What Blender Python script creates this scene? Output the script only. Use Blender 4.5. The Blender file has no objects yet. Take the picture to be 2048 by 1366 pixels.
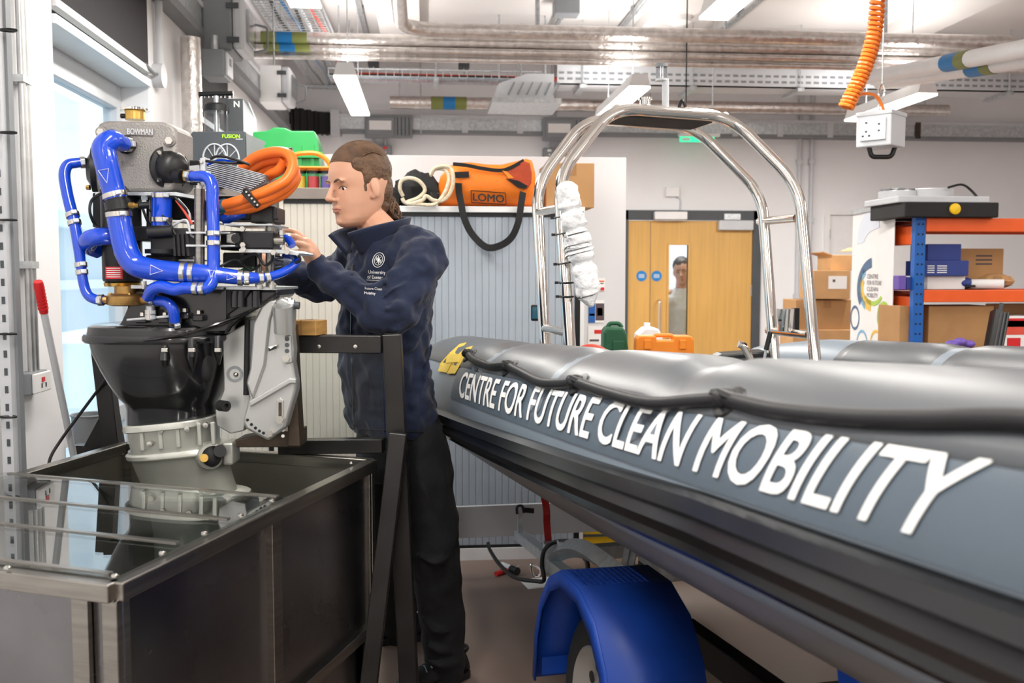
import bpy, bmesh, math, random
import numpy as np
from mathutils import Vector, Matrix, noise as mnoise
random.seed(7)
SC = bpy.context.scene
COL = SC.collection
# ---------------------------------------------------------------- camera, world, exposure
F_PX = 1950.0
YAW, PITCH, CAM_H = math.radians(5.1), math.radians(4.05), 1.45
cam_d = bpy.data.cameras.new('camera'); cam = bpy.data.objects.new('camera', cam_d); COL.objects.link(cam)
cam_d.sensor_width = 36.0; cam_d.lens = 36.0 * F_PX / 2048.0; cam_d.clip_start = 0.05
cam.location = (0, 0, CAM_H); cam.rotation_euler = (math.pi/2 - PITCH, 0, -YAW)
cam_d.dof.use_dof = True; cam_d.dof.focus_distance = 3.1; cam_d.dof.aperture_fstop = 4.5
SC.camera = cam
W = bpy.data.worlds.new('sky'); SC.world = W; W.use_nodes = True
bg = W.node_tree.nodes['Background']; bg.inputs[0].default_value = (0.82, 0.92, 1.0, 1); bg.inputs[1].default_value = 1.6
SC.view_settings.view_transform = 'Standard'; SC.view_settings.look = 'None'
SC.view_settings.gamma = 1.0; SC.view_settings.use_curve_mapping = False
SC.view_settings.exposure = 0.25
LAMP_W = 22.0
LAMP_B = 46.0      # the rows at the back of the room      # watts of each pendant strip light
LAMP_N = 34.0      # the rows near the camera
LAMP_E = 9.0       # glow of its diffuser
# ---------------------------------------------------------------- pixel -> place helpers (2048 x 1366 frame)
RT = Vector((math.cos(YAW), -math.sin(YAW), 0)); FWH = Vector((math.sin(YAW), math.cos(YAW), 0))
FW = Vector((math.sin(YAW)*math.cos(PITCH), math.cos(YAW)*math.cos(PITCH), -math.sin(PITCH)))
UPC = RT.cross(FW); CAM = Vector((0, 0, CAM_H)); ZU = Vector((0, 0, 1))
def ray(px, py): return FW + RT*((px-1024)/F_PX) + UPC*((683-py)/F_PX)
def P(px, py, D):
    r = ray(px, py); return CAM + r*(D/r.dot(FWH))
def PZ(px, py, z):
    r = ray(px, py); return CAM + r*((z-CAM_H)/r.z)
def PX(px, py, x):
    r = ray(px, py); return CAM + r*(x/r.x)
def PY(px, py, y):
    r = ray(px, py); return CAM + r*(y/r.y)
def PP(pts, D): return [P(x, y, D) for x, y in pts]
def G(X, D, z): return RT*X + FWH*D + ZU*z          # camera-plan coordinates -> world
# ---------------------------------------------------------------- materials
def lin(c):
    if isinstance(c, str): c = tuple(int(c[i:i+2], 16)/255 for i in (0, 2, 4))
    return tuple(((v/12.92) if v <= .04045 else ((v+.055)/1.055)**2.4) for v in c) + (1.0,)
MATS = {}
def mat(name, col, rough=.5, metal=0., var=.12, scale=9., bump=0., bscale=60., coat=0., emit=0., trans=0., ior=1.45, spec=.5, stretch=None, sheen=0., alpha=1.):
    m = bpy.data.materials.new(name); m.use_nodes = True; nt = m.node_tree; N = nt.nodes; L = nt.links
    b = N['Principled BSDF']; c = lin(col)
    b.inputs['Base Color'].default_value = c; b.inputs['Roughness'].default_value = rough; b.inputs['Metallic'].default_value = metal
    b.inputs['IOR'].default_value = ior; b.inputs['Specular IOR Level'].default_value = spec
    if coat: b.inputs['Coat Weight'].default_value = coat; b.inputs['Coat Roughness'].default_value = .08
    if sheen: b.inputs['Sheen Weight'].default_value = sheen; b.inputs['Sheen Roughness'].default_value = .5
    if trans: b.inputs['Transmission Weight'].default_value = trans
    if alpha < 1: b.inputs['Alpha'].default_value = alpha
    if emit: b.inputs['Emission Color'].default_value = c; b.inputs['Emission Strength'].default_value = emit
    tc = N.new('ShaderNodeTexCoord'); mp = N.new('ShaderNodeMapping'); L.new(tc.outputs['Object'], mp.inputs[0])
    if stretch: mp.inputs['Scale'].default_value = stretch
    if var:
        nz = N.new('ShaderNodeTexNoise'); nz.inputs['Scale'].default_value = scale; nz.inputs['Detail'].default_value = 5
        L.new(mp.outputs[0], nz.inputs[0]); rp = N.new('ShaderNodeMapRange')
        rp.inputs[1].default_value = .3; rp.inputs[2].default_value = .7; rp.inputs[3].default_value = 1-var; rp.inputs[4].default_value = 1+var*.6
        L.new(nz.outputs[0], rp.inputs[0]); mx = N.new('ShaderNodeMix'); mx.data_type = 'RGBA'; mx.blend_type = 'MULTIPLY'
        mx.inputs[0].default_value = 1; mx.inputs[6].default_value = c; L.new(rp.outputs[0], mx.inputs[7]); L.new(mx.outputs[2], b.inputs['Base Color'])
        r2 = N.new('ShaderNodeMapRange'); r2.inputs[3].default_value = max(0, rough*(1-var)); r2.inputs[4].default_value = min(1, rough*(1+var))
        L.new(nz.outputs[0], r2.inputs[0]); L.new(r2.outputs[0], b.inputs['Roughness'])
    if bump:
        n2 = N.new('ShaderNodeTexNoise'); n2.inputs['Scale'].default_value = bscale; n2.inputs['Detail'].default_value = 4
        L.new(mp.outputs[0], n2.inputs[0]); bp = N.new('ShaderNodeBump'); bp.inputs['Strength'].default_value = bump; bp.inputs['Distance'].default_value = .02
        L.new(n2.outputs[0], bp.inputs['Height']); L.new(bp.outputs[0], b.inputs['Normal'])
    MATS[name] = m; return m
def M(n): return MATS[n]
mat('partition_paint', 'D4D4D6', .6, var=.03, scale=2)
mat('wall_paint', 'EDEDEF', .7, var=.03, scale=2, bump=.03, bscale=120)
mat('ceiling_paint', 'E2DFDD', .8, var=.05, scale=.8)
mat('floor_vinyl', '7F6D64', .42, var=.16, scale=1.6, bump=.02, bscale=40)
mat('white_plastic', 'EEEEEE', .4, var=.03)
mat('light_grey', 'C9CCD0', .45, var=.04)
mat('mid_grey', '84888C', .5, var=.06)
mat('dark_grey', '4B4F53', .5, var=.08)
mat('black_plastic', '17181A', .38, var=.15)
mat('black_matte', '1B1B1C', .7, var=.12)
mat('black_gloss', '0D0E10', .16, var=.1, coat=.4)
mat('galv', 'C6CBCE', .36, .65, var=.22, scale=35)
mat('galv_pipe', 'C4C6C6', .38, 1., var=.15, scale=14)
mat('foil', 'DAD5D1', .3, .9, var=.2, scale=20, bump=.35, bscale=28)
mat('chrome', 'E6E2DC', .07, 1., var=.05, scale=6)
mat('steel_brushed', '9C9992', .30, 1., var=.22, scale=5, stretch=(1, 1, 14))
mat('steel_panel', '8B8B8D', .28, 1., var=.25, scale=3.5)
mat('steel_inner', 'A5A399', .46, 1., var=.2, scale=4)
mat('mill_steel', '3C3B3B', .36, .85, var=.25, scale=6)
mat('rust_steel', '54493F', .5, .7, var=.35, scale=12)
mat('bolt_steel', 'C9C7C0', .25, 1., var=.1)
mat('brass', 'C9A45A', .28, 1., var=.15, scale=25)
mat('bronze', 'B28D55', .38, .9, var=.25, scale=30)
mat('silver_paint', 'B9BBB9', .32, .65, var=.06, scale=6)
mat('silver_cast', 'C6C8C0', .34, .7, var=.1, scale=14)
mat('grey_leg', 'A9ABA2', .42, .45, var=.12, scale=7)
mat('cast_alu', '9B9894', .55, .55, var=.12, scale=14, bump=.25, bscale=220)
mat('engine_black', '121316', .25, var=.2, scale=10, coat=.5)
mat('blue_hose', '0B45C8', .2, var=.08, scale=10, coat=.7)
mat('orange_cable', 'EE7327', .38, var=.08)
mat('orange_coil', 'F0822E', .35, var=.05)
mat('orange_bag', 'F5801F', .55, var=.1, bump=.25, bscale=22)
mat('orange_case', 'F08A24', .4, var=.06)
mat('bag_inner', 'B5441F', .55, var=.25, bump=.4, bscale=18)
mat('webbing', '1F1F20', .85, var=.2, bump=.2, bscale=300)
mat('cardboard', 'B58A5C', .8, var=.1, scale=7)
mat('card_light', 'C69B6B', .8, var=.1, scale=7)
mat('card_tape', '9F7448', .4, var=.1)
mat('door_oak', 'D6A85F', .42, var=.1, scale=5, stretch=(6, 6, .35))
mat('block_wood', 'B58A4E', .65, var=.25, scale=18, stretch=(1, 1, 5))
mat('tambour_cream', 'CFC8BC', .5, var=.04)
mat('tambour_blue', 'A9B2BC', .45, var=.04)
mat('shelf_brown', '847A72', .5, var=.08)
mat('green_plastic', '2FA256', .35, var=.08)
mat('green_dark', '1F5A3C', .45, var=.1)
mat('yellow_paint', 'EFC21B', .45, var=.08)
mat('red_plastic', 'D5252B', .4, var=.06)
mat('red_pipe', 'D8503F', .5, var=.06)
mat('red_strap', 'B81E1C', .6, var=.15)
mat('blue_band', '1F78B8', .5, var=.05)
mat('olive_band', '7D8446', .5, var=.05)
mat('sign_blue', '1C7FC4', .5, var=.04)
mat('rack_blue', '1B5FB0', .42, var=.08)
mat('rack_orange', 'EB6024', .42, var=.06)
mat('rack_maroon', '7E2F22', .6, var=.15)
mat('box_blue', '2C3F86', .55, var=.08)
mat('guard_blue', '113E98', .42, var=.12, scale=8)
mat('tyre', '242424', .75, var=.2, scale=25)
mat('tube_grey', '7A8691', .4, var=.05, scale=5)
mat('tube_dark', '55595D', .36, var=.07, scale=6)
mat('panel_grey', '535F6A', .35, var=.05, scale=5)
mat('hull_grey', '6C6C6B', .42, var=.06, scale=3)
mat('strake_black', '17181A', .2, var=.2, scale=6)
mat('letter_white', 'F1F2F0', .45, var=.03)
mat('yellow_vinyl', 'F2CE3C', .45, var=.05)
mat('rope_cream', 'D9CBB0', .8, var=.25, scale=60)
mat('bubble_wrap', 'F2F3F4', .3, var=.04, bump=.8, bscale=30, spec=.6)
mat('skin', 'D9A68A', .5, var=.05, scale=12, bump=.05, bscale=200)
mat('skin_far', 'C99B86', .5, var=.05)
mat('hair_brown', '6A503C', .6, var=.35, scale=30, bump=.5, bscale=60, stretch=(1, 1, 1))
mat('hair_dark', '3A2E27', .6, var=.3, scale=30)
mat('fleece_navy', '15203A', .9, var=.15, scale=14, bump=.12, bscale=160, sheen=.12)
mat('trouser_black', '131417', .9, var=.2, scale=9, bump=.1, bscale=200, sheen=.03)
mat('shoe_black', '1A1A1C', .6, var=.2)
mat('shirt_white', 'DADADA', .8, var=.06)
mat('eye_white', 'E8E4DE', .3, var=.02)
mat('eye_dark', '2A1D16', .2, var=.02)
mat('lip', 'BD7F70', .45, var=.05)
mat('paper', 'ECEBEA', .7, var=.03)
mat('purple', '6B52A8', .5, var=.1)
mat('print_dark', '5B4A50', .6, var=.03)
mat('spool_clear', 'D8DADC', .3, var=.03, alpha=.55)
mat('pcb_green', '2E7A4A', .5, var=.2)
mat('lime', 'B6F02A', .5, var=.02)
mat('cord_black', '191A1C', .5, var=.1)
mat('blind_black', '38373A', .85, var=.08)
mat('glow_white', 'FFF6E6', .5, var=0, emit=LAMP_E)
mat('glow_green', '2FC48A', .5, var=0, emit=1.6)
mat('nav_lens', '1C5C74', .12, var=.05, coat=.6)
mat('outside', 'C3D0D8', .8, var=.06, scale=.6)
mat('outside_white', 'E6EEF2', .8, var=.03)
def glass(name, tint, refl=.1, rough=0.):
    m = bpy.data.materials.new(name); m.use_nodes = True; nt = m.node_tree; N = nt.nodes; L = nt.links
    N.remove(N['Principled BSDF']); t = N.new('ShaderNodeBsdfTransparent'); t.inputs[0].default_value = lin(tint)
    g = N.new('ShaderNodeBsdfGlossy'); g.inputs['Roughness'].default_value = rough
    fr = N.new('ShaderNodeLayerWeight'); fr.inputs[0].default_value = .5
    pw = N.new('ShaderNodeMath'); pw.operation = 'POWER'; pw.inputs[1].default_value = 5.0; L.new(fr.outputs['Facing'], pw.inputs[0])
    ad = N.new('ShaderNodeMath'); ad.operation = 'MULTIPLY_ADD'; ad.inputs[1].default_value = .8; ad.inputs[2].default_value = refl; ad.use_clamp = True
    L.new(pw.outputs[0], ad.inputs[0]); mx = N.new('ShaderNodeMixShader'); L.new(ad.outputs[0], mx.inputs[0]); L.new(t.outputs[0], mx.inputs[1]); L.new(g.outputs[0], mx.inputs[2])
    L.new(mx.outputs[0], N['Material Output'].inputs[0]); MATS[name] = m; return m
glass('pane_glass', 'EEF4F7', .02)
glass('lid_acrylic', 'EEF3F2', .22)
glass('acrylic', 'F2F5F4', .012)
glass('jar_clear', 'E4E6E8', .08, .1)
# ---------------------------------------------------------------- mesh building
WL = {}
def frame_of(d, up=ZU):
    d = d.normalized()
    if abs(d.dot(up)) > .97: up = Vector((0, 1, 0)) if abs(d.y) < .9 else Vector((1, 0, 0))
    a = d.cross(up).normalized(); return d, a, a.cross(d).normalized()
def smooth_path(pts, n=6, closed=False):
    pts = [Vector(p) for p in pts]; out = []; k = len(pts)
    for i in range(k if closed else k-1):
        if closed: p0, p1, p2, p3 = (pts[(i+j-1) % k] for j in range(4))
        else: p0, p1, p2, p3 = pts[max(i-1, 0)], pts[i], pts[i+1], pts[min(i+2, k-1)]
        for j in range(n):
            t = j/n; out.append(.5*((2*p1)+(p2-p0)*t+(2*p0-5*p1+4*p2-p3)*t*t+(3*p1-p0-3*p2+p3)*t**3))
    if not closed: out.append(pts[-1])
    return out
def round_path(pts, r, n=6):
    """polyline with rounded corners of radius about r"""
    pts = [Vector(p) for p in pts]; out = [pts[0]]
    for i in range(1, len(pts)-1):
        a, b, c = pts[i-1], pts[i], pts[i+1]; u = a-b; v = c-b
        rr = min(r, u.length*.48, v.length*.48); s = b+u.normalized()*rr; e = b+v.normalized()*rr
        for j in range(n+1):
            t = j/n; out.append((1-t)**2*s+2*t*(1-t)*b+t*t*e)
    out.append(pts[-1]); return out
class MB:
    def __init__(s): s.v = []; s.f = []
    def add(s, v, f):
        o = len(s.v); s.v += [Vector(p) for p in v]; s.f += [tuple(i+o for i in q) for q in f]; return s
    def box(s, c, d, R=None):
        c = Vector(c); vs = []
        for x in (-.5, .5):
            for y in (-.5, .5):
                for z in (-.5, .5):
                    p = Vector((x*d[0], y*d[1], z*d[2])); vs.append(c + (R @ p if R else p))
        return s.add(vs, [(0, 1, 3, 2), (4, 6, 7, 5), (0, 4, 5, 1), (2, 3, 7, 6), (0, 2, 6, 4), (1, 5, 7, 3)])
    def bar(s, a, b, w, h, up=ZU):
        a = Vector(a); b = Vector(b); d, u, n = frame_of(b-a, up); vs = []
        for p in (a, b):
            for i, j in ((-1, -1), (1, -1), (1, 1), (-1, 1)): vs.append(p+u*(i*w/2)+n*(j*h/2))
        return s.add(vs, [(3, 2, 1, 0), (4, 5, 6, 7), (0, 1, 5, 4), (1, 2, 6, 5), (2, 3, 7, 6), (3, 0, 4, 7)])
    def tube(s, pts, r, n=10, cap=True, closed=False, sq=1.0):
        pts = [Vector(p) for p in pts]; k = len(pts); rs = r if isinstance(r, (list, tuple)) else [r]*k
        d0 = (pts[1]-pts[0]); _, a, b = frame_of(d0); vs = []; prev = d0.normalized()
        for i, p in enumerate(pts):
            if closed: d = pts[(i+1) % k]-pts[i-1]
            else: d = pts[min(i+1, k-1)]-pts[max(i-1, 0)]
            if d.length < 1e-9: d = prev
            d = d.normalized(); q = prev.rotation_difference(d); a = q @ a; a = (a-d*a.dot(d)).normalized(); b = a.cross(d).normalized()*1; prev = d
            for j in range(n):
                t = 2*math.pi*j/n; vs.append(p+a*(math.cos(t)*rs[i])+b*(math.sin(t)*rs[i]*sq))
        fs = []
        for i in range(k if closed else k-1):
            for j in range(n):
                j2 = (j+1) % n; i2 = (i+1) % k; fs.append((i*n+j, i*n+j2, i2*n+j2, i2*n+j))
        if cap and not closed: fs += [tuple(range(n-1, -1, -1)), tuple((k-1)*n+j for j in range(n))]
        return s.add(vs, fs)
    def lathe(s, o, axis, prof, n=20, sx=1., cap=True, up=ZU):
        o = Vector(o); d, a, b = frame_of(Vector(axis), up); vs = []; k = len(prof)
        for h, r in prof:
            for j in range(n):
                t = 2*math.pi*j/n; vs.append(o+d*h+a*(math.cos(t)*r*sx)+b*(math.sin(t)*r))
        fs = [(i*n+j, (i+1)*n+j, (i+1)*n+(j+1) % n, i*n+(j+1) % n) for i in range(k-1) for j in range(n)]
        if cap: fs += [tuple(range(n)), tuple((k-1)*n+j for j in range(n-1, -1, -1))]
        return s.add(vs, fs)
    def cyl(s, a, b, r, n=16): return s.lathe(a, Vector(b)-Vector(a), [(0, r), ((Vector(b)-Vector(a)).length, r)], n)
    def prism(s, poly, vec):
        vec = Vector(vec); k = len(poly); poly = [Vector(p) for p in poly]
        return s.add(poly+[p+vec for p in poly], [tuple(range(k-1, -1, -1)), tuple(range(k, 2*k))]+[(i, (i+1) % k, k+(i+1) % k, k+i) for i in range(k)])
    def loft(s, rings, cap=True):
        n = len(rings[0]); k = len(rings); vs = [p for r in rings for p in r]
        fs = [(i*n+j, i*n+(j+1) % n, (i+1)*n+(j+1) % n, (i+1)*n+j) for i in range(k-1) for j in range(n)]
        if cap: fs += [tuple(range(n-1, -1, -1)), tuple((k-1)*n+j for j in range(n))]
        return s.add(vs, fs)
    def ell(s, c, r, R=None, nu=16, nv=10):
        c = Vector(c); vs = []; 
        for i in range(1, nv):
            th = math.pi*i/nv
            for j in range(nu):
                ph = 2*math.pi*j/nu; p = Vector((r[0]*math.sin(th)*math.cos(ph), r[1]*math.sin(th)*math.sin(ph), r[2]*math.cos(th))); vs.append(c+(R @ p if R else p))
        t = Vector((0, 0, r[2])); vs += [c+(R @ t if R else t), c-(R @ t if R else t)]; k = len(vs)
        fs = [(i*nu+j, (i+1)*nu+j, (i+1)*nu+(j+1) % nu, i*nu+(j+1) % nu) for i in range(nv-2) for j in range(nu)]
        fs += [(k-2, j, (j+1) % nu) for j in range(nu)]+[(k-1, (nv-2)*nu+(j+1) % nu, (nv-2)*nu+j) for j in range(nu)]
        return s.add(vs, fs)
    def grid(s, fn, nu, nv, closed_u=False):
        vs = [fn(i/nu if closed_u else i/(nu-1), j/(nv-1)) for j in range(nv) for i in range(nu)]
        fs = [(j*nu+i, j*nu+(i+1) % nu, (j+1)*nu+(i+1) % nu, (j+1)*nu+i) for j in range(nv-1) for i in range(nu if closed_u else nu-1)]
        return s.add(vs, fs)
    def build(s, name, m, parent=None, smooth=True, bevel=0., seg=2, angle=40, solid=0., sub=0, origin=None):
        lo = Vector([min(p[i] for p in s.v) for i in range(3)]); hi = Vector([max(p[i] for p in s.v) for i in range(3)])
        c = origin if origin is not None else (lo+hi)/2
        me = bpy.data.meshes.new(name); me.from_pydata([p-c for p in s.v], [], s.f)
        bm = bmesh.new(); bm.from_mesh(me); bmesh.ops.recalc_face_normals(bm, faces=bm.faces); bm.to_mesh(me); bm.free()
        me.materials.append(M(m) if isinstance(m, str) else m)
        if smooth:
            me.shade_smooth(); me.set_sharp_from_angle(angle=math.radians(angle))
        return link(name, me, c, parent, bevel, seg, solid, sub)
def link(name, me, c, parent=None, bevel=0., seg=2, solid=0., sub=0, R=None):
    o = bpy.data.objects.new(name, me); COL.objects.link(o); WL[o.name] = Vector(c)
    if parent: o.parent = parent; o.location = Vector(c)-WL[parent.name]
    else: o.location = c
    if R is not None: o.rotation_euler = R.to_euler()
    if solid:
        q = o.modifiers.new('s', 'SOLIDIFY'); q.thickness = solid; q.offset = 0
    if bevel:
        q = o.modifiers.new('b', 'BEVEL'); q.width = bevel; q.segments = seg; q.limit_method = 'ANGLE'; q.angle_limit = math.radians(35); q.harden_normals = False
    if sub:
        q = o.modifiers.new('u', 'SUBSURF'); q.levels = sub; q.render_levels = sub
    return o
def inst(src, name, c, parent=None, R=None, S=None):
    o = src.copy(); o.name = name; COL.objects.link(o); WL[o.name] = Vector(c)
    for k in list(o.keys()):
        if k in ('label', 'category', 'group', 'kind'): del o[k]
    o.parent = parent; o.location = Vector(c)-(WL[parent.name] if parent else Vector((0, 0, 0)))
    if R is not None: o.rotation_euler = R.to_euler()
    if S is not None: o.scale = S
    return o
def tag(o, label=None, cat=None, group=None, kind=None):
    if label: o['label'] = label
    if cat: o['category'] = cat
    if group: o['group'] = group
    if kind: o['kind'] = kind
    return o
def struct(o): o['kind'] = 'structure'; return o
def thing(name, label, cat, loc, group=None):
    o = bpy.data.objects.new(name, None); COL.objects.link(o); o.location = loc; o.empty_display_size = .05; WL[o.name] = Vector(loc)
    return tag(o, label, cat, group)
def text_mesh(txt, size=1., extrude=0., bold=0., align='LEFT', space=1.):
    cu = bpy.data.curves.new('t', 'FONT'); cu.body = txt; cu.size = size; cu.extrude = extrude; cu.offset = bold; cu.align_x = align; cu.space_character = space; cu.resolution_u = 4
    ob = bpy.data.objects.new('t', cu); COL.objects.link(ob); dg = bpy.context.evaluated_depsgraph_get(); dg.update()
    me = bpy.data.meshes.new_from_object(ob.evaluated_get(dg)); bpy.data.objects.remove(ob); bpy.data.curves.remove(cu); return me
def text_on(name, txt, o, ux, uy, height, m, parent, bold=0., extrude=.0006, width=None, align='LEFT', space=1.):
    """flat lettering: o = lower left corner, ux = reading direction, uy = up direction, height = cap height"""
    me = text_mesh(txt, 1., 0, 0, 'LEFT', space); vs = np.array([v.co[:] for v in me.vertices]).reshape(-1, 3)
    x0, x1 = vs[:, 0].min(), vs[:, 0].max(); y0, y1 = vs[:, 1].min(), vs[:, 1].max()
    n_lines = txt.count('\n')+1; sc = height/.70; sx = sc if width is None else width/(x1-x0)
    ux = Vector(ux).normalized(); uy = Vector(uy).normalized(); nz = ux.cross(uy); o = Vector(o); b = MB()
    fs = [tuple(p.vertices) for p in me.polygons]
    for k, (dx, dy) in enumerate(((0, 0), (1, 0), (-1, 0), (.7, .7), (-.7, .7), (.7, -.7), (-.7, -.7)) if bold else ((0, 0),)):
        b.add([o+ux*((v[0]-x0)*sx+dx*bold*sc*.8)+uy*((v[1]-y0)*sc if n_lines > 1 else v[1]*sc)+uy*(dy*bold*sc*.8)+nz*(extrude+.00005*k) for v in vs], fs)
    bpy.data.meshes.remove(me); ob = b.build(name, m, parent, smooth=False); return ob
def rotz(a): return Matrix.Rotation(a, 3, 'Z')
def basis(x, y, z): return Matrix((x, y, z)).transposed()
RC = basis(RT, FWH, ZU)      # frame facing the camera direction in plan
# ================================================================ THE ROOM
XL, YB, ZC, XR, YF = -1.36, 10.0, 3.6, 7.2, -4.0
def wy(px): return PX(px, 545, XL).y
YA, YBB, YC, YD = wy(120), wy(306), wy(400), wy(462)
def bx(m, x0, x1, y0, y1, z0, z1): m.box(((x0+x1)/2, (y0+y1)/2, (z0+z1)/2), (x1-x0, y1-y0, z1-z0)); return m
struct(bx(MB(), XL-.3, XR+.2, YF-.2, YB+2.2, -.1, 0).build('floor', 'floor_vinyl', smooth=False))
ceil_o = struct(bx(MB(), XL-.3, XR+.2, YF-.2, YB+.3, ZC, ZC+.15).build('ceiling', 'ceiling_paint', smooth=False))
for x in (-.2, 2.0, 4.2, 6.4):
    bx(MB(), x-.17, x+.17, YF, YB, ZC-.10, ZC).build('beam', 'ceiling_paint', ceil_o, smooth=False)
XO = XL-.22
wl = MB()
ops = [(YA, YBB), (YC, YD)]; y = YF
for a, b in ops:
    bx(wl, XO, XL, y, a, 0, ZC); bx(wl, XO, XL, a, b, 3.3, ZC); bx(wl, XO, XL, a, b, 0, .12); y = b
bx(wl, XO, XL, y, YB+.2, 0, ZC)
wall_l = struct(wl.build('wall_left', 'wall_paint', smooth=False))
# back wall with door openings
DL, DR = PY(1249, 600, YB).x, PY(1519, 600, YB).x; DT = PY(1380, 421, YB).z
E0, E1 = PY(1655, 600, YB).x, PY(1655, 600, YB).x+.95; ET = PY(1680, 430, YB).z
wb = MB(); bx(wb, XL-.2, DL, YB, YB+.2, 0, ZC); bx(wb, DL, DR, YB, YB+.2, DT, ZC); bx(wb, DR, E0, YB, YB+.2, 0, ZC); bx(wb, E0, E1, YB, YB+.2, ET, ZC); bx(wb, E1, XR+.2, YB, YB+.2, 0, ZC)
struct(wb.build('wall_back', 'wall_paint', smooth=False))
struct(bx(MB(), XR, XR+.2, YF, YB+.2, 0, ZC).build('wall_right', 'wall_paint', smooth=False))
struct(bx(MB(), XL-.2, XR+.2, YF-.2, YF, 0, ZC).build('wall_front', 'wall_paint', smooth=False))
# corridor beyond the door
struct(bx(MB(), DL-1.5, DR+1.5, YB+2.0, YB+2.2, 0, ZC).build('wall_corridor', 'wall_paint', smooth=False))
struct(bx(MB(), DL-1.5, DR+1.5, YB+.2, YB+2.0, 3.0, 3.1).build('ceiling_corridor', 'ceiling_paint', smooth=False))
lc = bpy.data.lights.new('added_corridor_light', 'AREA'); lc.energy = 60; lc.size = .6; lco = bpy.data.objects.new('added_corridor_light', lc); COL.objects.link(lco); lco.location = ((DL+DR)/2, YB+.45, 2.9)  # unseen area light without a fixture, added to brighten the man behind the glass
tag(lco, 'unseen light added above the man behind the oak door', 'lamp')
# pale partition panel behind the cabinets
D_CAB = 4.85
pt0, pt1 = P(560, 700, D_CAB+.62), P(1248, 700, D_CAB+.62); ptz = P(1100, 316, D_CAB+.62).z
tp = MB(); tp.box(((pt0.x+pt1.x)/2, pt1.y, ptz/2), (pt1.x-pt0.x, .05, ptz)); struct(tp.build('wall_partition', 'partition_paint', smooth=False, bevel=.004))
# ---- left windows
def window(n, y0, y1, rail=None):
    f = MB(); t = .07; x = XO+.05; z0, z1 = .12, 3.3
    for a, b, c, d in ((y0, y0+t, z0, z1), (y1-t, y1, z0, z1), (y0+t, y1-t, z0, z0+t), (y0+t, y1-t, 2.25, 2.36), (y0+t, y1-t, .72, .80)): bx(f, x-.03, x+.04, a, b, c, d)
    w = struct(f.build('window_%d' % n, 'light_grey', smooth=False, bevel=.004))
    bx(MB(), x-.004, x+.004, y0+t-.01, y1-t+.01, .2, .72).build('pane', 'pane_glass', w, smooth=False)
    bx(MB(), x-.004, x+.004, y0+t-.01, y1-t+.01, .80, 2.25).build('pane', 'pane_glass', w, smooth=False)
    bx(MB(), x-.03, x+.04, y0+t, y1-t, 2.36, 3.3).build('head_panel', 'light_grey', w, smooth=False)
    bx(MB(), x+.02, XL+.015, y0, y1, 2.365, 2.40).build('soffit', 'outside_white', w, smooth=False)
    bx(MB(), XL-.2, XL+.01, y0, y1, .10, .125).build('sill', 'outside_white', w, smooth=False)
    return w
window(1, YA, YBB); window(2, YC, YD)
def blind(y0, y1, z0, label):
    t = thing('window_blind', label, 'blind', (XL, (y0+y1)/2, z0))
    bx(MB(), XL-.012, XL+.006, y0+.01, y1-.01, z0, 3.3).build('fabric', 'blind_black', t, smooth=False)
    bx(MB(), XL-.02, XL+.016, y0+.005, y1-.005, z0-.03, z0).build('bottom_bar', 'white_plastic', t, smooth=False)
blind(YA, YBB, 2.46, 'black panel blind above the tall window beside the engine')
blind(YC, YD, 2.1, 'black blind in the far window behind the hand pump')
# outside view
struct(bx(MB(), XL-14, XO, -8, 22, -.3, -.1).build('ground_outside', 'outside_white', smooth=False))
ob = thing('neighbour_building', 'pale blue blurred building seen through the window', 'building', (XL-9, 12, -.1))
bx(MB(), XL-10, XL-8, 5, 30, -.1, 2.6).build('wall', 'outside', ob, smooth=False)
bx(MB(), XL-8.57, XL-7.6, 4.8, 30.2, 2.6, 3.0).build('roof_edge', 'outside_white', ob, smooth=False)
bx(MB(), XL-10.1, XL-7.9, 5, 30, 1.0, 1.25).build('band', 'outside_white', ob, smooth=False)
# ---- oak double door
def dpx(x, y): return PY(x, y, YB)
d1 = MB(); fr = .07
for a, b, c, d in ((DL, DL+.03, 0, DT), (DR-.09, DR, 0, DT), (DL, DR, DT-.10, DT)): bx(d1, a, b, YB-.03, YB+.06, c, d)
door = struct(d1.build('door_1', 'dark_grey', smooth=False, bevel=.003)); WLd = door
xm = dpx(1300, 600).x; zt = DT-.10; yd0, yd1 = YB+.0, YB+.045
lf = MB(); bx(lf, DL+.03, xm-.004, yd0, yd1, .01, zt-.005); lf.build('leaf', 'door_oak', door, smooth=False, bevel=.002)
v0, v1 = dpx(1337, 600).x, dpx(1375, 600).x; vz1, vz0 = dpx(1350, 490).z, dpx(1350, 672).z
lf = MB(); xr = DR-.09
bx(lf, xm+.004, v0, yd0, yd1, .01, zt-.005); bx(lf, v1, xr, yd0, yd1, .01, zt-.005); bx(lf, v0, v1, yd0, yd1, .01, vz0); bx(lf, v0, v1, yd0, yd1, vz1, zt-.005)
leaf2 = lf.build('leaf', 'door_oak', door, smooth=False)
bx(MB(), v0, v1, YB+.018, YB+.026, vz0, vz1).build('vision_pane', 'pane_glass', leaf2, smooth=False)
fm = MB()
for a, b, c, d in ((v0-.02, v0, vz0-.02, vz1+.02), (v1, v1+.02, vz0-.02, vz1+.02), (v0, v1, vz0-.02, vz0), (v0, v1, vz1, vz1+.02)): bx(fm, a, b, yd0-.012, yd1+.005, c, d)
fm.build('vision_bead', 'door_oak', leaf2, smooth=False)
p = dpx(1316, 600); MB().tube(round_path([(p.x, YB, p.z), (p.x, YB-.07, p.z), (p.x, YB-.07, p.z-.75), (p.x, YB, p.z-.75)], .03), .012).build('pull_handle', 'chrome', leaf2)
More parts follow.
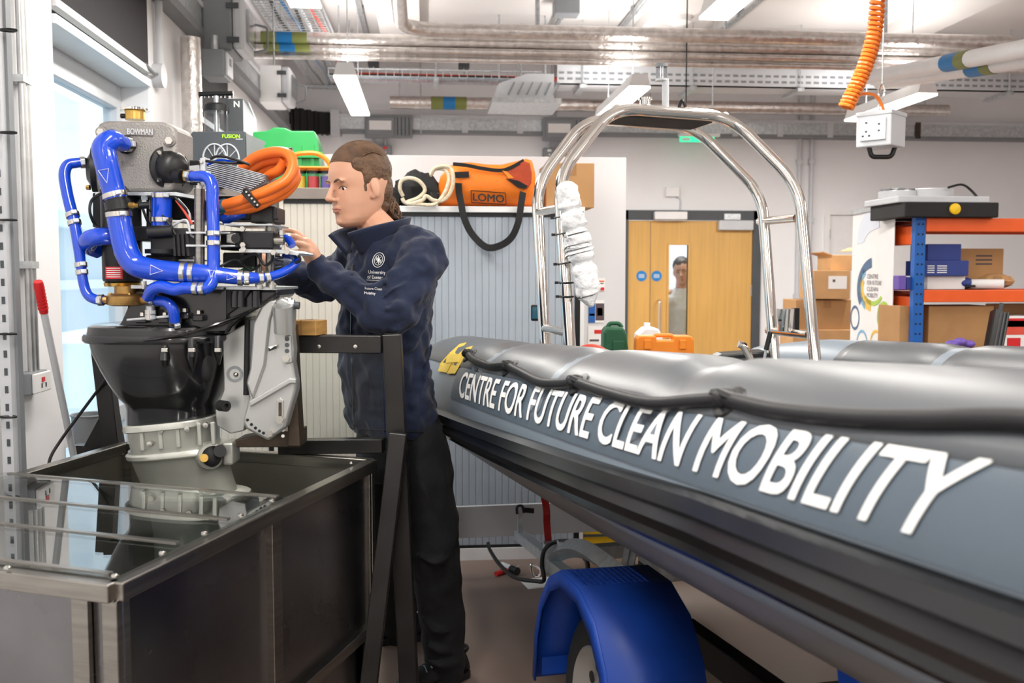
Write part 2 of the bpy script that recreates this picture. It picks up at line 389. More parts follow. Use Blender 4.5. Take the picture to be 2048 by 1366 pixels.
a, b = dpx(1435, 441), dpx(1503, 461); bx(MB(), a.x, b.x, YB-.07, YB, b.z, a.z).build('door_closer', 'light_grey', leaf2, smooth=False, bevel=.01)
a, b = dpx(1446, 428), dpx(1478, 440); bx(MB(), a.x, b.x, YB-.05, YB-.02, b.z, a.z).build('closer_arm', 'galv', leaf2, smooth=False)
a, b = dpx(1306, 424), dpx(1370, 440); bx(MB(), a.x, b.x, YB-.1, YB-.03, b.z, a.z).build('door_holder', 'white_plastic', door, smooth=False, bevel=.008)
for x, pr in ((1283, door), (1313, leaf2)):
    c = dpx(x, 552); sg = MB().lathe((c.x, YB+.001, c.z), (0, -1, 0), [(0, .055), (.004, .055)], 24).build('fire_door_sign', 'sign_blue', pr)
    for q in (-.014, .0, .014): bx(MB(), c.x-.03, c.x+.03, YB-.0045, YB-.0042, c.z+q-.003, c.z+q+.003).build('sign_lettering', 'letter_white', sg, smooth=False)
for z in (.4, 1.2, 1.95): bx(MB(), xr-.01, xr+.02, YB-.012, YB, z, z+.12).build('hinge', 'galv', door, smooth=False)
# white door further right
d2 = MB()
for a, b, c, d in ((E0-.06, E0, 0, ET+.06), (E1, E1+.06, 0, ET+.06), (E0, E1, ET, ET+.06)): bx(d2, a, b, YB-.02, YB+.05, c, d)
door2 = struct(d2.build('door_2', 'white_plastic', smooth=False)); bx(MB(), E0, E1, YB+.01, YB+.05, .01, ET).build('leaf', 'white_plastic', door2, smooth=False)
for z in (.4, 1.3, 1.8): bx(MB(), E0-.01, E0+.015, YB-.006, YB+.01, z, z+.1).build('hinge', 'galv', door2, smooth=False)
bb = MB(); bx(bb, XL, DL, YB-.015, YB, 0, .1); bx(bb, DR, E0-.06, YB-.015, YB, 0, .1); bx(bb, E1+.06, XR, YB-.015, YB, 0, .1); struct(bb.build('baseboard_back', 'mid_grey', smooth=False))
# alarm box above the door with its cable
a, b = dpx(1330, 374), dpx(1357, 394); t = thing('alarm_box', 'small white alarm box on the wall above the oak door', 'alarm box', (a.x, YB, b.z))
bx(MB(), a.x, b.x, YB-.05, YB, b.z, a.z).build('casing', 'white_plastic', t, smooth=False, bevel=.006)
MB().tube(smooth_path([dpx(1350, 394)+Vector((0, -.01, 0)), dpx(1360, 400)+Vector((0, -.01, 0)), dpx(1359, 424)+Vector((0, -.01, 0))]), .008, 6).build('cable', 'light_grey', t)
# exit sign
a, b = dpx(1345, 281), dpx(1412, 292); t = thing('exit_sign', 'green lit exit sign under the rear trunking', 'exit sign', (a.x, YB-.3, b.z))
bx(MB(), a.x, b.x, YB-.30, YB-.28, b.z, a.z).build('panel', 'glow_green', t, smooth=False)
bx(MB(), a.x+.02, a.x+.10, YB-.303, YB-.301, b.z+.012, a.z-.012).build('running_man', 'letter_white', t, smooth=False)
bx(MB(), a.x-.01, b.x+.05, YB-.32, YB-.26, a.z, a.z+.03).build('housing', 'white_plastic', t, smooth=False)
bx(MB(), (a.x+b.x)/2-.01, (a.x+b.x)/2+.01, YB-.29, YB, a.z+.03, a.z+.05).build('bracket', 'white_plastic', t, smooth=False)
# ================================================================ CEILING SERVICES
ZL = 2.75
def strip_light(x0, y0, y1, label, energy=LAMP_W):
    t = thing('strip_light', label, 'strip light', (x0, (y0+y1)/2, ZL), 'pendant strip lights'); w = .075
    h = MB(); h.prism([(x0-w, y0, ZL+.015), (x0+w, y0, ZL+.015), (x0+w*.7, y0, ZL+.10), (x0-w*.7, y0, ZL+.10)], (0, y1-y0, 0)); h.build('housing', 'white_plastic', t, smooth=False)
    MB().box((x0, (y0+y1)/2, ZL+.007), (2*w, y1-y0, .016)).build('diffuser', 'glow_white', t, smooth=False)
    for yy in (y0+.25, y1-.25): MB().cyl((x0, yy, ZL+.1), (x0, yy, ZC), .004, 6).build('suspension_wire', 'galv', t)
    la = bpy.data.lights.new('lamp_light', 'AREA'); la.shape = 'RECTANGLE'; la.size = 2*w; la.size_y = y1-y0; la.energy = energy; la.color = (1, .965, .925)
    lo = bpy.data.objects.new('lamp_light', la); COL.objects.link(lo); lo.parent = t; lo.location = (0, 0, -.006)
    ob2 = bpy.data.lights.new('up_light', 'AREA'); ob2.shape = 'RECTANGLE'; ob2.size = w; ob2.size_y = y1-y0; ob2.energy = energy*.30; ob2.color = (1, .96, .92)
    l2 = bpy.data.objects.new('up_light', ob2); COL.objects.link(l2); l2.parent = t; l2.location = (0, 0, .11); l2.rotation_euler = (math.pi, 0, 0)
    return t
a = PZ(612, 16, ZL); strip_light(a.x, a.y-1.6, a.y, 'pendant strip light cut by the top edge above the green tray')
a = PZ(696, 155, ZL); b = PZ(716, 231, ZL); strip_light((a.x+b.x)/2, a.y, b.y, 'white pendant strip light hanging above the long-haired man', LAMP_B)
a = PZ(1427, 40, ZL); strip_light(a.x, a.y-1.6, a.y, 'pendant strip light cut by the top edge right of the arch mast')
a = PZ(1280, 176, ZL); strip_light(a.x, a.y, a.y+1.45, 'pendant strip light partly hidden by the steel arch', LAMP_B)
a = PZ(1848, 190, ZL); b = PZ(1712, 243, ZL); strip_light((a.x+b.x)/2, a.y, b.y, 'pendant strip light behind the hanging socket box', LAMP_B)
for k, x in enumerate((-.4, 1.7, 3.9)):
    w = ('nearest the window wall', 'in the middle row', 'nearest the right wall')[k]
    strip_light(x, .6, 2.1, 'pendant strip light overhead beside the camera, ' + w, LAMP_N); strip_light(x, -2.8, -1.3, 'pendant strip light far behind the camera, ' + w, LAMP_N)
a = PZ(1848, 190, ZL); strip_light(4.6, 3.2, 4.7, 'pendant strip light beyond the right edge of the view')
# insulated pipes across the room
YP = 7.22
def band(px0, px1, y, pr, z, yy, r):
    x0, x1 = PY(px0, y, yy).x, PY(px1, y, yy).x; L = x1-x0
    for u, v, m in ((0, .34, 'olive_band'), (.34, .68, 'blue_band'), (.68, 1, 'olive_band')):
        MB().cyl((x0+L*u, yy, z), (x0+L*v, yy, z), r+.003, 16).build('marker_band', m, pr)
specs = [(84, .046, YP, 'topmost thick foil insulated pipe of the bundle under the ceiling', (523, 615)), (102, .025, YP-.02, 'thin foil pipe second from the top in the ceiling bundle', (528, 620)), (111, .023, YP+.06, 'thin foil pipe third in the ceiling bundle', None), (119, .022, YP+.02, 'lowest thin foil pipe in the ceiling bundle', None)]
for y, r, yy, lab, bd in specs:
    z = PY(900, y, yy).z
    t = thing('insulated_pipe', lab, 'pipe', (3, yy, z), 'foil insulated pipes'); MB().cyl((XL, yy, z), (XR, yy, z), r, 14).build('foil_sleeve', 'foil', t)
    if bd: band(bd[0], bd[1], y, t, z, yy, r)
    if r > .04: band(1992, 2070, y, t, z, yy, r)
z = PY(1000, 208, 9.66).z; t = thing('insulated_pipe', 'foil insulated pipe with one blue marker running low along the rear wall', 'pipe', (3, 9.66, z), 'foil insulated pipes')
MB().cyl((PY(780, 205, 9.66).x, 9.66, z), (PY(1895, 228, 9.66).x, 9.66, z), .06, 14).build('foil_sleeve', 'foil', t); band(862, 933, 205, t, z, 9.66, .06)
for px in (800, 1300, 1850): xx = PY(px, 208, 9.66).x; MB().cyl((xx, 9.66, z), (xx, 9.66, ZC), .008, 6).build('drop_rod', 'galv', t)
z = PY(800, 72, 7.0).z; t = thing('insulated_pipe', 'foil insulated pipe turning towards the camera at the top centre', 'pipe', (0, 6.5, z), 'foil insulated pipes')
x = PY(803, 75, 7.0).x; MB().tube(round_path([(x, 2.5, z+.06), (x, 7.05, z+.06), (x+4.5, 7.05, z+.06)], .25), .05, 14).build('foil_sleeve', 'foil', t)
a = P(1720, 158, 7.6); b = P(2048, 98, 5.2)
for k, off in enumerate((0, .16)):
    o = Vector((off, 0, -.03*k)); t = thing('insulated_pipe', ['white sleeved pipe sloping at the right edge, the upper one', 'white sleeved pipe sloping at the right edge, the lower one'][k], 'pipe', a, 'white sleeved pipes')
    MB().cyl(a+o, b+o+(b-a)*.6, .05, 14).build('sleeve', 'white_plastic', t)
    q = a+(b-a)*(.62)+o; MB().cyl(q, q+(b-a)*.08, .054, 14).build('marker_band', 'blue_band', t); MB().cyl(q+(b-a)*.08, q+(b-a)*.13, .054, 14).build('marker_band', 'olive_band', t)
# vertical foil pipe on the pillar
pv = PX(383, 170, XL+.09); t = thing('riser_pipe', 'shiny foil riser pipe on the pillar left of the trunking', 'pipe', (pv.x, pv.y, .5)); MB().cyl((pv.x, pv.y, .3), (pv.x, pv.y, PX(383, 78, XL+.09).z), .055, 14).build('foil_sleeve', 'foil', t)
# cable basket trays
def basket(name, label, a, b, w, h, side, step=.07):
    a, b, side = Vector(a), Vector(b), Vector(side).normalized(); t = thing(name, label, 'cable tray', (a+b)/2); L = (b-a).length; d = (b-a).normalized()
    for sgn in (-1, 1): MB().bar(a+side*(sgn*w/2)+ZU*h, b+side*(sgn*w/2)+ZU*h, .012, .012).build('side_rail', 'galv', t, smooth=False)
    m = MB(); n = int(L/step)
    for i in range(n):
        q = a+d*(i*step); m.tube([q+side*(-w/2)+ZU*h, q+side*(-w/2), q+side*(w/2), q+side*(w/2)+ZU*h], .0035, 4)
    for k in range(7): m.bar(a+side*(w*(k/6-.5)), b+side*(w*(k/6-.5)), .006, .006)
    tag(m.build('wire_mesh', 'galv', t, smooth=False), kind='stuff')
    for k, (c, o) in enumerate((('cord_black', -.25), ('red_pipe', .38), ('blue_band', -.05), ('light_grey', .15), ('cord_black', .05))):
        MB().tube([a+side*(w*o)+ZU*.02+d*(L*i/12)+side*(.015*math.sin(i*1.3+k)) for i in range(13)], .012, 6).build('cable', c, t)
    for i in range(3):
        q = a+d*(L*(.1+.4*i)); MB().bar(q-side*(w*.6)-ZU*.02, q+side*(w*.6)-ZU*.02, .04, .03).build('support_strut', 'galv', t, smooth=False)
        for sgn in (-1, 1): MB().cyl(q+side*(sgn*w*.55), Vector((*(q+side*(sgn*w*.55)).xy, ZC)), .006, 6).build('drop_rod', 'galv', t)
z1 = 3.27; a = PZ(585, 40, z1); b = PZ(668, 170, z1)
basket('cable_tray', 'wire basket cable tray running away above the left trunking', (a.x, a.y-1.2, z1), (a.x+.06, b.y+.4, z1), .42, .06, (1, 0, 0))
z2 = PY(800, 160, 8.74).z; basket('cable_tray', 'wire basket cable tray crossing left of the steel arch', (PY(660, 160, 8.74).x, 8.74, z2), (PY(1080, 165, 8.74).x, 8.74, z2), .3, .06, (0, 1, 0))
# perforated tray on the right
z3 = PY(1500, 182, 8.57).z; t = thing('perforated_tray', 'pale perforated cable tray crossing the rear ceiling behind the mast', 'cable tray', (3, 8.57, z3)); xa, xb = PY(1110, 165, 8.57).x, PY(2060, 190, 8.57).x
bx(MB(), xa, xb, 8.42, 8.72, z3, z3+.012).build('tray_base', 'light_grey', t, smooth=False)
n = 60; slot = None; pm = MB()
bx(MB(), xa, xb, 8.42, 8.43, z3, z3+.17).build('tray_side', 'light_grey', t, smooth=False)
for i in range(n):
    x = xa+(xb-xa)*(i+.5)/n
    for zz in (.05, .1): bx(pm, x-.022, x+.022, 8.416, 8.42, z3+zz-.009, z3+zz+.009)
tag(pm.build('slots', 'mid_grey', t, smooth=False), kind='stuff')
MB().cyl((xa, 8.38, z3+.20), (xb, 8.38, z3+.185), .018, 8).build('cable', 'cord_black', t)
for i in range(5):
    x = xa+(xb-xa)*(.05+i*.22); MB().cyl((x, 8.40, z3), (x, 8.40, ZC), .006, 6).build('drop_rod', 'galv', t); bx(MB(), x-.03, x+.03, 8.38, 8.76, z3-.03, z3).build('support_strut', 'galv', t, smooth=False)
z = PY(900, 152, 9.4).z; t = thing('red_conduit', 'long red fire alarm conduit along the rear ceiling', 'conduit', (3, 9.4, z)); MB().cyl((PY(690, 142, 9.4).x, 9.4, z), (PY(1750, 172, 9.4).x, 9.4, z-.03), .02, 8).build('pipe', 'red_pipe', t)
for px in (747, 928, 1210, 1560):
    x = PY(px, 150, 9.4).x; bx(MB(), x-.05, x+.05, 9.36, 9.5, z+.08, z+.2).build('hanger', 'dark_grey', t, smooth=False); MB().cyl((x, 9.42, z), (x, 9.42, ZC), .008, 6).build('drop_rod', 'galv', t)
# louvred duct
a, b = PY(1002, 146, 8.1), PY(1096, 198, 8.1); t = thing('air_duct', 'grey duct end with louvres hanging left of the arch', 'duct', (a.x, 8.1, b.z))
dm = MB(); dm.prism([(a.x-.02, 8.1, b.z), (b.x+.05, 8.1, b.z), (b.x+.05, 8.1, a.z), (a.x+.22, 8.1, a.z), (a.x-.02, 8.1, b.z+.12)], (0, .5, 0)); dm.build('casing', 'light_grey', t, smooth=False)
for i in range(6):
    x = a.x+.06+i*.075; MB().bar((x, 8.085, b.z+.03), (x+.05, 8.085, b.z+.13), .012, .012).build('louvre', 'mid_grey', t, smooth=False)
bx(MB(), a.x-.08, b.x+.1, 8.0, 8.6, b.z-.05, b.z-.01).build('support_frame', 'galv', t, smooth=False)
for x in (a.x, b.x): MB().cyl((x, 8.3, a.z), (x, 8.3, ZC), .008, 6).build('drop_rod', 'galv', t)
# ceiling conduits towards the camera
cl = [((1132, 14), (1094, 78), 'ceiling conduit with a junction box left of the mast', True), ((1288, 0), (1240, 76), 'thin ceiling conduit above the mast, left one', False), ((1332, 0), (1272, 80), 'thick ceiling conduit above the mast, right one', False), ((1392, 20), (1300, 82), 'ceiling conduit ending at the round detector', False), ((1510, 8), (1440, 78), 'ceiling conduit beside the near strip light', False), ((1990, 0), (1772, 92), 'ceiling conduit above the orange coil cable', False), ((715, 0), (742, 72), 'ceiling conduit left of the foil elbow', False)]
for (p0, p1, lab, jb) in cl:
    a, b = PZ(*p0, ZC-.05), PZ(*p1, ZC-.05); t = thing('ceiling_conduit', lab, 'conduit', (a+b)/2); b = Vector((a.x, b.y+.6, a.z)); s0 = a if jb or 'detector' in lab else a-Vector((0, 1.2, 0))
    MB().cyl(s0, b, .022, 8).build('pipe', 'galv', t)
    for k in (.2, .75):
        q = a+(b-a)*k; MB().box(q+ZU*.02, (.05, .05, .06)).build('saddle', 'mid_grey', t, smooth=False)
    if jb: MB().box(a+ZU*-.01, (.2, .16, .12)).build('junction_box', 'mid_grey', t, smooth=False, bevel=.01)
a = PZ(1357, 35, ZC-.1); t = thing('smoke_detector', 'round white detector on the ceiling above the mast', 'detector', a); m = MB(); m.lathe(a+ZU*.1, (0, 0, -1), [(0, .13), (.06, .13), (.07, .11), (.14, .10), (.16, .05)], 20); m.build('body', 'white_plastic', t); MB().cyl(a+ZU*.005, a+ZU*.02, .115, 20).build('ring', 'dark_grey', t)
# drop rods and wires
for (px, y0, y1, Y, w, m, lab) in [(1075, 0, 72, 7.2, .018, 'galv', 'square strut drop rod holding the foil pipes'), (842, 0, 272, 9.75, .006, 'galv', 'thin suspension wire left of the arch holding the trunking'), (1425, 30, 215, 7.9, .006, 'galv', 'thin suspension wire right of the mast'), (548, 0, 130, 6.9, .006, 'galv', 'thin suspension wire left of the basket tray'), (1372, 40, 205, 7.15, .005, 'cord_black', 'thin black cable hanging from the detector'), (1770, 18, 92, 7.25, .015, 'galv', 'drop rod behind the orange coil cable'), (1450, 50, 90, 7.3, .012, 'galv', 'drop rod below the near strip light')]:
    a, b = PY(px, y0, Y), PY(px, y1, Y); t = tag(MB().cyl((b.x, Y, b.z), (b.x, Y, ZC), w, 8).build('drop_rod', m), lab, 'rod', 'suspension rods and wires')
# trunking
def fl(y): return y
TZ0, TZ1 = 2.835, 3.012
t = thing('cable_trunking', 'galvanised trunking along the rear wall', 'trunking', (3, YB-.1, TZ0)); x0t = PY(665, 255, YB-.1).x
bx(MB(), x0t, XR, YB-.13, YB, TZ0+.03, TZ1-.03).build('cover', 'galv', t, smooth=False)
bx(MB(), x0t, XR, YB-.14, YB, TZ0, TZ0+.03).build('lower_flange', 'mid_grey', t, smooth=False); bx(MB(), x0t, XR, YB-.14, YB, TZ1-.03, TZ1).build('upper_flange', 'light_grey', t, smooth=False)
for px in (930, 1040, 1470, 1560, 1660, 1835):
    x = PY(px, 260, YB-.13).x; bx(MB(), x-.03, x+.03, YB-.142, YB, TZ0+.005, TZ1-.005).build('joint_clip', 'light_grey' if px < 1800 else 'rust_steel', t, smooth=False)
XT = XL+.08
t = thing('cable_trunking', 'galvanised trunking along the window wall', 'trunking', (XT, 7, TZ0)); ye = PX(585, 240, XT).y
bx(MB(), XL, XT, 2., ye, TZ0+.03, TZ1-.03).build('cover', 'galv', t, smooth=False); bx(MB(), XL, XT+.01, 2., ye, TZ0-.02, TZ0+.03).build('lower_flange', 'mid_grey', t, smooth=False); bx(MB(), XL, XT+.01, 2., ye, TZ1-.03, TZ1).build('upper_flange', 'light_grey', t, smooth=False)
t = thing('trunking_bend', 'black ribbed flexible bend joining the two trunkings', 'trunking', (XT, YB-.3, TZ0)); n = 26; cxs = [Vector((XL+.05, ye, 0)), Vector((XL+.06, YB-.35, 0)), Vector((XL+.3, YB-.08, 0)), Vector((x0t-.0, YB-.07, 0))]
pth = smooth_path(cxs, 9); rb = MB()
for i in range(len(pth)-1): rb.bar(pth[i]+ZU*((TZ0+TZ1)/2), pth[i+1]+ZU*((TZ0+TZ1)/2), .11 if i % 2 else .13, .2 if i % 2 else .215)
rb.build('ribbed_sleeve', 'black_matte', t, smooth=False); MB().box((x0t+.03, YB-.07, (TZ0+TZ1)/2), (.09, .15, .25)).build('collar', 'light_grey', t, smooth=False)
# switch fuse boxes on the trunkings
def fuse_wall(px0, px1, y0, y1, lab, m):
    a, b = PY(px0, y0, YB-.2), PY(px1, y1, YB-.2); t = thing('fuse_box', lab, 'fuse box', (a.x, YB-.13, b.z)); w = b.x-a.x; h = a.z-b.z
    bx(MB(), a.x, b.x, YB-.22, YB-.13, b.z, a.z).build('casing', m, t, smooth=False, bevel=.008); bx(MB(), a.x+.05*w, a.x+.62*w, YB-.235, YB-.22, b.z+.1*h, a.z-.12*h).build('cover', m, t, smooth=False, bevel=.006)
    bx(MB(), a.x+.1*w, a.x+.56*w, YB-.238, YB-.234, b.z+.32*h, a.z-.28*h).build('window_label', 'paper', t, smooth=False)
    for k in range(4): bx(MB(), a.x+(.68+.08*k)*w, a.x+(.70+.08*k)*w, YB-.226, YB-.22, b.z+.1*h, a.z-.1*h).build('rib', 'dark_grey', t, smooth=False)
def double_socket(px0, px1, y0, y1, lab):
    a, b = PY(px0, y0, YB-.1), PY(px1, y1, YB-.1); t = thing('double_socket', lab, 'socket', (a.x, YB, b.z)); w = b.x-a.x; h = a.z-b.z
    bx(MB(), a.x, b.x, YB-.09, YB, b.z, a.z).build('plate', 'mid_grey', t, smooth=False, bevel=.008)
    for k in (.25, .75):
        x = a.x+w*k; bx(MB(), x-.02, x+.02, YB-.096, YB-.09, a.z-.3*h, a.z-.12*h).build('switch', 'white_plastic' if k < .5 else 'red_plastic', t, smooth=False)
        for dx, dz in ((0, .42), (-.03, .22), (.03, .22)): bx(MB(), x+dx-.008, x+dx+.008, YB-.094, YB-.09, b.z+dz*h, b.z+(dz+.12)*h).build('pin_hole', 'white_plastic', t, smooth=False)
    for k in (.25, .75): MB().cyl((a.x+w*k, YB-.05, a.z), (a.x+w*k, YB-.05, a.z+.12), .014, 8).build('conduit', 'galv', t)
fuse_wall(729, 825, 229, 276, 'dark grey fuse box on the rear trunking above the man', 'mid_grey'); fuse_wall(1086, 1182, 235, 282, 'dark grey fuse box on the rear trunking behind the arch leg', 'mid_grey')
double_socket(732, 783, 289, 318, 'grey double socket hanging below the rear trunking above the man'); double_socket(1087, 1135, 295, 322, 'grey double socket below the trunking behind the steel arch')
def iso_box(px0, px1, y0, y1, lab, m, wlk=.2):
    xa = XT; a = PX(px0, (y0+y1)/2, xa); yy0 = a.y; D = .26; z1, z0 = PX(px0, y0, xa).z, PX(px0, y1, xa).z; yy1 = yy0+.34
    t = thing('isolator_box', lab, 'isolator', (xa, yy0, z0)); dp = .17
    bx(MB(), xa, xa+dp, yy0, yy1, z0, z1).build('casing', m, t, smooth=False, bevel=.012); bx(MB(), xa+dp, xa+dp+.07, yy0+.0, yy1, z0+.01, z1-.01).build('cover', 'light_grey', t, smooth=False, bevel=.02)
    bx(MB(), xa+dp+.07, xa+dp+.09, yy0+.05, yy1-.05, z0+.06, z1-.06).build('lens', 'jar_clear', t, smooth=False, bevel=.01)
    for z in (z0+.06, z1-.06): bx(MB(), xa+dp-.03, xa+dp+.04, yy0-.012, yy0, z-.015, z+.015).build('clip', 'dark_grey', t, smooth=False)
    MB().tube(round_path([(xa+dp+.06, yy1, z1-.08), (xa+dp+.15, yy1, z1-.1), (xa+dp+.15, yy1, z0+.08), (xa+dp+.06, yy1, z0+.06)], .02), .008, 6).build('handle', 'mid_grey', t); return t
iso_box(404, 500, -10, 98, 'dark grey isolator box with clear cover on the upper left trunking', 'mid_grey')
iso_box(518, 585, 130, 205, 'white isolator box with clear cover nearer the trunking bend', 'white_plastic')
q = PX(402, 130, XT+.02); t = thing('socket_box', 'grey socket box hanging under the dark isolator box', 'socket', (q.x, q.y, q.z-.12)); z1, z0 = PX(402, 97, XT+.02).z, PX(402, 152, XT+.02).z
bx(MB(), q.x, q.x+.13, q.y, q.y+.2, z0, z1).build('casing', 'mid_grey', t, smooth=False, bevel=.012); bx(MB(), q.x+.13, q.x+.145, q.y+.02, q.y+.18, z0+.015, z1-.015).build('face_plate', 'light_grey', t, smooth=False, bevel=.004)
bx(MB(), q.x+.145, q.x+.15, q.y+.08, q.y+.12, z1-.08, z1-.04).build('switch', 'mid_grey', t, smooth=False); MB().cyl((q.x+.06, q.y+.08, z1), (q.x+.06, q.y+.08, z1+.09), .02, 8).build('conduit', 'galv', t)
# conduits on the rear wall
for px, lab in ((1598, 'vertical conduit on the rear wall, the left of the pair right of the arch'), (1622, 'vertical conduit on the rear wall, the right of the pair right of the arch')):
    x = PY(px, 400, YB-.03).x; t = thing('wall_conduit', lab, 'conduit', (x, YB-.03, .2), 'rear wall conduits'); MB().cyl((x, YB-.03, .3), (x, YB-.03, ZC), .022, 8).build('pipe', 'light_grey', t)
    for z in (1.2, 2.0, 2.6): MB().box((x, YB-.025, z), (.07, .05, .05)).build('saddle', 'light_grey', t, smooth=False)
x = PY(1107, 150, YB-.03).x; t = thing('wall_conduit', 'vertical conduit on the rear wall beside the duct', 'conduit', (x, YB-.03, 3.3)); MB().cyl((x, YB-.03, TZ1), (x, YB-.03, ZC), .022, 8).build('pipe', 'light_grey', t)
# near left pillar: conduit and socket
q = PX(48, 300, XL+.03); t = thing('wall_conduit', 'pair of grey conduits running down the near left pillar to a socket', 'conduit', (q.x, q.y, 1.)); zb = PX(62, 748, XL+.03).z
for dy in (0, .035): MB().cyl((q.x, q.y+dy, zb), (q.x, q.y+dy, ZC), .0125, 10).build('pipe', 'galv_pipe', t)
for py in (170, 530):
    z = PX(50, py, XL).z; bx(MB(), XL, XL+.045, q.y-.025, q.y+.055, z-.012, z+.012).build('saddle', 'galv', t, smooth=False)
z1, z0 = PX(62, 745, XL+.04).z, PX(62, 790, XL+.04).z; t = thing('wall_socket', 'white faced socket on a grey box low on the near pillar', 'socket', (XL, q.y, z0))
bx(MB(), XL, XL+.05, q.y-.06, q.y+.09, z0, z1).build('back_box', 'mid_grey', t, smooth=False, bevel=.006); bx(MB(), XL+.05, XL+.062, q.y-.055, q.y+.085, z0+.004, z1-.004).build('face_plate', 'white_plastic', t, smooth=False, bevel=.004)
bx(MB(), XL+.062, XL+.066, q.y, q.y+.02, z1-.035, z1-.02).build('switch', 'red_plastic', t, smooth=False)
for dy in (-.005, .03): bx(MB(), XL+.062, XL+.064, q.y+dy, q.y+dy+.008, z0+.02, z0+.035).build('pin_hole', 'dark_grey', t, smooth=False)
# conduit at the window jamb
q = PX(318, 60, XL+.03); t = thing('wall_conduit', 'grey conduit and round box beside the black blind', 'conduit', (q.x, q.y, 2.6)); zb = PX(318, 150, XL+.03).z
MB().cyl((q.x, q.y, zb), (q.x, q.y, ZC), .02, 10).build('pipe', 'light_grey', t); MB().lathe((XL, q.y, zb), (1, 0, 0), [(0, .06), (.05, .06)], 20).build('round_box', 'light_grey', t)
MB().tube(smooth_path([(q.x, q.y-.05, zb), (q.x, q.y-.12, zb-.01), (q.x-.02, q.y-.2, zb+.02)]), .008, 6).build('flex', 'mid_grey', t)
# ================================================================ CABINETS AND WHAT STANDS ON THEM
YCAB = P(1000, 1130, D_CAB).y
def cx(px, py=700, y=None): return PY(px, py, YCAB if y is None else y)
def tambour(px0, px1, ptop, label, slatm, topm, th=.03, y0=None, depth=.46, sl=(0, 1)):
    y0 = YCAB if y0 is None else y0; x0, x1 = PY(px0, 700, y0).x, PY(px1, 700, y0).x; z1 = PY((px0+px1)/2, ptop, y0).z
    t = thing('tambour_cabinet', label, 'cabinet', ((x0+x1)/2, y0+depth/2, 0), 'tambour cabinets'); bm = 'white_plastic' if topm == 'white_plastic' else 'tambour_cream'
    bx(MB(), x0, x1, y0-.012, y0+depth, z1-th, z1).build('top_panel', topm, t, smooth=False, bevel=.003)
    bx(MB(), x0, x0+.02, y0, y0+depth, .06, z1-th).build('side_panel', bm, t, smooth=False); bx(MB(), x1-.02, x1, y0, y0+depth, .06, z1-th).build('side_panel', bm, t, smooth=False)
    bx(MB(), x0, x1, y0-.004, y0+depth, 0, .06).build('plinth', 'white_plastic', t, smooth=False); bx(MB(), x0+.02, x1-.02, y0+.03, y0+depth, .06, z1-th).build('carcass', bm, t, smooth=False)
    if sl[1]: bx(MB(), x1-.045, x1-.02, y0+.004, y0+.03, .06, z1-th).build('slide_slot', 'black_plastic', t, smooth=False)
    xa, xb = x0+.02, x1-(.045 if sl[1] else .02)
    bx(MB(), xa, xb, y0+.004, y0+.03, z1-th-.02, z1-th).build('header_gap', 'black_plastic', t, smooth=False); bx(MB(), xa, xb, y0+.004, y0+.03, .06, .075).build('footer_gap', 'black_plastic', t, smooth=False)
    n = max(2, round((xb-xa)/.033)); w = (xb-xa)/n; h = z1-th-.02-.075; zc = .075+h/2; src = None
    for i in range(n):
        x = xa+w*(i+.5)
        if src is None:
            m = MB(); pr = [(-w/2, .004), (-w/2+.002, .001), (-w*.3, .0), (w*.3, .0), (w/2-.002, .001), (w/2, .004)]
            m.prism([(x+a, y0+.008+b, zc-h/2) for a, b in pr], (0, 0, h)); src = m.build('slat', slatm, t, smooth=False, origin=Vector((x, y0+.014, zc)))
        else: inst(src, 'slat', (x, y0+.014, zc), t)
    return t, z1
tA, zA = tambour(362, 553, 377, 'cream tambour cabinet behind the engine, left of the black gap', 'tambour_cream', 'shelf_brown', .055)
tB, _ = tambour(563, 752, 376, 'cream tambour cabinet behind the man, right of the black gap', 'tambour_cream', 'shelf_brown', .055, sl=(0, 0))
tC, zC = tambour(768, 1168, 413, 'blue grey tambour cabinet under the orange bag', 'tambour_blue', 'white_plastic', .03)
# cardboard box on the right cabinet
def carton(name, label, c, d, R=None, m='cardboard', tape=True, group=None, addr=False, flap=False):
    c = Vector(c); R = R or Matrix.Identity(3); t = thing(name, label, 'box', c-ZU*(d[2]/2), group)
    MB().box(c, d, R).build('body', m, t, smooth=False, bevel=.003)
    if tape: MB().box(c+R @ Vector((0, -d[1]/2-.0008, d[2]*.36)), (.06, .0016, d[2]*.26), R).build('tape', 'card_tape', t, smooth=False); MB().box(c+ZU*(d[2]/2+.0008), (.05, d[1]*.98, .0016), R).build('tape', 'card_tape', t, smooth=False)
    if addr: MB().box(c+R @ Vector((d[0]*.15, -d[1]/2-.001, d[2]*.08)), (d[0]*.5, .002, d[2]*.45), R).build('address_label', 'paper', t, smooth=False); MB().box(c+R @ Vector((d[0]*.05, -d[1]/2-.0024, d[2]*.14)), (d[0]*.07, .0006, d[2]*.09), R).build('label_print', 'dark_grey', t, smooth=False)
    if flap:
        for s in (-1, 1): MB().box(c+R @ Vector((s*(d[0]/2+d[0]*.16), 0, d[2]/2+.03+.02*s)), (d[0]*.42, d[1], .006), R @ Matrix.Rotation(-s*.35, 3, 'Y')).build('flap', 'card_light', t, smooth=False)
    return t
a, b = cx(1095, 323), cx(1192, 414); carton('cardboard_box', 'brown cardboard box beside the orange bag on the blue grey cabinet', ((a.x+b.x)/2, YCAB+.2, zC+(a.z-b.z)/2), (b.x-a.x, .3, a.z-b.z))
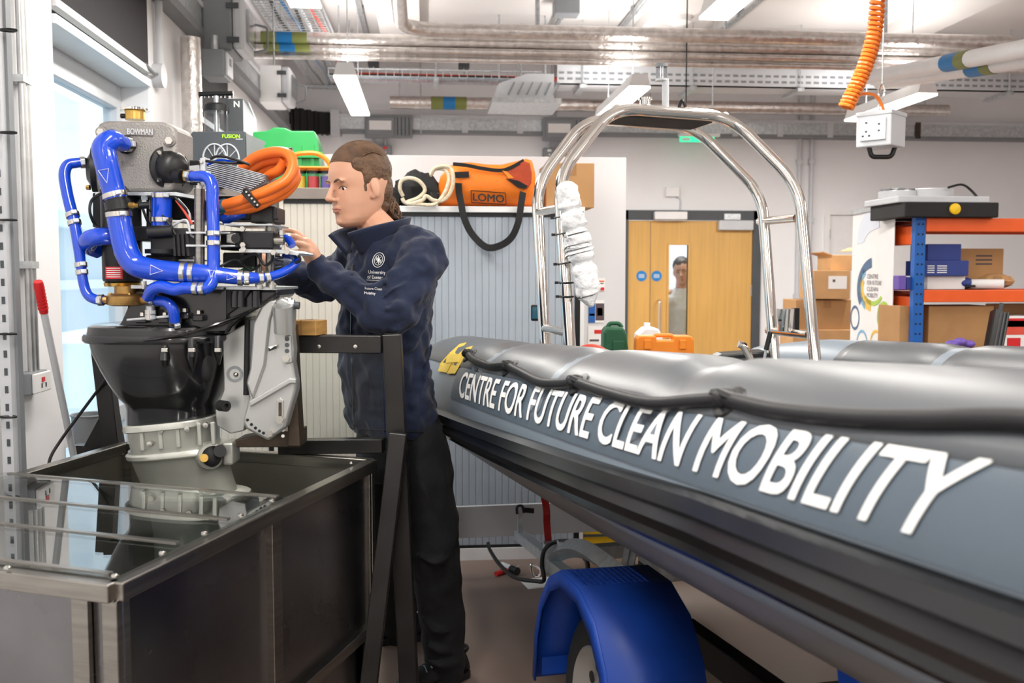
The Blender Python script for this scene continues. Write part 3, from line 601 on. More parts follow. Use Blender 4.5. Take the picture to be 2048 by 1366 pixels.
# orange bag
yb = YCAB+.16
def bag_st(px, ptop, w, sq=2.6):
    p = PY(px, ptop, yb); h = p.z-zC; r = []
    for k in range(28):
        t = 2*math.pi*k/28; c, s = math.cos(t), math.sin(t); r.append(Vector((p.x, yb+w*math.copysign(abs(c)**(2/sq), c), zC+h/2+h/2*math.copysign(abs(s)**(2/sq), s))))
    return r
bag = thing('duffel_bag', 'orange and black duffel bag lying open on the blue grey cabinet', 'bag', (cx(980).x, yb, zC))
m = MB(); m.loft([bag_st(*q) for q in ((876, 372, .05), (881, 352, .10), (893, 336, .15), (912, 327, .165), (940, 326, .17), (970, 330, .17), (1000, 331, .17), (1030, 324, .17), (1050, 319, .165), (1061, 322, .15), (1066, 336, .11), (1068, 360, .06))]); m.build('body', 'orange_bag', bag, angle=60)
ff = yb-.172
def fpt(px, py, o=0.): return PY(px, py, ff-o)
def ribbon(pts, w, normal, name, mt, parent, n=6, thick=.003):
    pts = smooth_path(pts, n); m = MB(); nv = Vector(normal); rings = []
    for i, p in enumerate(pts):
        d = (pts[min(i+1, len(pts)-1)]-pts[max(i-1, 0)]).normalized(); s = d.cross(nv).normalized()*(w/2); k = nv.normalized()*thick/2; rings.append([p-s-k, p+s-k, p+s+k, p-s+k])
    return m.loft(rings).build(name, mt, parent, smooth=False)
ribbon([fpt(906, 328), fpt(935, 331, .005), fpt(965, 337, .004), fpt(1000, 341, .004), fpt(1022, 335, .004), fpt(1048, 321, .0)], .018, (0, -1, 0), 'zip', 'webbing', bag)
m = MB(); m.prism([fpt(x, y, .003) for x, y in ((1003, 342), (1024, 333), (1048, 322), (1060, 326), (1064, 345), (1063, 366), (1055, 378), (1040, 374), (1020, 358))], (0, .012, 0)); m.build('open_lining', 'bag_inner', bag, smooth=False, bevel=.004)
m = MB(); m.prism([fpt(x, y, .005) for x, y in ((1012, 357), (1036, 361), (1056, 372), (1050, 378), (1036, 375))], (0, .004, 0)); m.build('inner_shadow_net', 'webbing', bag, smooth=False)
m = MB(); m.prism([fpt(x, y, .006) for x, y in ((1004, 341), (1014, 343), (1028, 356), (1018, 357))], (0, .004, 0)); m.build('life_vest_strap', 'orange_case', bag, smooth=False)
ribbon([fpt(908, 350, .004), fpt(938, 349, .006)], .03, (0, -1, 0), 'grab_handle', 'webbing', bag)
ribbon([fpt(917, 366, .004), fpt(918, 385, .012), fpt(922, 405, .03), fpt(928, 435, .05), fpt(944, 468, .05), fpt(972, 494, .05), fpt(998, 492, .05), fpt(1022, 476, .05), fpt(1036, 446, .05), fpt(1042, 410, .03), fpt(1046, 384, .01)], .034, (.3, -1, 0), 'carry_strap', 'webbing', bag, 8)
text_on('lettering', 'LOMO', fpt(946, 401, .003), (1, 0, -.06), (0, 0, 1), .036, 'black_plastic', bag, bold=.03, width=fpt(1008, 400).x-fpt(946, 400).x)
m = MB(); pth = [fpt(942, 381, .003), fpt(1011, 386, .003), fpt(1012, 409, .003), fpt(943, 405, .003)]; m.tube(round_path(pth+[pth[0]], .006), .0022, 5); m.build('logo_outline', 'black_plastic', bag)
# black bag and rope left of it
bk = thing('rucksack', 'crumpled black rucksack between the man and the orange bag', 'bag', (cx(830).x, yb, zC)); m = MB()
random.seed(3); c = cx(835, 380)
def lump(u, v):
    th = 2*math.pi*u; ph = math.pi*v; d = Vector((math.cos(th)*math.sin(ph), math.sin(th)*math.sin(ph), -math.cos(ph))); r = 1+.22*mnoise.noise(d*2.3)+.08*mnoise.noise(d*6)
    p = Vector((d.x*.12*r, d.y*.13*r, max(-.085, d.z*.095*r))); return Vector((c.x, yb, zC+.086))+p
m.grid(lump, 28, 16, True); m.build('body', 'webbing', bk)
ribbon([fpt(838, 352, -.02), fpt(856, 362, -.01), fpt(866, 378, -.0), fpt(858, 398, .0)], .05, (0, -1, .3), 'flap', 'webbing', bk)
MB().box(fpt(868, 396, .0), (.05, .03, .06), rotz(.3)).build('buckle', 'black_plastic', bk, smooth=False, bevel=.01)
MB().box(Vector((cx(776, 385).x, yb, zC+.05)), (.12, .16, .1)).build('pocket', 'webbing', bk, smooth=False, bevel=.03)
rp = MB(); pts = []
for (x, y, o) in ((806, 392, .0), (800, 378, .01), (803, 362, .02), (818, 356, .03), (838, 362, .03), (850, 380, .03), (836, 396, .03), (815, 404, .03), (822, 408, .05), (845, 400, .05), (852, 392, .05), (866, 400, .05), (882, 402, .05), (896, 392, .05), (905, 372, .05), (906, 350, .05), (900, 336, .04), (884, 332, .04), (868, 338, .03), (862, 350, .02), (870, 338, .02), (890, 340, .03), (898, 356, .045), (890, 385, .05), (870, 408, .05), (840, 409, .05), (812, 406, .05), (804, 396, .05)): pts.append(fpt(x, y, o+.01))
rp.tube(smooth_path(pts, 6), .0095, 7); tag(rp.build('rope_coil', 'rope_cream'), 'cream and brown rope coiled in front of the black rucksack', 'rope')
# items on the left cabinets
zA = PY(500, 377, YCAB).z
def fb(px, py, dy=.08): return PY(px, py, YCAB+dy)
fbx = thing('filament_box', 'dark grey printed carton with lime lettering on the cream cabinet', 'box', (fb(440, 330).x, YCAB+.2, zA)); y1 = YCAB+.08
m = MB(); m.prism([Vector((fb(x, 300).x, y1, zA if y is None else fb(x, y).z)) for x, y in ((352, None), (354, 305), (386, 263), (491, 263), (491, None))], (0, .26, 0)); m.build('carton', 'dark_grey', fbx, smooth=False, bevel=.003)
m = MB(); xs = fb(492, 300).x; m.prism([Vector((xs, y1+.01, zA)), Vector((xs, y1+.01, fb(492, 266).z)), Vector((fb(522, 300).x, y1+.14, fb(522, 276).z)), Vector((fb(523, 300).x, y1+.14, zA))], (0, .05, 0)); m.build('side_flap', 'mid_grey', fbx, smooth=False)
text_on('lettering', 'FUSION', fb(445, 276)+Vector((0, -.004, 0)), (1, 0, 0), (0, 0, 1), .018, 'lime', fbx, bold=.03, width=fb(480, 270).x-fb(445, 270).x)
bx(MB(), fb(466, 1).x, fb(480, 1).x, y1-.002, y1, fb(470, 279).z, fb(470, 277.5).z).build('small_print', 'light_grey', fbx, smooth=False)
for (px, r, o) in ((430, .072, .006), (455, .072, .002)):
    cc = fb(px, 318)+Vector((0, -o, 0)); cc.z = max(cc.z, zA+.072*.9); ring = [cc+Vector((r*.62*math.cos(t)*1.25, 0, r*math.sin(t))) for t in [2*math.pi*k/28 for k in range(28)]]
    sp = MB().tube(ring, .004, 5, closed=True).build('printed_spool', 'light_grey', fbx)
    for k in range(8): MB().bar(cc, ring[int(k*3.5)], .004, .003).build('spool_spoke', 'light_grey', sp, smooth=False)
bk2 = thing('pump_carton', 'black carton behind the hand pump on the cream cabinet', 'box', (fb(475, 300).x, YCAB+.4, zA)); m = MB(); q0, q1 = PY(448, 197, YCAB+.36), PY(487, 263, YCAB+.36); bx(m, q0.x, q1.x, YCAB+.36, YCAB+.45, zA, q0.z); m.build('body', 'dark_grey', bk2, smooth=False)
m = MB(); m.prism([Vector((q1.x, YCAB+.36, zA)), Vector((q1.x, YCAB+.36, q0.z+.0)), Vector((q1.x+.03, YCAB+.34, q0.z-.02)), Vector((q1.x+.06, YCAB+.36, q0.z-.1)), Vector((q1.x+.07, YCAB+.36, zA))], (0, .04, 0)); m.build('torn_side', 'light_grey', bk2, smooth=False)
text_on('lettering', 'N', PY(468, 214, YCAB+.357), (1, 0, 0), (0, 0, 1), .03, 'letter_white', bk2, bold=.03)
hp = thing('hand_pump', 'black and clear hand pump standing behind the dark carton', 'pump', (fb(432, 300).x, YCAB+.38, zA)); c = PY(435, 250, YCAB+.30); c.y = YCAB+.28
def hz(py): return PY(435, py, YCAB+.28).z
m = MB(); m.cyl((c.x, c.y, zA), (c.x, c.y, hz(222)), .06, 20); m.build('barrel', 'jar_clear', hp); MB().lathe((c.x, c.y, hz(224)), (0, 0, 1), [(0, .064), (.03, .064), (.04, .05), (.045, .015)], 20).build('cap', 'black_plastic', hp)
MB().cyl((c.x, c.y, zA), (c.x, c.y, hz(192)), .012, 10).build('shaft', 'galv', hp); MB().cyl((c.x-.085, c.y, hz(189)), (c.x+.085, c.y, hz(186)), .012, 12).build('handle', 'black_plastic', hp)
for k in range(9): MB().box((c.x-.08+k*.02, c.y, hz(193)), (.008, .012, .014)).build('handle_rib', 'black_plastic', hp, smooth=False)
MB().lathe((c.x, c.y, zA), (0, 0, 1), [(0, .075), (.02, .075), (.035, .062)], 20).build('foot', 'black_plastic', hp)
# green tray
yg = YCAB+.30; gt = thing('plastic_crate', 'upturned green plastic crate behind the orange jar organiser', 'crate', (PY(575, 300, yg).x, yg, zA)); m = MB()
pr = [(512, None), (512, 268), (540, 266), (553, 259), (575, 260), (588, 266), (632, 266), (640, 290), (645, None)]
m.prism([Vector((PY(x, 300, yg).x, yg-.08, zA if y is None else PY(x, y, yg).z)) for x, y in pr], (0, .22, 0)); m.build('body', 'green_plastic', gt, smooth=False, bevel=.006)
for x in (530, 560, 600, 625): p = PY(x, 290, yg-.084); bx(MB(), p.x-.008, p.x+.008, yg-.09, yg-.08, zA, p.z).build('rib', 'green_plastic', gt, smooth=False)
p0, p1 = PY(508, 300, yg-.09), PY(646, 304, yg-.09); bx(MB(), p0.x, p1.x, yg-.1, yg-.08, p1.z-.03, p1.z).build('rim', 'green_plastic', gt, smooth=False)
# orange organiser with jars
yo = YCAB+.07; org = thing('jar_organiser', 'orange carrying rack holding small jars beside the man\'s forehead', 'organiser', (PY(625, 370, yo).x, yo, zA))
def oo(px, py): return PY(px, py, yo)
hnd = [oo(575, 336), oo(578, 322), oo(592, 309), (oo(622, 306)), oo(640, 310), oo(655, 322), oo(662, 336)]; MB().tube(smooth_path(hnd, 6), .011, 8).build('handle', 'orange_case', org)
zr = oo(620, 334).z; bx(MB(), oo(568, 0).x, oo(690, 0).x, yo-.045, yo+.045, zr-.012, zr).build('rack', 'orange_case', org, smooth=False, bevel=.004)
for k, (px, mc) in enumerate(((575, 'black_matte'), (600, 'yellow_vinyl'), (627, 'red_plastic'), (653, 'purple'), (680, 'yellow_vinyl'))):
    p = oo(px, 370); j = MB().cyl((p.x, yo, zA+.001), (p.x, yo, zr-.03), .031, 16).build('jar', 'jar_clear', org); MB().cyl((p.x, yo, zA+.004), (p.x, yo, zA+.004+(zr-zA)*.55), .027, 14).build('fill', mc, j); MB().cyl((p.x, yo, zr-.03), (p.x, yo, zr-.012), .032, 16).build('lid', 'black_plastic', j)
    MB().tube([Vector((p.x+.033*math.cos(t), yo+.033*math.sin(t), zr-.014)) for t in [2*math.pi*k/16 for k in range(16)]], .006, 5, closed=True).build('holder_ring', 'orange_case', org)
# posters on the partition
ypt = pt1.y-.027
def poster(px0, px1, y0, y1, m, lab, extra=()):
    a, b = PY(px0, y0, ypt), PY(px1, y1, ypt); t = thing('poster', lab, 'poster', (a.x, ypt, b.z), 'notices on the partition'); bx(MB(), a.x, b.x, ypt-.002, ypt, b.z, a.z).build('sheet', m, t, smooth=False)
    for (u0, u1, w0, w1, mm) in extra: bx(MB(), a.x+(b.x-a.x)*u0, a.x+(b.x-a.x)*u1, ypt-.0035, ypt-.002, b.z+(a.z-b.z)*w0, b.z+(a.z-b.z)*w1).build('print', mm, t, smooth=False)
poster(1178, 1210, 556, 582, 'paper', 'white notice with a red strip right of the bubble wrap', ((.35, .95, .05, .28, 'red_plastic'), (.1, .9, .55, .62, 'print_dark'), (.5, .95, .7, .8, 'rack_orange')))
poster(1177, 1208, 600, 645, 'paper', 'notice with a blue and a dark round picture on the partition', ((0, .42, 0, 1, 'rack_blue'), (.45, 1, .1, .85, 'print_dark'), (.55, .9, .3, .65, 'paper'), (.05, .4, .3, .4, 'red_plastic')))
poster(1176, 1207, 652, 690, 'paper', 'white notice with small red print low on the partition', ((.4, .9, .6, .8, 'red_plastic'), (.1, .7, .2, .3, 'print_dark')))
# ================================================================ RIGHT BACKGROUND: rack, banner, boxes
YK = P(1838, 560, 5.4).y
def rk(px, py, y=None): return PY(px, py, YK if y is None else y)
rack = thing('storage_rack', 'blue and orange boltless storage rack at the right edge', 'rack', (rk(1838, 700).x, YK+.3, 0)); xu = rk(1838, 560).x; ztop = rk(1838, 434).z
RD = .36; xfar = xu+1.9
for x in (xu, xfar):
    for y in (YK, YK+RD):
        u = MB(); bx(u, x-.03, x+.03, y-.002, y+.002, 0, ztop); bx(u, x-.03, x-.026, y, y+.04, 0, ztop); up = u.build('upright', 'rack_blue', rack, smooth=False)
        if x == xu and y == YK:
            src = None
            for k in range(30):
                z = .12+k*.055
                if z > ztop-.03: break
                for dx in (-.012, .012):
                    if src is None:
                        hm = MB(); hm.lathe((x+dx, y-.002, z), (0, -1, 0), [(0, .006), (.0012, .006)], 8); src = hm.build('key_hole', 'black_matte', up)
                    else: inst(src, 'key_hole', (x+dx, y-.0026, z), up)
zs2 = rk(1940, 592).z; zs1 = rk(1940, 450).z
for zz, hh in ((zs1, .075), (zs2, .068), (.28, .07)):
    for y in (YK-.012, YK+RD-.02): bx(MB(), xu+.03, xfar-.03, y, y+.03, zz-hh/2, zz+hh/2).build('long_beam', 'rack_orange', rack, smooth=False, bevel=.004)
    for x in (xu, xfar): bx(MB(), x-.02, x+.02, YK+.02, YK+RD-.02, zz-hh/2-.07, zz-.005).build('end_beam', 'rack_orange', rack, smooth=False, bevel=.004)
    bx(MB(), xu-.0, xfar, YK+.02, YK+RD-.02, zz+.01, zz+.026).build('shelf_board', 'rack_maroon', rack, smooth=False)
zt1 = zs1+.0385; 
# cooling unit on the rack top
cu = thing('cooling_unit', 'black and silver twin fan unit lying on top of the storage rack', 'fan unit', (rk(1890, 430).x, YK+.25, zt1)); a, b = rk(1800, 400), rk(1985, 432)
bx(MB(), a.x, b.x, YK-.06, YK+.36, zt1, zt1+.082).build('radiator', 'black_matte', cu, smooth=False, bevel=.006); bx(MB(), a.x-.02, b.x-.03, YK-.02, YK+.4, zt1+.082, zt1+.118).build('shroud', 'light_grey', cu, smooth=False, bevel=.006)
for px, s in ((1830, .8), (1895, 1.)):
    c = Vector((rk(px, 390).x, YK+.2, zt1+.118)); fan = MB().lathe(c, (0, 0, 1), [(0, .13*s), (.05*s, .13*s), (.055*s, .11*s), (.02, .10*s)], 24).build('fan_ring', 'light_grey', cu)
    for k in range(7): MB().bar(c+ZU*.045, c+ZU*.05+Vector((math.cos(k*.9)*.115*s, math.sin(k*.9)*.115*s, 0)), .035, .008).build('fan_blade', 'mid_grey', fan, smooth=False)
    MB().cyl(c, c+ZU*.06, .04*s, 16).build('fan_hub', 'galv', fan)
MB().tube(smooth_path([(rk(1905, 380).x, YK+.05, zt1+.17), (rk(1930, 372).x, YK+.03, zt1+.185), (rk(1950, 380).x, YK+.03, zt1+.15), (rk(1958, 390).x, YK+.0, zt1+.1)], 6), .007, 6).build('cable', 'cord_black', cu)
c = rk(1909, 418, YK-.06); MB().lathe(c, (0, -1, 0), [(0, .03), (.012, .03), (.016, .024)], 20).build('yellow_cap', 'yellow_paint', cu)
# boxes on the rack
zb2 = zs2+.035
def rbox(name, px0, px1, py0, py1, lab, m='box_blue', dy=.06, dep=.25, zbase=None, prints=()):
    a, b = rk(px0, py0, YK+dy), rk(px1, py1, YK+dy); z0 = zb2 if zbase is None else zbase; z1 = a.z
    t = thing(name, lab, 'box', ((a.x+b.x)/2, YK+dy+dep/2, z0)); bx(MB(), a.x, b.x, YK+dy, YK+dy+dep, z0, z1).build('body', m, t, smooth=False, bevel=.003)
    for (u0, u1, w0, w1, mm) in prints: bx(MB(), a.x+(b.x-a.x)*u0, a.x+(b.x-a.x)*u1, YK+dy-.0015, YK+dy, z0+(z1-z0)*w0, z0+(z1-z0)*w1).build('print', mm, t, smooth=False)
    return z1
z = rbox('white_carton', 1855, 1930, 552, 578, 'low white carton under the blue boxes on the rack', 'paper', .08, .2)
lines = tuple((.06, .22, .2+.14*k, .26+.14*k, 'letter_white') for k in range(4))+tuple((.28, .5, .2+.14*k, .26+.14*k, 'letter_white') for k in range(4))
z = rbox('blue_carton', 1850, 1937, 521, 552, 'dark blue printed carton in the middle of the rack shelf', 'box_blue', .05, .22, z, lines)
rbox('blue_carton', 1856, 1922, 488, 521, 'plain dark blue carton topmost on the rack shelf', 'box_blue', .08, .2, z)
rbox('brown_carton', 1915, 2005, 497, 578, 'brown carton with faint print behind the blue boxes', 'cardboard', .2, .14, None, ((.4, .75, .8, .84, 'print_dark'), (.4, .75, .7, .74, 'print_dark'), (.4, .75, .6, .64, 'print_dark')))
rbox('purple_carton', 1798, 1812, 551, 578, 'small purple carton left of the blue rack upright', 'purple', .02, .07)
rbox('purple_carton', 1814, 1826, 554, 578, 'small dark blue carton touching the blue rack upright', 'box_blue', .02, .07)
a = rk(1968, 572, YK+.1); tc_ = thing('rolled_sheet', 'white tubular roll lying on the right of the rack shelf', 'roll', (a.x, YK+.1, zb2)); MB().cyl((rk(1962, 570).x, YK+.1, zb2+.03), (rk(2012, 570).x, YK+.02, zb2+.03), .028, 14).build('roll', 'paper', tc_); MB().cyl((rk(2011, 570).x, YK+.022, zb2+.03), (rk(2012.5, 570).x, YK+.018, zb2+.03), .018, 12).build('roll_end', 'dark_grey', tc_)
t = thing('blue_bundle', 'blue folded bundle on the rack shelf beside the roll', 'bundle', (rk(1950, 565).x, YK+.1, zb2)); MB().ell((rk(1950, 565).x, YK+.12, zb2+.035), (.06, .05, .035)).build('cloth', 'box_blue', t); MB().box((rk(1955, 565).x, YK+.07, zb2+.02), (.05, .02, .012)).build('band', 'black_plastic', t, smooth=False)
t = thing('paper_bag', 'brown crumpled paper on the right end of the rack shelf', 'paper', (rk(2035, 560).x, YK+.2, zb2)); MB().ell((rk(2030, 560).x, YK+.2, zb2+.045), (.11, .1, .045), None, 10, 6).build('paper', 'card_light', t, smooth=False); MB().box((rk(2030, 560).x, YK+.12, zb2+.06), (.09, .05, .03), rotz(.5)).build('fold', 'card_light', t, smooth=False)
# lower shelf cartons
z0l = .325
rbox('brown_carton', 1858, 1985, 612, 700, 'large brown carton on the lower rack shelf', 'cardboard', .06, .26, z0l); rbox('brown_carton', 1800, 1826, 612, 700, 'brown carton left of the blue rack upright on the lower shelf', 'cardboard', .06, .26, z0l)
rbox('brown_carton', 1990, 2120, 608, 690, 'brown carton at the right end of the lower rack shelf', 'card_light', .24, .1, z0l)
z = rbox('printed_carton', 2005, 2110, 632, 692, 'white carton with red print at the lower right of the rack', 'paper', .02, .2, z0l, ((0, 1, .88, .97, 'red_pipe'), (.1, .35, .80, .86, 'red_plastic'), (.08, .5, .93, .985, 'red_plastic'), (.08, .14, .62, .68, 'print_dark'), (.2, .8, .6, .63, 'mid_grey'), (.2, .8, .5, .53, 'mid_grey')))
t = thing('black_column', 'tall black finned bar leaning on the rack front', 'bar', P(1985, 1000, 5.1)); a, b = P(2000, 625, 5.15), P(1975, 760, 5.0); MB().bar(a, b, .085, .05, FWH).build('bar', 'black_plastic', t, smooth=False, bevel=.005)
for k in range(4): MB().bar(a+RT*(-.03+.02*k)-FWH*.027, b+RT*(-.03+.02*k)-FWH*.027, .006, .006, FWH).build('fin', 'dark_grey', t, smooth=False)
MB().tube([a, a+ZU*.05+RT*.01], .012, 8).build('stem', 'dark_grey', t)
t = thing('glove', 'purple and green gloves lying at the boat rim below the rack', 'gloves', P(1925, 690, 4.9))
for k, (px, py, mm, r) in enumerate(((1905, 688, 'purple', (.04, .03, .02)), (1920, 684, 'purple', (.035, .03, .022)), (1938, 688, 'purple', (.03, .03, .02)), (1885, 692, 'green_plastic', (.04, .03, .015)))): MB().ell(P(px, py, 4.9), r, None, 12, 8).build('glove_part', mm, t)
# banner
bn = thing('roll_up_banner', 'white roll-up banner with a coloured arc logo beside the rack', 'banner', P(1748, 1000, 5.95))
q0, q1 = P(1707, 426, 6.35), P(1791, 407, 5.55); zt = (q0.z+q1.z)/2; B0 = Vector((q0.x, q0.y, 0)); B1 = Vector((q1.x, q1.y, 0)); bu = (B1-B0).normalized(); bnn = bu.cross(ZU)*1
if bnn.dot(CAM-B0) < 0: bnn = -bnn
BWd = (B1-B0).length; MB().box((B0+B1)/2+ZU*(zt/2+.04), (BWd, .004, zt-.08), basis(bu, ZU.cross(bu), ZU)).build('sheet', 'paper', bn, smooth=False)
MB().bar(B0+ZU*zt, B1+ZU*zt, .03, .03).build('top_rail', 'galv', bn, smooth=False); MB().bar(B0+ZU*.04, B1+ZU*.04, .16, .08).build('base', 'galv', bn, smooth=False, bevel=.01); MB().cyl((B0+B1)/2-bnn*.04+ZU*.05, (B0+B1)/2-bnn*.04+ZU*zt, .012, 8).build('pole', 'galv', bn)
def bpnt(u, z, o=.004): return B0+bu*(BWd*u)+ZU*z+bnn*o
def barc(cu_, cz, ru, rz, t0, t1, w, m, w1=None):
    mm = MB(); n = 28; vs = []
    for k in range(n+1):
        t = math.radians(t0+(t1-t0)*k/n); ww = w if w1 is None else w+(w1-w)*k/n
        for s in (0, 1): vs.append(bpnt(cu_+(ru-s*ww/BWd)*math.cos(t), cz+(rz-s*ww)*math.sin(t)))
    mm.add(vs, [(2*k, 2*k+1, 2*k+3, 2*k+2) for k in range(n)]); mm.build('printed_arc', m, bn, smooth=False)
def bz(py): return P(1748, py, 5.95).z
zc0 = bz(577); mat('arc_slate', '4A6A8C', .5, var=.02); mat('arc_sky', '7FB6D6', .5, var=.02); mat('arc_yellow', 'EBC04A', .5, var=.02); mat('arc_green', 'A9CC4E', .5, var=.02); mat('arc_pale', 'DCE3EE', .5, var=.02)
sc = 5.95/F_PX; R1 = 62*sc
barc(.58, zc0, .42, R1, 100, 215, .06, 'arc_slate'); barc(.58, zc0, .37, R1*.86, 130, 235, .05, 'arc_sky'); barc(.56, zc0, .33, R1*.75, 150, 262, .07, 'arc_yellow'); barc(.56, zc0, .25, R1*.55, 215, 330, .028, 'arc_green'); barc(.75, bz(480), .62, 75*sc, 100, 185, .16, 'arc_pale')
for (cu_, py, ru, rpx, m) in ((.12, 640, .12, 26, 'arc_slate'), (.82, 630, .15, 30, 'arc_green'), (.32, 690, .14, 28, 'arc_sky'), (.66, 685, .14, 28, 'arc_yellow')): barc(cu_, bz(py), ru, rpx*sc, 0, 360, .018, m)
for k, w in enumerate(('CENTRE', 'FOR FUTURE', 'CLEAN', 'MOBILITY')): text_on('lettering', w, bpnt(.42, bz(557+12.5*k), .005), bu if bu.cross(ZU).dot(bnn) > 0 else -bu, ZU, .026, 'print_dark', bn, width=BWd*(.26 if k != 1 else .34))
# stacked cartons left of the banner
def fcart(px0, px1, py0, py1, D, lab, **k):
    a, b = P(px0, py0, D), P(px1, py1, D); d = ((b-a).dot(RT), .38, a.z-b.z); c = (a+b)/2+FWH*.19; c.z = (a.z+b.z)/2; return carton('cardboard_box', lab, c, d, RC, group='cartons stacked left of the banner', **k)
fcart(1592, 1716, 600, 660, 7.9, 'wide brown carton with tape under the labelled carton by the banner')
fcart(1586, 1720, 660, 760, 7.85, 'lowest visible brown carton of the stack by the banner', m='card_light', tape=False)
fcart(1585, 1722, 760, 930, 7.8, 'bottom brown carton of the stack by the banner hidden by the boat', m='card_light', tape=False)
fcart(1628, 1700, 541, 598, 7.85, 'brown carton with a white address label left of the banner', addr=True, m='card_light', tape=False)
fcart(1664, 1712, 510, 541, 8.0, 'open brown carton topmost left of the banner', m='card_light', tape=False, flap=True)
# yellow bin below the boat
a, b = P(1178, 1072, 4.75), P(1268, 1140, 4.75); t = thing('yellow_cabinet', 'low yellow metal cabinet seen under the boat', 'cabinet', (a.x, a.y, 0)); c = Vector(((a.x+b.x)/2, a.y+.2, 0)); zt_ = .62
zt_ = .55; cc = P(1226, 1120, 4.9); MB().box((cc.x, cc.y+.2, zt_/2), (.3, .35, zt_)).build('body', 'yellow_paint', t, smooth=False, bevel=.006); bx(MB(), cc.x-.15, cc.x+.15, cc.y+.018, cc.y+.024, .10, .112).build('door_gap', 'dark_grey', t, smooth=False); MB().box((cc.x+.1, cc.y+.015, .35), (.015, .02, .08)).build('handle', 'black_plastic', t, smooth=False)
# ================================================================ INFLATABLE BOAT
ES = RT*.266-FWH*.964; ET_ = RT*.964+FWH*.266; BO = G(-.314, 4.4, 0)
def BW(s, t, z): return BO+ES*s+ET_*t+ZU*(z-.024*t)
TR = .20; TW = 1.68
def ztop(s): return 1.175+.03*s+.005*s*s
def tc(s): return BW(s, 0, ztop(s)-TR)
def TS(s, phi, off=0., port=False):
    r = TR*trad(s)+off; q = tc(s) if not port else BW(s, TW, ztop(s)-TR)
    return q+(-ET_ if not port else ET_)*(r*math.cos(phi))+ZU*(r*math.sin(phi))
def trad(s): return 1. if s > .45 else max(.02, .70+.30*max(0., (s+.12)/.57)**.8) if s > -.12 else .5
def proj(p):
    v = p-CAM; d = v.dot(FW); return 1024+F_PX*v.dot(RT)/d, 683-F_PX*v.dot(UPC)/d
_sg = np.linspace(-.12, 3.7, 270); _pg = np.linspace(-1.0, 1.9, 150); _tab = []
for _s in _sg:
    for _p in _pg:
        _tab.append((_s, _p)+proj(TS(float(_s), float(_p))))
_tab = np.array(_tab)
def TSP(px, py):
    """pixel of the photograph -> (s, phi) on the near tube"""
    d = (_tab[:, 2]-px)**2+(_tab[:, 3]-py)**2; i = int(np.argmin(d)); s, p = _tab[i, 0], _tab[i, 1]
    st, sp = .012, .012
    for _ in range(40):
        best = None
        for ds in (-st, 0, st):
            for dp in (-sp, 0, sp):
                x, y = proj(TS(s+ds, p+dp)); e = (x-px)**2+(y-py)**2
                if best is None or e < best[0]: best = (e, ds, dp)
        s += best[1]; p += best[2]
        if best[1] == 0 and best[2] == 0: st *= .5; sp *= .5
    return s, p
boat = thing('inflatable_boat', 'grey rigid inflatable boat with white lettering on its side, on a trailer', 'boat', BW(2.4, .84, .0))
SN = [-.14, -.13, -.11, -.06, 0., .1, .22, .36, .5]+[.5+.1*i for i in range(1, 36)]
bowp = [(4.15, .02), (4.5, .10), (4.8, .25), (5.02, .47), (5.14, .72), (5.16, .84)]
def ring(c, u, r, n=36): return [c+u*(r*math.cos(2*math.pi*k/n))+ZU*(r*math.sin(2*math.pi*k/n)) for k in range(n)]
def side_rings(port, a0=0, a1=2*math.pi, n=36, off=0.):
    out = []
    for s in SN:
        q = BW(s, TW if port else 0, ztop(max(s, 0))-TR); r = TR*trad(s); 
        if s < -.11: r = TR*(.25 if s < -.135 else .5)
        seam = 0.
        for sm in (1.35, 2.05, 2.72):
            seam += -.018*math.exp(-((s-sm)/.06)**2)
        u = ET_ if port else -ET_; out.append([q+u*((r+off+(seam if math.sin(2*math.pi*k/n) > .3 else 0))*math.cos(2*math.pi*k/n))+ZU*((r+off+(seam if math.sin(2*math.pi*k/n) > .3 else 0))*math.sin(2*math.pi*k/n)) for k in range(n)])
    return out
def bow_rings(port):
    out = []; prev = None
    for i, (s, t) in enumerate(bowp):
        tt = TW-t if port else t; j = min(i+1, len(bowp)-1); k = max(i-1, 0); ds, dt = bowp[j][0]-bowp[k][0], bowp[j][1]-bowp[k][1]; L = math.hypot(ds, dt); nrm = (ES*(dt/L)+(-ET_ if not port else ET_)*(ds/L))
        out.append(ring(BW(s, tt, ztop(s)-TR), nrm.normalized(), TR))
    return out
m = MB(); m.loft(side_rings(False)+bow_rings(False)); m.build('starboard_tube', 'tube_grey', boat, angle=80)
m = MB(); m.loft(side_rings(True)+bow_rings(True)); m.build('port_tube', 'tube_grey', boat, angle=80)
def surf_patch(s0, s1, p0, p1, off, name, mt, port=False, ns=60, np_=14, solid=0.):
    m = MB(); m.grid(lambda u, v: TS(s0+(s1-s0)*u, p0+(p1-p0)*v, off+(-.018*sum(math.exp(-((s0+(s1-s0)*u-sm)/.06)**2) for sm in (1.35, 2.05, 2.72)) if math.sin(p0+(p1-p0)*v) > .3 else 0), port), ns, np_); return m.build(name, mt, boat, angle=80, solid=solid)
surf_patch(.25, 3.95, .62, 2.3, .003, 'wear_patch', 'tube_dark', solid=.002); surf_patch(.75, 3.95, .5, 2.6, .003, 'wear_patch', 'tube_dark', True, solid=.002)
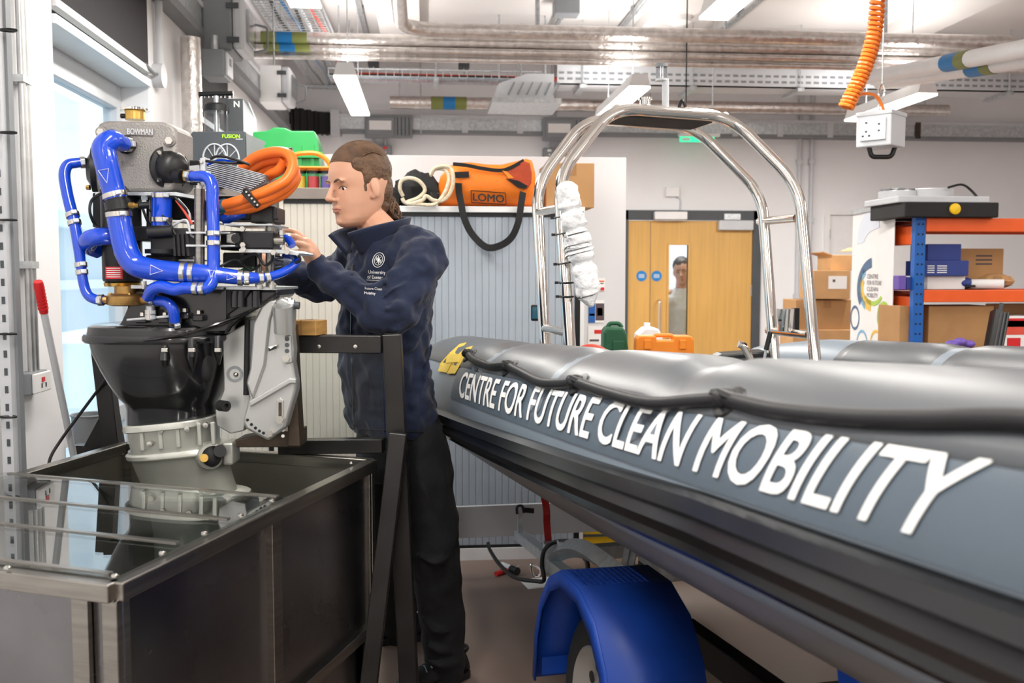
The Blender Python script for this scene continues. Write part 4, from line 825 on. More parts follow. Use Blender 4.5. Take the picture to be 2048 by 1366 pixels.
# lettering panel
cTL, cBL, cTR, cBR = TSP(930, 745), TSP(921, 793), TSP(1993, 926), TSP(1872, 1078)
def bil(u, v):
    s = (cBL[0]*(1-u)+cBR[0]*u)*(1-v)+(cTL[0]*(1-u)+cTR[0]*u)*v; p = (cBL[1]*(1-u)+cBR[1]*u)*(1-v)+(cTL[1]*(1-u)+cTR[1]*u)*v; return s, p
print('TEXT CORNERS', [tuple(round(float(x), 2) for x in c) for c in (cTL, cBL, cTR, cBR)])
pm_ = (cTL[1]+cTR[1])/2; pb_ = (cBL[1]+cBR[1])/2; sA, sB = min(cTL[0], cBL[0]), max(cTR[0], cBR[0])
surf_patch(sA-.08, sB+.10, pb_-.10, pm_+.12, .003, 'name_panel', 'panel_grey', ns=70, np_=12)
me = text_mesh('CENTRE FOR FUTURE CLEAN MOBILITY', 1., 0, 0, 'LEFT', 1.0); bm = bmesh.new(); bm.from_mesh(me); bmesh.ops.triangulate(bm, faces=bm.faces)
for _ in range(4):
    lg = [e for e in bm.edges if e.calc_length() > .14]
    if not lg: break
    bmesh.ops.subdivide_edges(bm, edges=lg, cuts=1); bmesh.ops.triangulate(bm, faces=[f for f in bm.faces if len(f.verts) > 3])
xs = [v.co.x for v in bm.verts]; x0, x1 = min(xs), max(xs); h_ = .70; b = MB(); bm.verts.ensure_lookup_table()
def tmap(co, off):
    u = (co.x-x0)/(x1-x0); v = co.y/h_; s, p = bil(u, v); return TS(s, p, off)
for k, (ox, oy) in enumerate(((0, 0), (.016, .0), (-.016, 0), (.012, .013), (-.012, .013), (.012, -.013), (-.012, -.013))):
    o = Vector((ox, oy, 0)); b.add([tmap(v.co+o, .0055+.00012*k) for v in bm.verts], [tuple(v.index for v in f.verts) for f in bm.faces])
bm.free(); b.build('lettering', 'letter_white', boat, smooth=True, angle=80)
# yellow emblem
def px_patch(polys, off, name, mt):
    m = MB()
    for poly in polys: m.add([TS(*TSP(x, y), off) for x, y in poly], [tuple(range(len(poly)))])
    return m.build(name, mt, boat, smooth=False, solid=.002)
px_patch([[(921, 691), (934, 688), (910, 720), (896, 747), (879, 744), (884, 728), (902, 708)], [(936, 698), (947, 695), (931, 718), (912, 749), (897, 749), (909, 724), (922, 708)], [(902, 710), (926, 711), (919, 727), (895, 728)]], .006, 'yellow_emblem', 'yellow_vinyl')
# rubbing strake
m = MB(); rings = []
STP = -.50; pr = [(-.02, .055), (.018, .052), (.034, .034), (.026, .022), (.042, .008), (.040, -.012), (.026, -.022), (.034, -.034), (.018, -.055), (-.02, -.058)]
def stp(s): return -.50+.27*max(0, min(1, (s-.8)/2.2))
for s in SN[3:]:
    STP = stp(s); c = TS(s, STP); n = (-ET_*math.cos(STP)+ZU*math.sin(STP)); tg = (-ET_*-math.sin(STP)+ZU*math.cos(STP)); k = trad(s); rings.append([c+n*(a*k)+tg*(b_*k) for a, b_ in pr])
m.loft(rings).build('rubbing_strake', 'strake_black', boat, angle=30)
m = MB(); rings = []
for s in SN[3:]:
    STP = stp(s); c = TS(s, STP, 0, True); n = (ET_*math.cos(STP)+ZU*math.sin(STP)); tg = (ET_*-math.sin(STP)+ZU*math.cos(STP)); rings.append([c+n*a+tg*b_ for a, b_ in pr])
m.loft(rings).build('rubbing_strake', 'strake_black', boat, angle=30)
# hull
def hull_sec(s):
    zt = ztop(s); z0 = zt-TR-.10; return [BW(s, -.12, z0-.06), BW(s, -.06, zt-.36), BW(s, -.02, zt-.44), BW(s, .06, zt-.505), BW(s, .14, zt-.53), BW(s, .5, zt-.66), BW(s, TW/2, zt-.78), BW(s, TW-.5, zt-.66), BW(s, TW-.14, zt-.53), BW(s, TW-.06, zt-.505), BW(s, TW+.02, zt-.44), BW(s, TW+.06, zt-.36), BW(s, TW+.12, z0-.06), BW(s, TW-.3, zt-.3), BW(s, .3, zt-.3)]
rs = [hull_sec(s) for s in [.0+.15*i for i in range(28)]]
for (s, k) in ((4.45, .82), (4.75, .6), (4.98, .3), (5.1, .06)):
    sec = hull_sec(s); mid = BW(s, TW/2, 0); rs.append([BW(s, TW/2, 0)+ET_*((p-mid).dot(ET_)*k)+ZU*((p.z)+(1-k)*.22) for p in sec])
MB().loft(rs).build('hull', 'hull_grey', boat, angle=50)
MB().prism([BW(.06, .15, .62), BW(.06, TW-.15, .62), BW(.06, TW-.15, 1.02), BW(.06, .15, 1.02)], ES*.05).build('transom_board', 'dark_grey', boat, smooth=False)
MB().prism([BW(.12, .25, .92), BW(.9, .25, .93), BW(.9, TW-.25, .93), BW(.12, TW-.25, .92)], ZU*.05).build('stern_seat', 'dark_grey', boat, smooth=False, bevel=.01)
# chafe seam lines and black grab line with knots
knots = [(941, 713), (1022, 738), (1160, 771), (1462, 808)]
kp = [TSP(*k) for k in knots]; kp.append((3.9, kp[-1][1]-.02))
for i, (s, p) in enumerate(kp[:4]):
    c = TS(s, p, .008); n = (-ET_*math.cos(p)+ZU*math.sin(p)); kn = MB(); kn.lathe(TS(s, p, .001), n, [(0, .032), (.006, .030), (.008, .02)], 16); kn = kn.build('line_anchor', 'black_plastic', boat)
    MB().ell(c+n*.006, (.022, .016, .016), None, 12, 8).build('knot', 'cord_black', kn); MB().tube([c+n*.01-ES*.035, c+n*.018, c+n*.01+ES*.035], .008, 6).build('knot_loop', 'cord_black', kn)
mids = [[(955, 726), (985, 738), (1008, 738)], [(1050, 752), (1090, 771), (1130, 774)], [(1220, 792), (1310, 814), (1400, 812)], [(1560, 832), (1700, 848), (1850, 855), (1990, 856)]]
for i in range(4):
    mp_ = [TSP(*q) for q in mids[i]]; pts = [TS(*kp[i], .012)]+[TS(s, p, .013) for s, p in mp_]
    if i < 3: pts.append(TS(*kp[i+1], .012))
    else: pts += [TS(3.6, mp_[-1][1]+.02, .013), TS(3.95, mp_[-1][1]+.03, .013)]
    MB().tube(smooth_path(pts, 8), .0125, 10).build('grab_line', 'cord_black', boat)
# tube creases beside the bonded chamber seams
# ---- stainless arch
arch = boat
def hoop(base, sh, top, name):
    (sb, zb), (ss, zs), (st_, zt, t0, t1) = base, sh, top
    pts = [BW(sb, .29, zb), BW(ss, .29, zs), BW(st_, t0, zt), BW(st_, t1, zt), BW(ss+.04, 1.29, zs), BW(sb+.03, 1.29, zb)]
    return MB().tube(round_path(pts, .11, 9), .0235, 14).build(name, 'chrome', arch)
H1 = hoop((.985, .93), (.79, 1.825), (.70, 2.105, .54, 1.05), 'arch_hoop'); H2 = hoop((.67, .95), (.50, 1.815), (.45, 2.10, .52, 1.01), 'arch_hoop')
def lerp(a, b, k): return a+(b-a)*k
def leg_s(z, front): 
    k = (z-.95)/(1.82-.95); return lerp(.985, .79, k) if front else lerp(.67, .50, k)
for t in (.29, 1.29):
    for z in (1.70, 1.235): MB().cyl(BW(leg_s(z, 1), t, z), BW(leg_s(z, 0), t, z), .017, 12).build('arch_rung', 'chrome', arch)
for t in (.60, 1.0): MB().cyl(BW(.70, t+(-.04 if t < .8 else .03), 2.105), BW(.45, t, 2.10), .017, 12).build('arch_rung', 'chrome', arch)
MB().prism([BW(.66, .60, 2.082), BW(.66, .99, 2.082), BW(.48, .98, 2.078), BW(.48, .60, 2.078)], ZU*.012).build('arch_plate', 'black_matte', arch, smooth=False)
# mast and lamp
mt = P(1330, 215, 3.93); md = 3.93
MB().cyl(P(1331, 218, md), P(1331, 158, md), .014, 12).build('mast', 'light_grey', arch); ml = MB().cyl(P(1323, 160, md), P(1323, 133, md), .022, 16).build('mast_lamp', 'jar_clear', arch); MB().cyl(P(1323, 134, md), P(1323, 128, md), .024, 16).build('lamp_cap', 'mid_grey', ml); MB().cyl(P(1323, 162, md), P(1323, 158, md), .024, 16).build('lamp_base', 'light_grey', ml)
MB().cyl(P(1291, 215, 3.95), P(1291, 200, 3.95), .022, 16).build('horn', 'chrome', arch); MB().cyl(P(1291, 200, 3.95), P(1291, 196, 3.95), .028, 16).build('horn_rim', 'chrome', arch)
MB().tube(smooth_path([P(1358, 214, 3.95), P(1362, 203, 3.95), P(1366, 203, 3.95), P(1371, 214, 3.95)]), .007, 6).build('black_eye', 'black_plastic', arch)
# nav light
q = BW(leg_s(1.3, 0), .29, 1.3); n1 = P(1062, 610, 4.0); n2 = P(1092, 642, 4.0); nl = MB().box((n1+n2)/2+FWH*.02, ((n2-n1).dot(RT), .05, n1.z-n2.z), RC).build('navigation_light', 'black_plastic', arch, smooth=False, bevel=.006)
n1 = P(1064, 614, 4.0); n2 = P(1080, 638, 4.0); MB().box((n1+n2)/2-FWH*.008, ((n2-n1).dot(RT), .01, n1.z-n2.z), RC).build('lens', 'nav_lens', nl, smooth=False, bevel=.003)
# rod holder
c = P(1570, 660, 3.9); MB().lathe(P(1570, 662, 3.95), ZU, [(0, .03), (.085, .036), (.09, .036), (.088, .030), (.0, .026)], 20, cap=False).build('cup_holder', 'chrome', arch); MB().tube([P(1557, 640, 3.93), P(1583, 640, 3.93)], .006, 6).build('holder_tie', 'black_plastic', arch)
MB().box(P(1592, 638, 4.0), (.02, .03, .09), RC).build('holder_label', 'black_plastic', arch, smooth=False)
# bubble wrap bundle tied to the arch leg
bw = thing('bubble_wrap_bundle', 'white bubble wrap rolled around cable and tied to the arch leg', 'bubble wrap', BW(.9, .29, 1.5)); 
def bwp(px, py): return P(px, py, 3.60)
wpts = smooth_path([bwp(1128, 362), bwp(1131, 395), bwp(1136, 425), bwp(1143, 458), bwp(1152, 495), bwp(1159, 525), bwp(1166, 565), bwp(1170, 590), bwp(1177, 614)], 10); nw = len(wpts)
def wf(uu, vv):
    th = 2*math.pi*uu; i = min(int(vv*(nw-1)), nw-2); q = wpts[i].lerp(wpts[i+1], vv*(nw-1)-i); d_, u, v = frame_of(wpts[i+1]-wpts[i]); r = .037+.012*math.sin(vv*3.0)
    for tie in (.235, .38, .63): r -= .015*math.exp(-((vv-tie)/.022)**2)
    if vv < .05: r *= math.sqrt(max(.02, vv/.05))
    if vv > .86: r *= max(.12, 1-(vv-.86)/.17)
    w = 1+.20*mnoise.noise(Vector((math.cos(th)*1.6, math.sin(th)*1.6, vv*11)))+.10*mnoise.noise(Vector((math.cos(th)*4, math.sin(th)*4, vv*30))); return q+RT*.012+(u*math.cos(th)+v*math.sin(th))*(r*w)
MB().grid(wf, 32, 90, True).build('wrap', 'bubble_wrap', bw, angle=80)
for (px, py) in ((1112, 424), (1120, 459), (1132, 520), (1148, 590), (1128, 562)):
    l = P(px+12, py, 3.565); l = BW(leg_s(l.z, 1), .29, l.z); w = (px < 1140 and 1) 
    a0 = l; c = [a0-RT*.028-ZU*.008, a0-FWH*.03-ZU*.004, a0+RT*.02-FWH*.05, a0+RT*.075-FWH*.025+ZU*.012, a0+RT*.075+FWH*.03+ZU*.012, a0+FWH*.03]
    if py > 580 or py == 562: c = [a0-RT*.028, a0-FWH*.027, a0+RT*.028, a0+FWH*.027]
    MB().tube(smooth_path(c, 5, True), .0035, 6, closed=True).build('cable_tie', 'black_plastic', bw); MB().box(c[0]-RT*.006, (.014, .01, .01), RC).build('tie_head', 'black_plastic', bw, smooth=False)
# ---- things lying in the boat
zs_ = BW(.5, .8, .975).z
def inb(px, py, D): return P(px, py, D)
oc = thing('tool_case', 'orange plastic tool case with a carrying handle in the stern', 'case', inb(1330, 735, 4.35)); a, b = inb(1272, 672, 4.35), inb(1388, 735, 4.35); w = (b-a).dot(RT); h = a.z-zs_
m = MB(); O = Vector((a.x, a.y, zs_))
def ocp(u, z, d=0.): return O+RT*(u*w)+ZU*(z*h)+FWH*d
m.prism([ocp(u, z) for u, z in ((.02, 0), (.98, 0), (1, .5), (.99, .93), (.94, 1), (.66, 1), (.64, .90), (.36, .90), (.34, 1), (.06, 1), (.01, .93), (0, .5))], FWH*.1); m.build('shell', 'orange_case', oc, smooth=False, bevel=.006)
MB().tube(round_path([ocp(.33, .9, .05), ocp(.35, 1.0, .05), ocp(.65, 1.0, .05), ocp(.67, .9, .05)], .01), .009, 8).build('handle', 'orange_case', oc)
for u in (.2, .8): MB().box(ocp(u, .82, -.004), (w*.12, .012, h*.2), RC).build('latch', 'orange_case', oc, smooth=False, bevel=.003)
MB().prism([ocp(.05, .5, -.002), ocp(.95, .5, -.002), ocp(.95, .56, -.002), ocp(.05, .56, -.002)], FWH*.004).build('seam', 'rack_orange', oc, smooth=False)
gc = thing('fuel_can', 'dark green plastic fuel can standing left of the orange case', 'can', inb(1232, 730, 4.45)); a, b = inb(1208, 655, 4.45), inb(1257, 720, 4.45); w = (b-a).dot(RT); h = a.z-zs_; O = Vector((a.x, a.y, zs_))
m = MB(); m.prism([O+RT*(u*w)+ZU*(z*h) for u, z in ((0, 0), (1, 0), (1, .6), (.93, .88), (.8, 1), (.12, 1), (0, .9))], FWH*.16); m.build('body', 'green_dark', gc, smooth=False, bevel=.012)
MB().tube(round_path([O+RT*(.2*w)+ZU*(h*.98)+FWH*.08, O+RT*(.3*w)+ZU*(h*1.06)+FWH*.08, O+RT*(.7*w)+ZU*(h*1.06)+FWH*.08, O+RT*(.8*w)+ZU*(h*.98)+FWH*.08], .02), .01, 8).build('handle', 'green_dark', gc); MB().box(O+RT*(.6*w)+ZU*(h*.5)-FWH*.003, (w*.5, .006, h*.5), RC).build('rib_panel', 'green_dark', gc, smooth=False, bevel=.003)
wj = thing('jerrycan', 'white plastic jerrycan behind the orange case', 'can', inb(1300, 700, 4.7)); a, b = inb(1274, 655, 4.7), inb(1325, 720, 4.7); w = (b-a).dot(RT); O = Vector((a.x, a.y, zs_)); h = a.z-zs_
m = MB(); m.prism([O+RT*(u*w)+ZU*(z*h) for u, z in ((0, 0), (1, 0), (1, .8), (.85, .97), (.6, 1), (.3, 1), (.0, .85))], FWH*.12); m.build('body', 'white_plastic', wj, smooth=False, bevel=.01); MB().cyl(O+RT*(.45*w)+ZU*h+FWH*.06, O+RT*(.45*w)+ZU*(h+.02)+FWH*.06, .016, 12).build('cap', 'white_plastic', wj)
hc = thing('hose_coil', 'red and black hose coiled against the near tube', 'hose', inb(1190, 712, 3.9))
for k, mt_ in enumerate(('red_pipe', 'cord_black', 'cord_black')):
    pts = [inb(1150+5*k, 712+3*k, 3.9), inb(1168+5*k, 697+3*k, 3.9), inb(1195+6*k, 697+4*k, 3.9), inb(1222+5*k, 715+3*k, 3.9), inb(1235+5*k, 740, 3.9)]; MB().tube(smooth_path(pts, 8), .014, 8).build('hose', mt_, hc)
bc = thing('helm_pad', 'black moulded helm pad near the right arch leg', 'pad', inb(1480, 735, 4.1)); m = MB(); m.prism(PP([(1424, 740), (1430, 715), (1445, 708), (1530, 702), (1550, 712), (1556, 745)], 4.1), FWH*.12); m.build('pad', 'black_plastic', bc, smooth=False, bevel=.01); MB().prism(PP([(1440, 742), (1444, 720), (1540, 714), (1545, 744)], 4.095), FWH*.01).build('pad_face', 'dark_grey', bc, smooth=False, bevel=.003)
MB().cyl(P(1490, 742, 4.15), Vector((*P(1490, 742, 4.15).xy, .96)), .02, 8).build('post', 'black_plastic', bc)
gp = thing('grab_rail', 'bent steel grab rail with a black tie in the boat', 'rail', P(1490, 735, 3.95)); MB().tube(smooth_path([P(1477, 688, 3.9), P(1486, 692, 3.9), P(1494, 704, 3.9), P(1501, 722, 3.9), P(1504, 760, 3.9)], 6), .015, 12).build('rail', 'chrome', gp); MB().tube([P(1487+6*math.cos(t), 690+4*math.sin(t), 3.89) for t in [k*.8 for k in range(8)]], .004, 6, closed=True).build('tie', 'black_plastic', gp)
lv = thing('throttle_lever', 'black lever handle leaning right of the grab rail', 'lever', P(1520, 735, 3.85)); MB().cyl(P(1541, 664, 3.85), P(1532, 700, 3.85), .010, 10).build('grip', 'black_plastic', lv); MB().cyl(P(1532, 700, 3.85), P(1524, 745, 3.85), .006, 8).build('stem', 'galv', lv)
# ================================================================ TRAILER
tr = thing('boat_trailer', 'boat trailer with blue mudguard and galvanised rear arm', 'trailer', BW(2.05, .5, 0)); SW, ZW = 2.05, .305; TO = -.035; TI = .13
WR = .275
wh = MB(); prof = []
cw = BW(SW, TO+.02, ZW); ax = ET_
prof = [(.0, .185), (-.006, .20), (-.004, .235), (.012, .262), (.03, .272), (.12, .272), (.14, .262), (.155, .23), (.155, .18), (.0, .185)]
MB().lathe(cw, ax, prof, 48, cap=False).build('tyre', 'tyre', tr, angle=30); trd = tr.children[-1]
rim = MB().lathe(cw, ax, [(.0, .187), (-.004, .182), (.008, .172), (.03, .165), (.045, .150), (.03, .11), (.02, .10), (.02, .05), (-.002, .045), (-.004, .0)], 40, cap=False).build('rim', 'silver_paint', tr, angle=30)
for k in range(12):
    t = k*math.pi/6; MB().lathe(cw+ES*(.132*math.cos(t))+ZU*(.132*math.sin(t))+ET_*.03, -ET_, [(0, .016), (.004, .016)], 10).build('rim_slot', 'black_matte', rim)
for k in range(4): t = k*math.pi/2+.4; MB().cyl(cw+ES*(.07*math.cos(t))+ZU*(.07*math.sin(t))+ET_*.02, cw+ES*(.07*math.cos(t))+ZU*(.07*math.sin(t))-ET_*.0, .01, 6).build('wheel_nut', 'bolt_steel', rim)
for k in range(4):
    h0 = .03+.026*k; m = MB(); m.tube([cw+ET_*(h0+.012)+ES*(.2725*math.cos(t))+ZU*(.2725*math.sin(t)) for t in [2*math.pi*j/40 for j in range(40)]], .003, 4, closed=True); m.build('tread_rib', 'black_matte', tr)
GP = [(1.735, .30), (1.755, .44), (1.80, .545), (1.88, .63), (1.985, .68), (2.13, .68), (2.235, .635), (2.31, .545), (2.355, .42), (2.375, .18)]
GI = [(1.765, .30), (1.782, .43), (1.825, .525), (1.90, .60), (1.99, .64), (2.12, .64), (2.21, .595), (2.28, .52), (2.32, .40), (2.34, .18)]
m = MB(); TT = TI+.02; k = len(GP)
GX = TO-.055
def gs(s, z, t): return BW(s, t, z)
vs = [gs(s, z, GX) for s, z in GP]+[gs(s, z, TT) for s, z in GP]; m.add(vs, [(i, i+1, k+i+1, k+i) for i in range(k-1)])
m.build('mudguard', 'guard_blue', tr, smooth=True, angle=14, solid=.008)
m = MB(); vs = [gs(s, z, GX) for s, z in GP]+[gs(s, z, GX-.004) for s, z in GI]; m.add(vs, [(i, i+1, k+i+1, k+i) for i in range(k-1)]); m.build('mudguard_lip', 'guard_blue', tr, smooth=True, angle=25, solid=.006)
m = MB(); vs = [gs(s, z, TT) for s, z in GP]+[gs(s*.6+.4*SW, z*.6+.4*.4, TT) for s, z in GP]; m.add(vs, [(i, i+1, k+i+1, k+i) for i in range(k-1)]); m.build('mudguard_inner', 'guard_blue', tr, smooth=True, solid=.006)
td = MB()
for i in range(9):
    for j in range(12): td.bar(gs(1.995+.0145*i, .6855, GX+.015+.0148*j), gs(2.003+.0145*i, .6855, GX+.021+.0148*j), .003, .002)
tag(td.build('tread_pattern', 'guard_blue', tr, smooth=False), kind='stuff')
MB().bar(gs(1.742, .335, GX+.02), gs(1.742, .335, TT), .02, .05).build('guard_flap', 'guard_blue', tr, smooth=False); MB().lathe(gs(1.733, .33, GX+.06), -ES, [(0, .012), (.006, .010)], 10).build('guard_bolt', 'bolt_steel', tr)
MB().bar(gs(2.33, .42, GX-.0), gs(2.375, .19, GX-.0), .012, .16, ET_).build('guard_brace', 'guard_blue', tr, smooth=False, bevel=.004)
# frame
for t, s0 in ((.40, 1.70), (1.30, -.05)): MB().bar(BW(s0, t, .375), BW(4.6, t*.7+.25, .375), .05, .09).build('chassis_rail', 'mill_steel', tr, smooth=False, bevel=.004)
MB().bar(BW(SW, .16, ZW), BW(SW, 1.56, ZW), .06, .06).build('axle', 'mill_steel', tr, smooth=False, bevel=.004); MB().bar(BW(1.2, .40, .40), BW(1.2, 1.30, .42), .05, .06).build('cross_member', 'galv', tr, smooth=False, bevel=.004)
MB().bar(BW(3.0, .36, .40), BW(3.0, 1.36, .42), .05, .06).build('cross_member', 'mill_steel', tr, smooth=False, bevel=.004)
w2 = BW(SW, TW-TO-.16, ZW); MB().lathe(w2, ax, prof, 40, cap=False).build('tyre', 'tyre', tr, angle=30); MB().lathe(w2, ax, [(.14, .187), (.13, .15), (.12, .0)], 32, cap=False).build('rim', 'silver_paint', tr)
g1, g2 = P(1100, 1112, 3.75), P(1250, 1155, 2.75)
MB().tube(smooth_path([P(1108, 1118, 3.75), P(1122, 1104, 3.65), P(1150, 1096, 3.45), P(1180, 1104, 3.2), P(1215, 1128, 2.95), P(1260, 1165, 2.7)], 6), .034, 4, sq=1.).build('curved_arm', 'galv', tr, smooth=True, angle=30)
MB().bar(P(1105, 1132, 3.75), P(1215, 1215, 2.75), .05, .055).build('lower_arm', 'galv', tr, smooth=False, bevel=.004)
MB().bar(P(1038, 1070, 4.45), P(1102, 1120, 3.75), .045, .045).build('rear_arm', 'galv', tr, smooth=False, bevel=.004)
MB().bar(P(1102, 1085, 3.75), P(1102, 1145, 3.75), .06, .05).build('pivot_bracket', 'galv', tr, smooth=False, bevel=.004)
MB().bar(P(1128, 1080, 3.6), P(1128, 1105, 3.6), .05, .04).build('roller_post', 'galv', tr, smooth=False, bevel=.004)
for px in (1258, 1272): MB().bar(P(px, 1085, 3.3), P(px-12, 1142, 3.25), .02, .012).build('bunk_bracket', 'galv', tr, smooth=False)
MB().bar(P(1285, 1108, 3.2), P(1330, 1140, 3.0), .03, .04).build('bunk_arm', 'galv', tr, smooth=False); MB().bar(P(1290, 1110, 3.2), P(1290, 1140, 3.2), .04, .03).build('bunk_post', 'dark_grey', tr, smooth=False)
MB().tube(smooth_path([P(1062, 1132, 3.75), P(1066, 1150, 3.75), P(1078, 1152, 3.75), P(1080, 1140, 3.75), P(1066, 1130, 3.75)], 5, True), .005, 6, closed=True).build('retaining_clip', 'chrome', tr)
q = P(1725, 1358, 1.75); MB().bar(P(1700, 1352, 1.85), P(1750, 1366, 1.75), .06, .05).build('bunk_pad', 'guard_blue', tr, smooth=False, bevel=.012); MB().bar(P(1716, 1366, 1.8), BW(2.9, .40, .42), .03, .03).build('bunk_post', 'guard_blue', tr, smooth=False)
# keel rollers holding the hull
for s in (.9, 2.6):
    MB().cyl(BW(s, TW/2-.08, ztop(s)-.80), BW(s, TW/2+.08, ztop(s)-.80), .035, 16).build('keel_roller', 'guard_blue', tr); MB().bar(BW(s, TW/2, .38), BW(s, TW/2, ztop(s)-.82), .05, .05).build('roller_stand', 'galv', tr, smooth=False); MB().bar(BW(s, .40, .40), BW(s, 1.30, .42), .05, .05).build('cross_member', 'galv', tr, smooth=False)
# light board
lb = thing('trailer_board', 'long white trailer board clamped behind the boat stern', 'light board', BW(-.1, .8, .2)); z1 = .352; z0 = .20
MB().prism([BW(-.1, .075, z0), BW(-.1, 1.5, z0), BW(-.1, 1.5, z1), BW(-.1, .075, z1)], ES*-.02).build('board', 'light_grey', lb, smooth=False, bevel=.003); MB().prism([BW(-.09, .055, z0-.004), BW(-.09, .085, z0-.004), BW(-.09, .085, z1+.004), BW(-.09, .055, z1+.004)], ES*-.04).build('end_cap', 'white_plastic', lb, smooth=False)
MB().bar(P(1040, 1010, 4.38), P(1040, 1072, 4.38), .022, .03).build('clamp_post', 'galv', lb, smooth=False); MB().tube(smooth_path([P(1034, 1028, 4.36), P(1034, 1014, 4.36), P(1044, 1012, 4.36), P(1048, 1026, 4.36)]), .006, 6).build('clamp', 'black_plastic', lb); MB().cyl(P(1046, 1020, 4.35), P(1068, 1022, 4.35), .012, 8).build('clamp_knob', 'black_plastic', lb)
tag(MB().tube(smooth_path([P(976, 1086, 4.45), P(980, 1100, 4.4), P(1000, 1130, 4.2), P(1030, 1155, 4.0), P(1070, 1162, 3.8), P(1088, 1160, 3.7), P(1084, 1130, 3.7), P(1088, 1102, 3.7), P(1105, 1086, 3.7), P(1125, 1084, 3.65), P(1150, 1095, 3.5), P(1172, 1120, 3.3), P(1176, 1142, 3.2)], 8), .0085, 8).build('trailer_cable', 'cord_black'), 'black cable looping from the trailer board to the mudguard', 'cable')
rs_ = thing('ratchet_strap', 'red ratchet strap hanging from the stern to the trailer arm', 'strap', P(1093, 1100, 3.9)); ribbon([BW(.3, .33, .72), P(1090, 1000, 3.88), P(1094, 1050, 3.86), P(1098, 1098, 3.84)], .028, -FWH, 'webbing', 'red_strap', rs_); MB().tube(smooth_path([P(1092, 1098, 3.8), P(1088, 1112, 3.8), P(1098, 1122, 3.8), P(1106, 1110, 3.8), P(1100, 1096, 3.8)], 5, True), .004, 6, closed=True).build('hook', 'chrome', rs_); MB().box(P(1098, 1100, 3.82), (.035, .015, .02), RC).build('hook_plate', 'galv', rs_, smooth=False)
# floor litter
pq = PZ(1080, 1165, .003); tag(MB().box((pq.x, pq.y, .002), (.16, .14, .003), rotz(.2)).build('paper_sheet', 'paper'), 'sheet of white paper on the floor under the trailer arm', 'paper')
sd = thing('screwdriver', 'red handled screwdriver lying by the cabinet plinth', 'screwdriver', PZ(1000, 1140, .01)); a = PZ(992, 1148, .012); MB().cyl(a, a+Vector((.06, .06, 0)), .012, 10).build('handle', 'red_plastic', sd); MB().cyl(a+Vector((.06, .06, 0)), a+Vector((.12, .12, 0)), .005, 8).build('blade', 'bolt_steel', sd)
a = PZ(1004, 1130, .02); tk = thing('torch', 'silver and black torch lying near the trailer cable', 'torch', a); b = PZ(1035, 1143, .02); MB().cyl(a, a+(b-a)*.6, .016, 10).build('barrel', 'light_grey', tk); MB().cyl(a+(b-a)*.6, b, .019, 10).build('head', 'black_plastic', tk)
# ================================================================ TEST TANK
ZR = .876
FR, BR_, BL_ = PZ(229, 1165, ZR), PZ(745, 918, ZR), PZ(250, 884, ZR)
FL_ = FR+(BL_-BR_)*.92; fl2 = (FR-BR_); TU = (BL_-BR_).normalized(); TV = (FR-BR_).normalized()     # TU to the left, TV to the camera
tank = thing('test_tank', 'open stainless steel test tank with clear lid under the engine', 'tank', (FR+BL_)/2-ZU*ZR)
RB = .036
def corner(k, z=ZR-RB/2): return Vector((*{'fr': FR, 'br': BR_, 'bl': BL_, 'fl': FL_}[k].xy, z))
for a, b in (('fr', 'br'), ('br', 'bl'), ('bl', 'fl'), ('fl', 'fr')): MB().bar(corner(a), corner(b), RB, RB).build('rim_bar', 'steel_brushed', tank, smooth=False, bevel=.003)
def wallp(a, b, z0, z1, inset, th, name, m, u0=0., u1=1.):
    A, B = corner(a, 0), corner(b, 0); d = (B-A); n = ZU.cross(d).normalized(); mid = (FR+BL_)/2
    if n.dot(Vector((mid.x, mid.y, 0))-A) < 0: n = -n
    q = [A+d*u0+n*inset, A+d*u1+n*inset]; return MB().prism([Vector((*q[0].xy, z0)), Vector((*q[1].xy, z0)), Vector((*q[1].xy, z1)), Vector((*q[0].xy, z1))], n*th).build(name, m, tank, smooth=False)
zt_ = ZR-RB
wallp('fr', 'br', .02, zt_, .006, .006, 'side_panel', 'steel_panel', .01, .468); wallp('fr', 'br', .02, zt_, .006, .006, 'side_panel', 'steel_panel', .50, .99)
wallp('fl', 'fr', .02, zt_, .006, .006, 'front_panel', 'steel_panel'); wallp('bl', 'fl', .02, zt_, .004, .006, 'side_panel', 'steel_inner'); wallp('br', 'bl', .02, zt_, .004, .006, 'back_panel', 'steel_inner')
wallp('fr', 'br', .02, zt_, .012, .003, 'inner_liner', 'steel_inner')
for k in ('fr', 'br', 'bl', 'fl'): c = corner(k, 0); mid = Vector(((FR+BL_)/2).xy.to_3d()); d = (mid-c).normalized()*.02; MB().bar(c+d+ZU*.0, c+d+ZU*zt_, .036, .036, TU).build('corner_post', 'steel_brushed', tank, smooth=False, bevel=.002)
sp = corner('fr', 0)*(1-.483)+corner('br', 0)*.483; MB().bar(sp, sp+ZU*zt_, .040, .030, TU).build('stiffener', 'steel_brushed', tank, smooth=False, bevel=.002)
A, B = corner('fr', .36), corner('br', .36); MB().bar(A*.49+B*.51, B, .034, .034).build('lower_rail', 'steel_brushed', tank, smooth=False, bevel=.002)
cF = corner('fr', 0)+TU*.075+TV*.004; MB().bar(cF, cF+ZU*zt_, .035, .012, TV).build('front_strip', 'steel_brushed', tank, smooth=False)
for k, (u, z0) in enumerate(((.012, .02), (.985, .36))): q = corner('fr', 0)*(1-u)+corner('br', 0)*u; n = ZU.cross(TV); n = -n if n.dot(TU) > 0 else n; MB().tube([Vector((*(q+n*-.004).xy, z0+(zt_-z0)*i/14))+TU*(-.008) for i in range(15)], .003, 6).build('weld_seam', 'bolt_steel', tank)
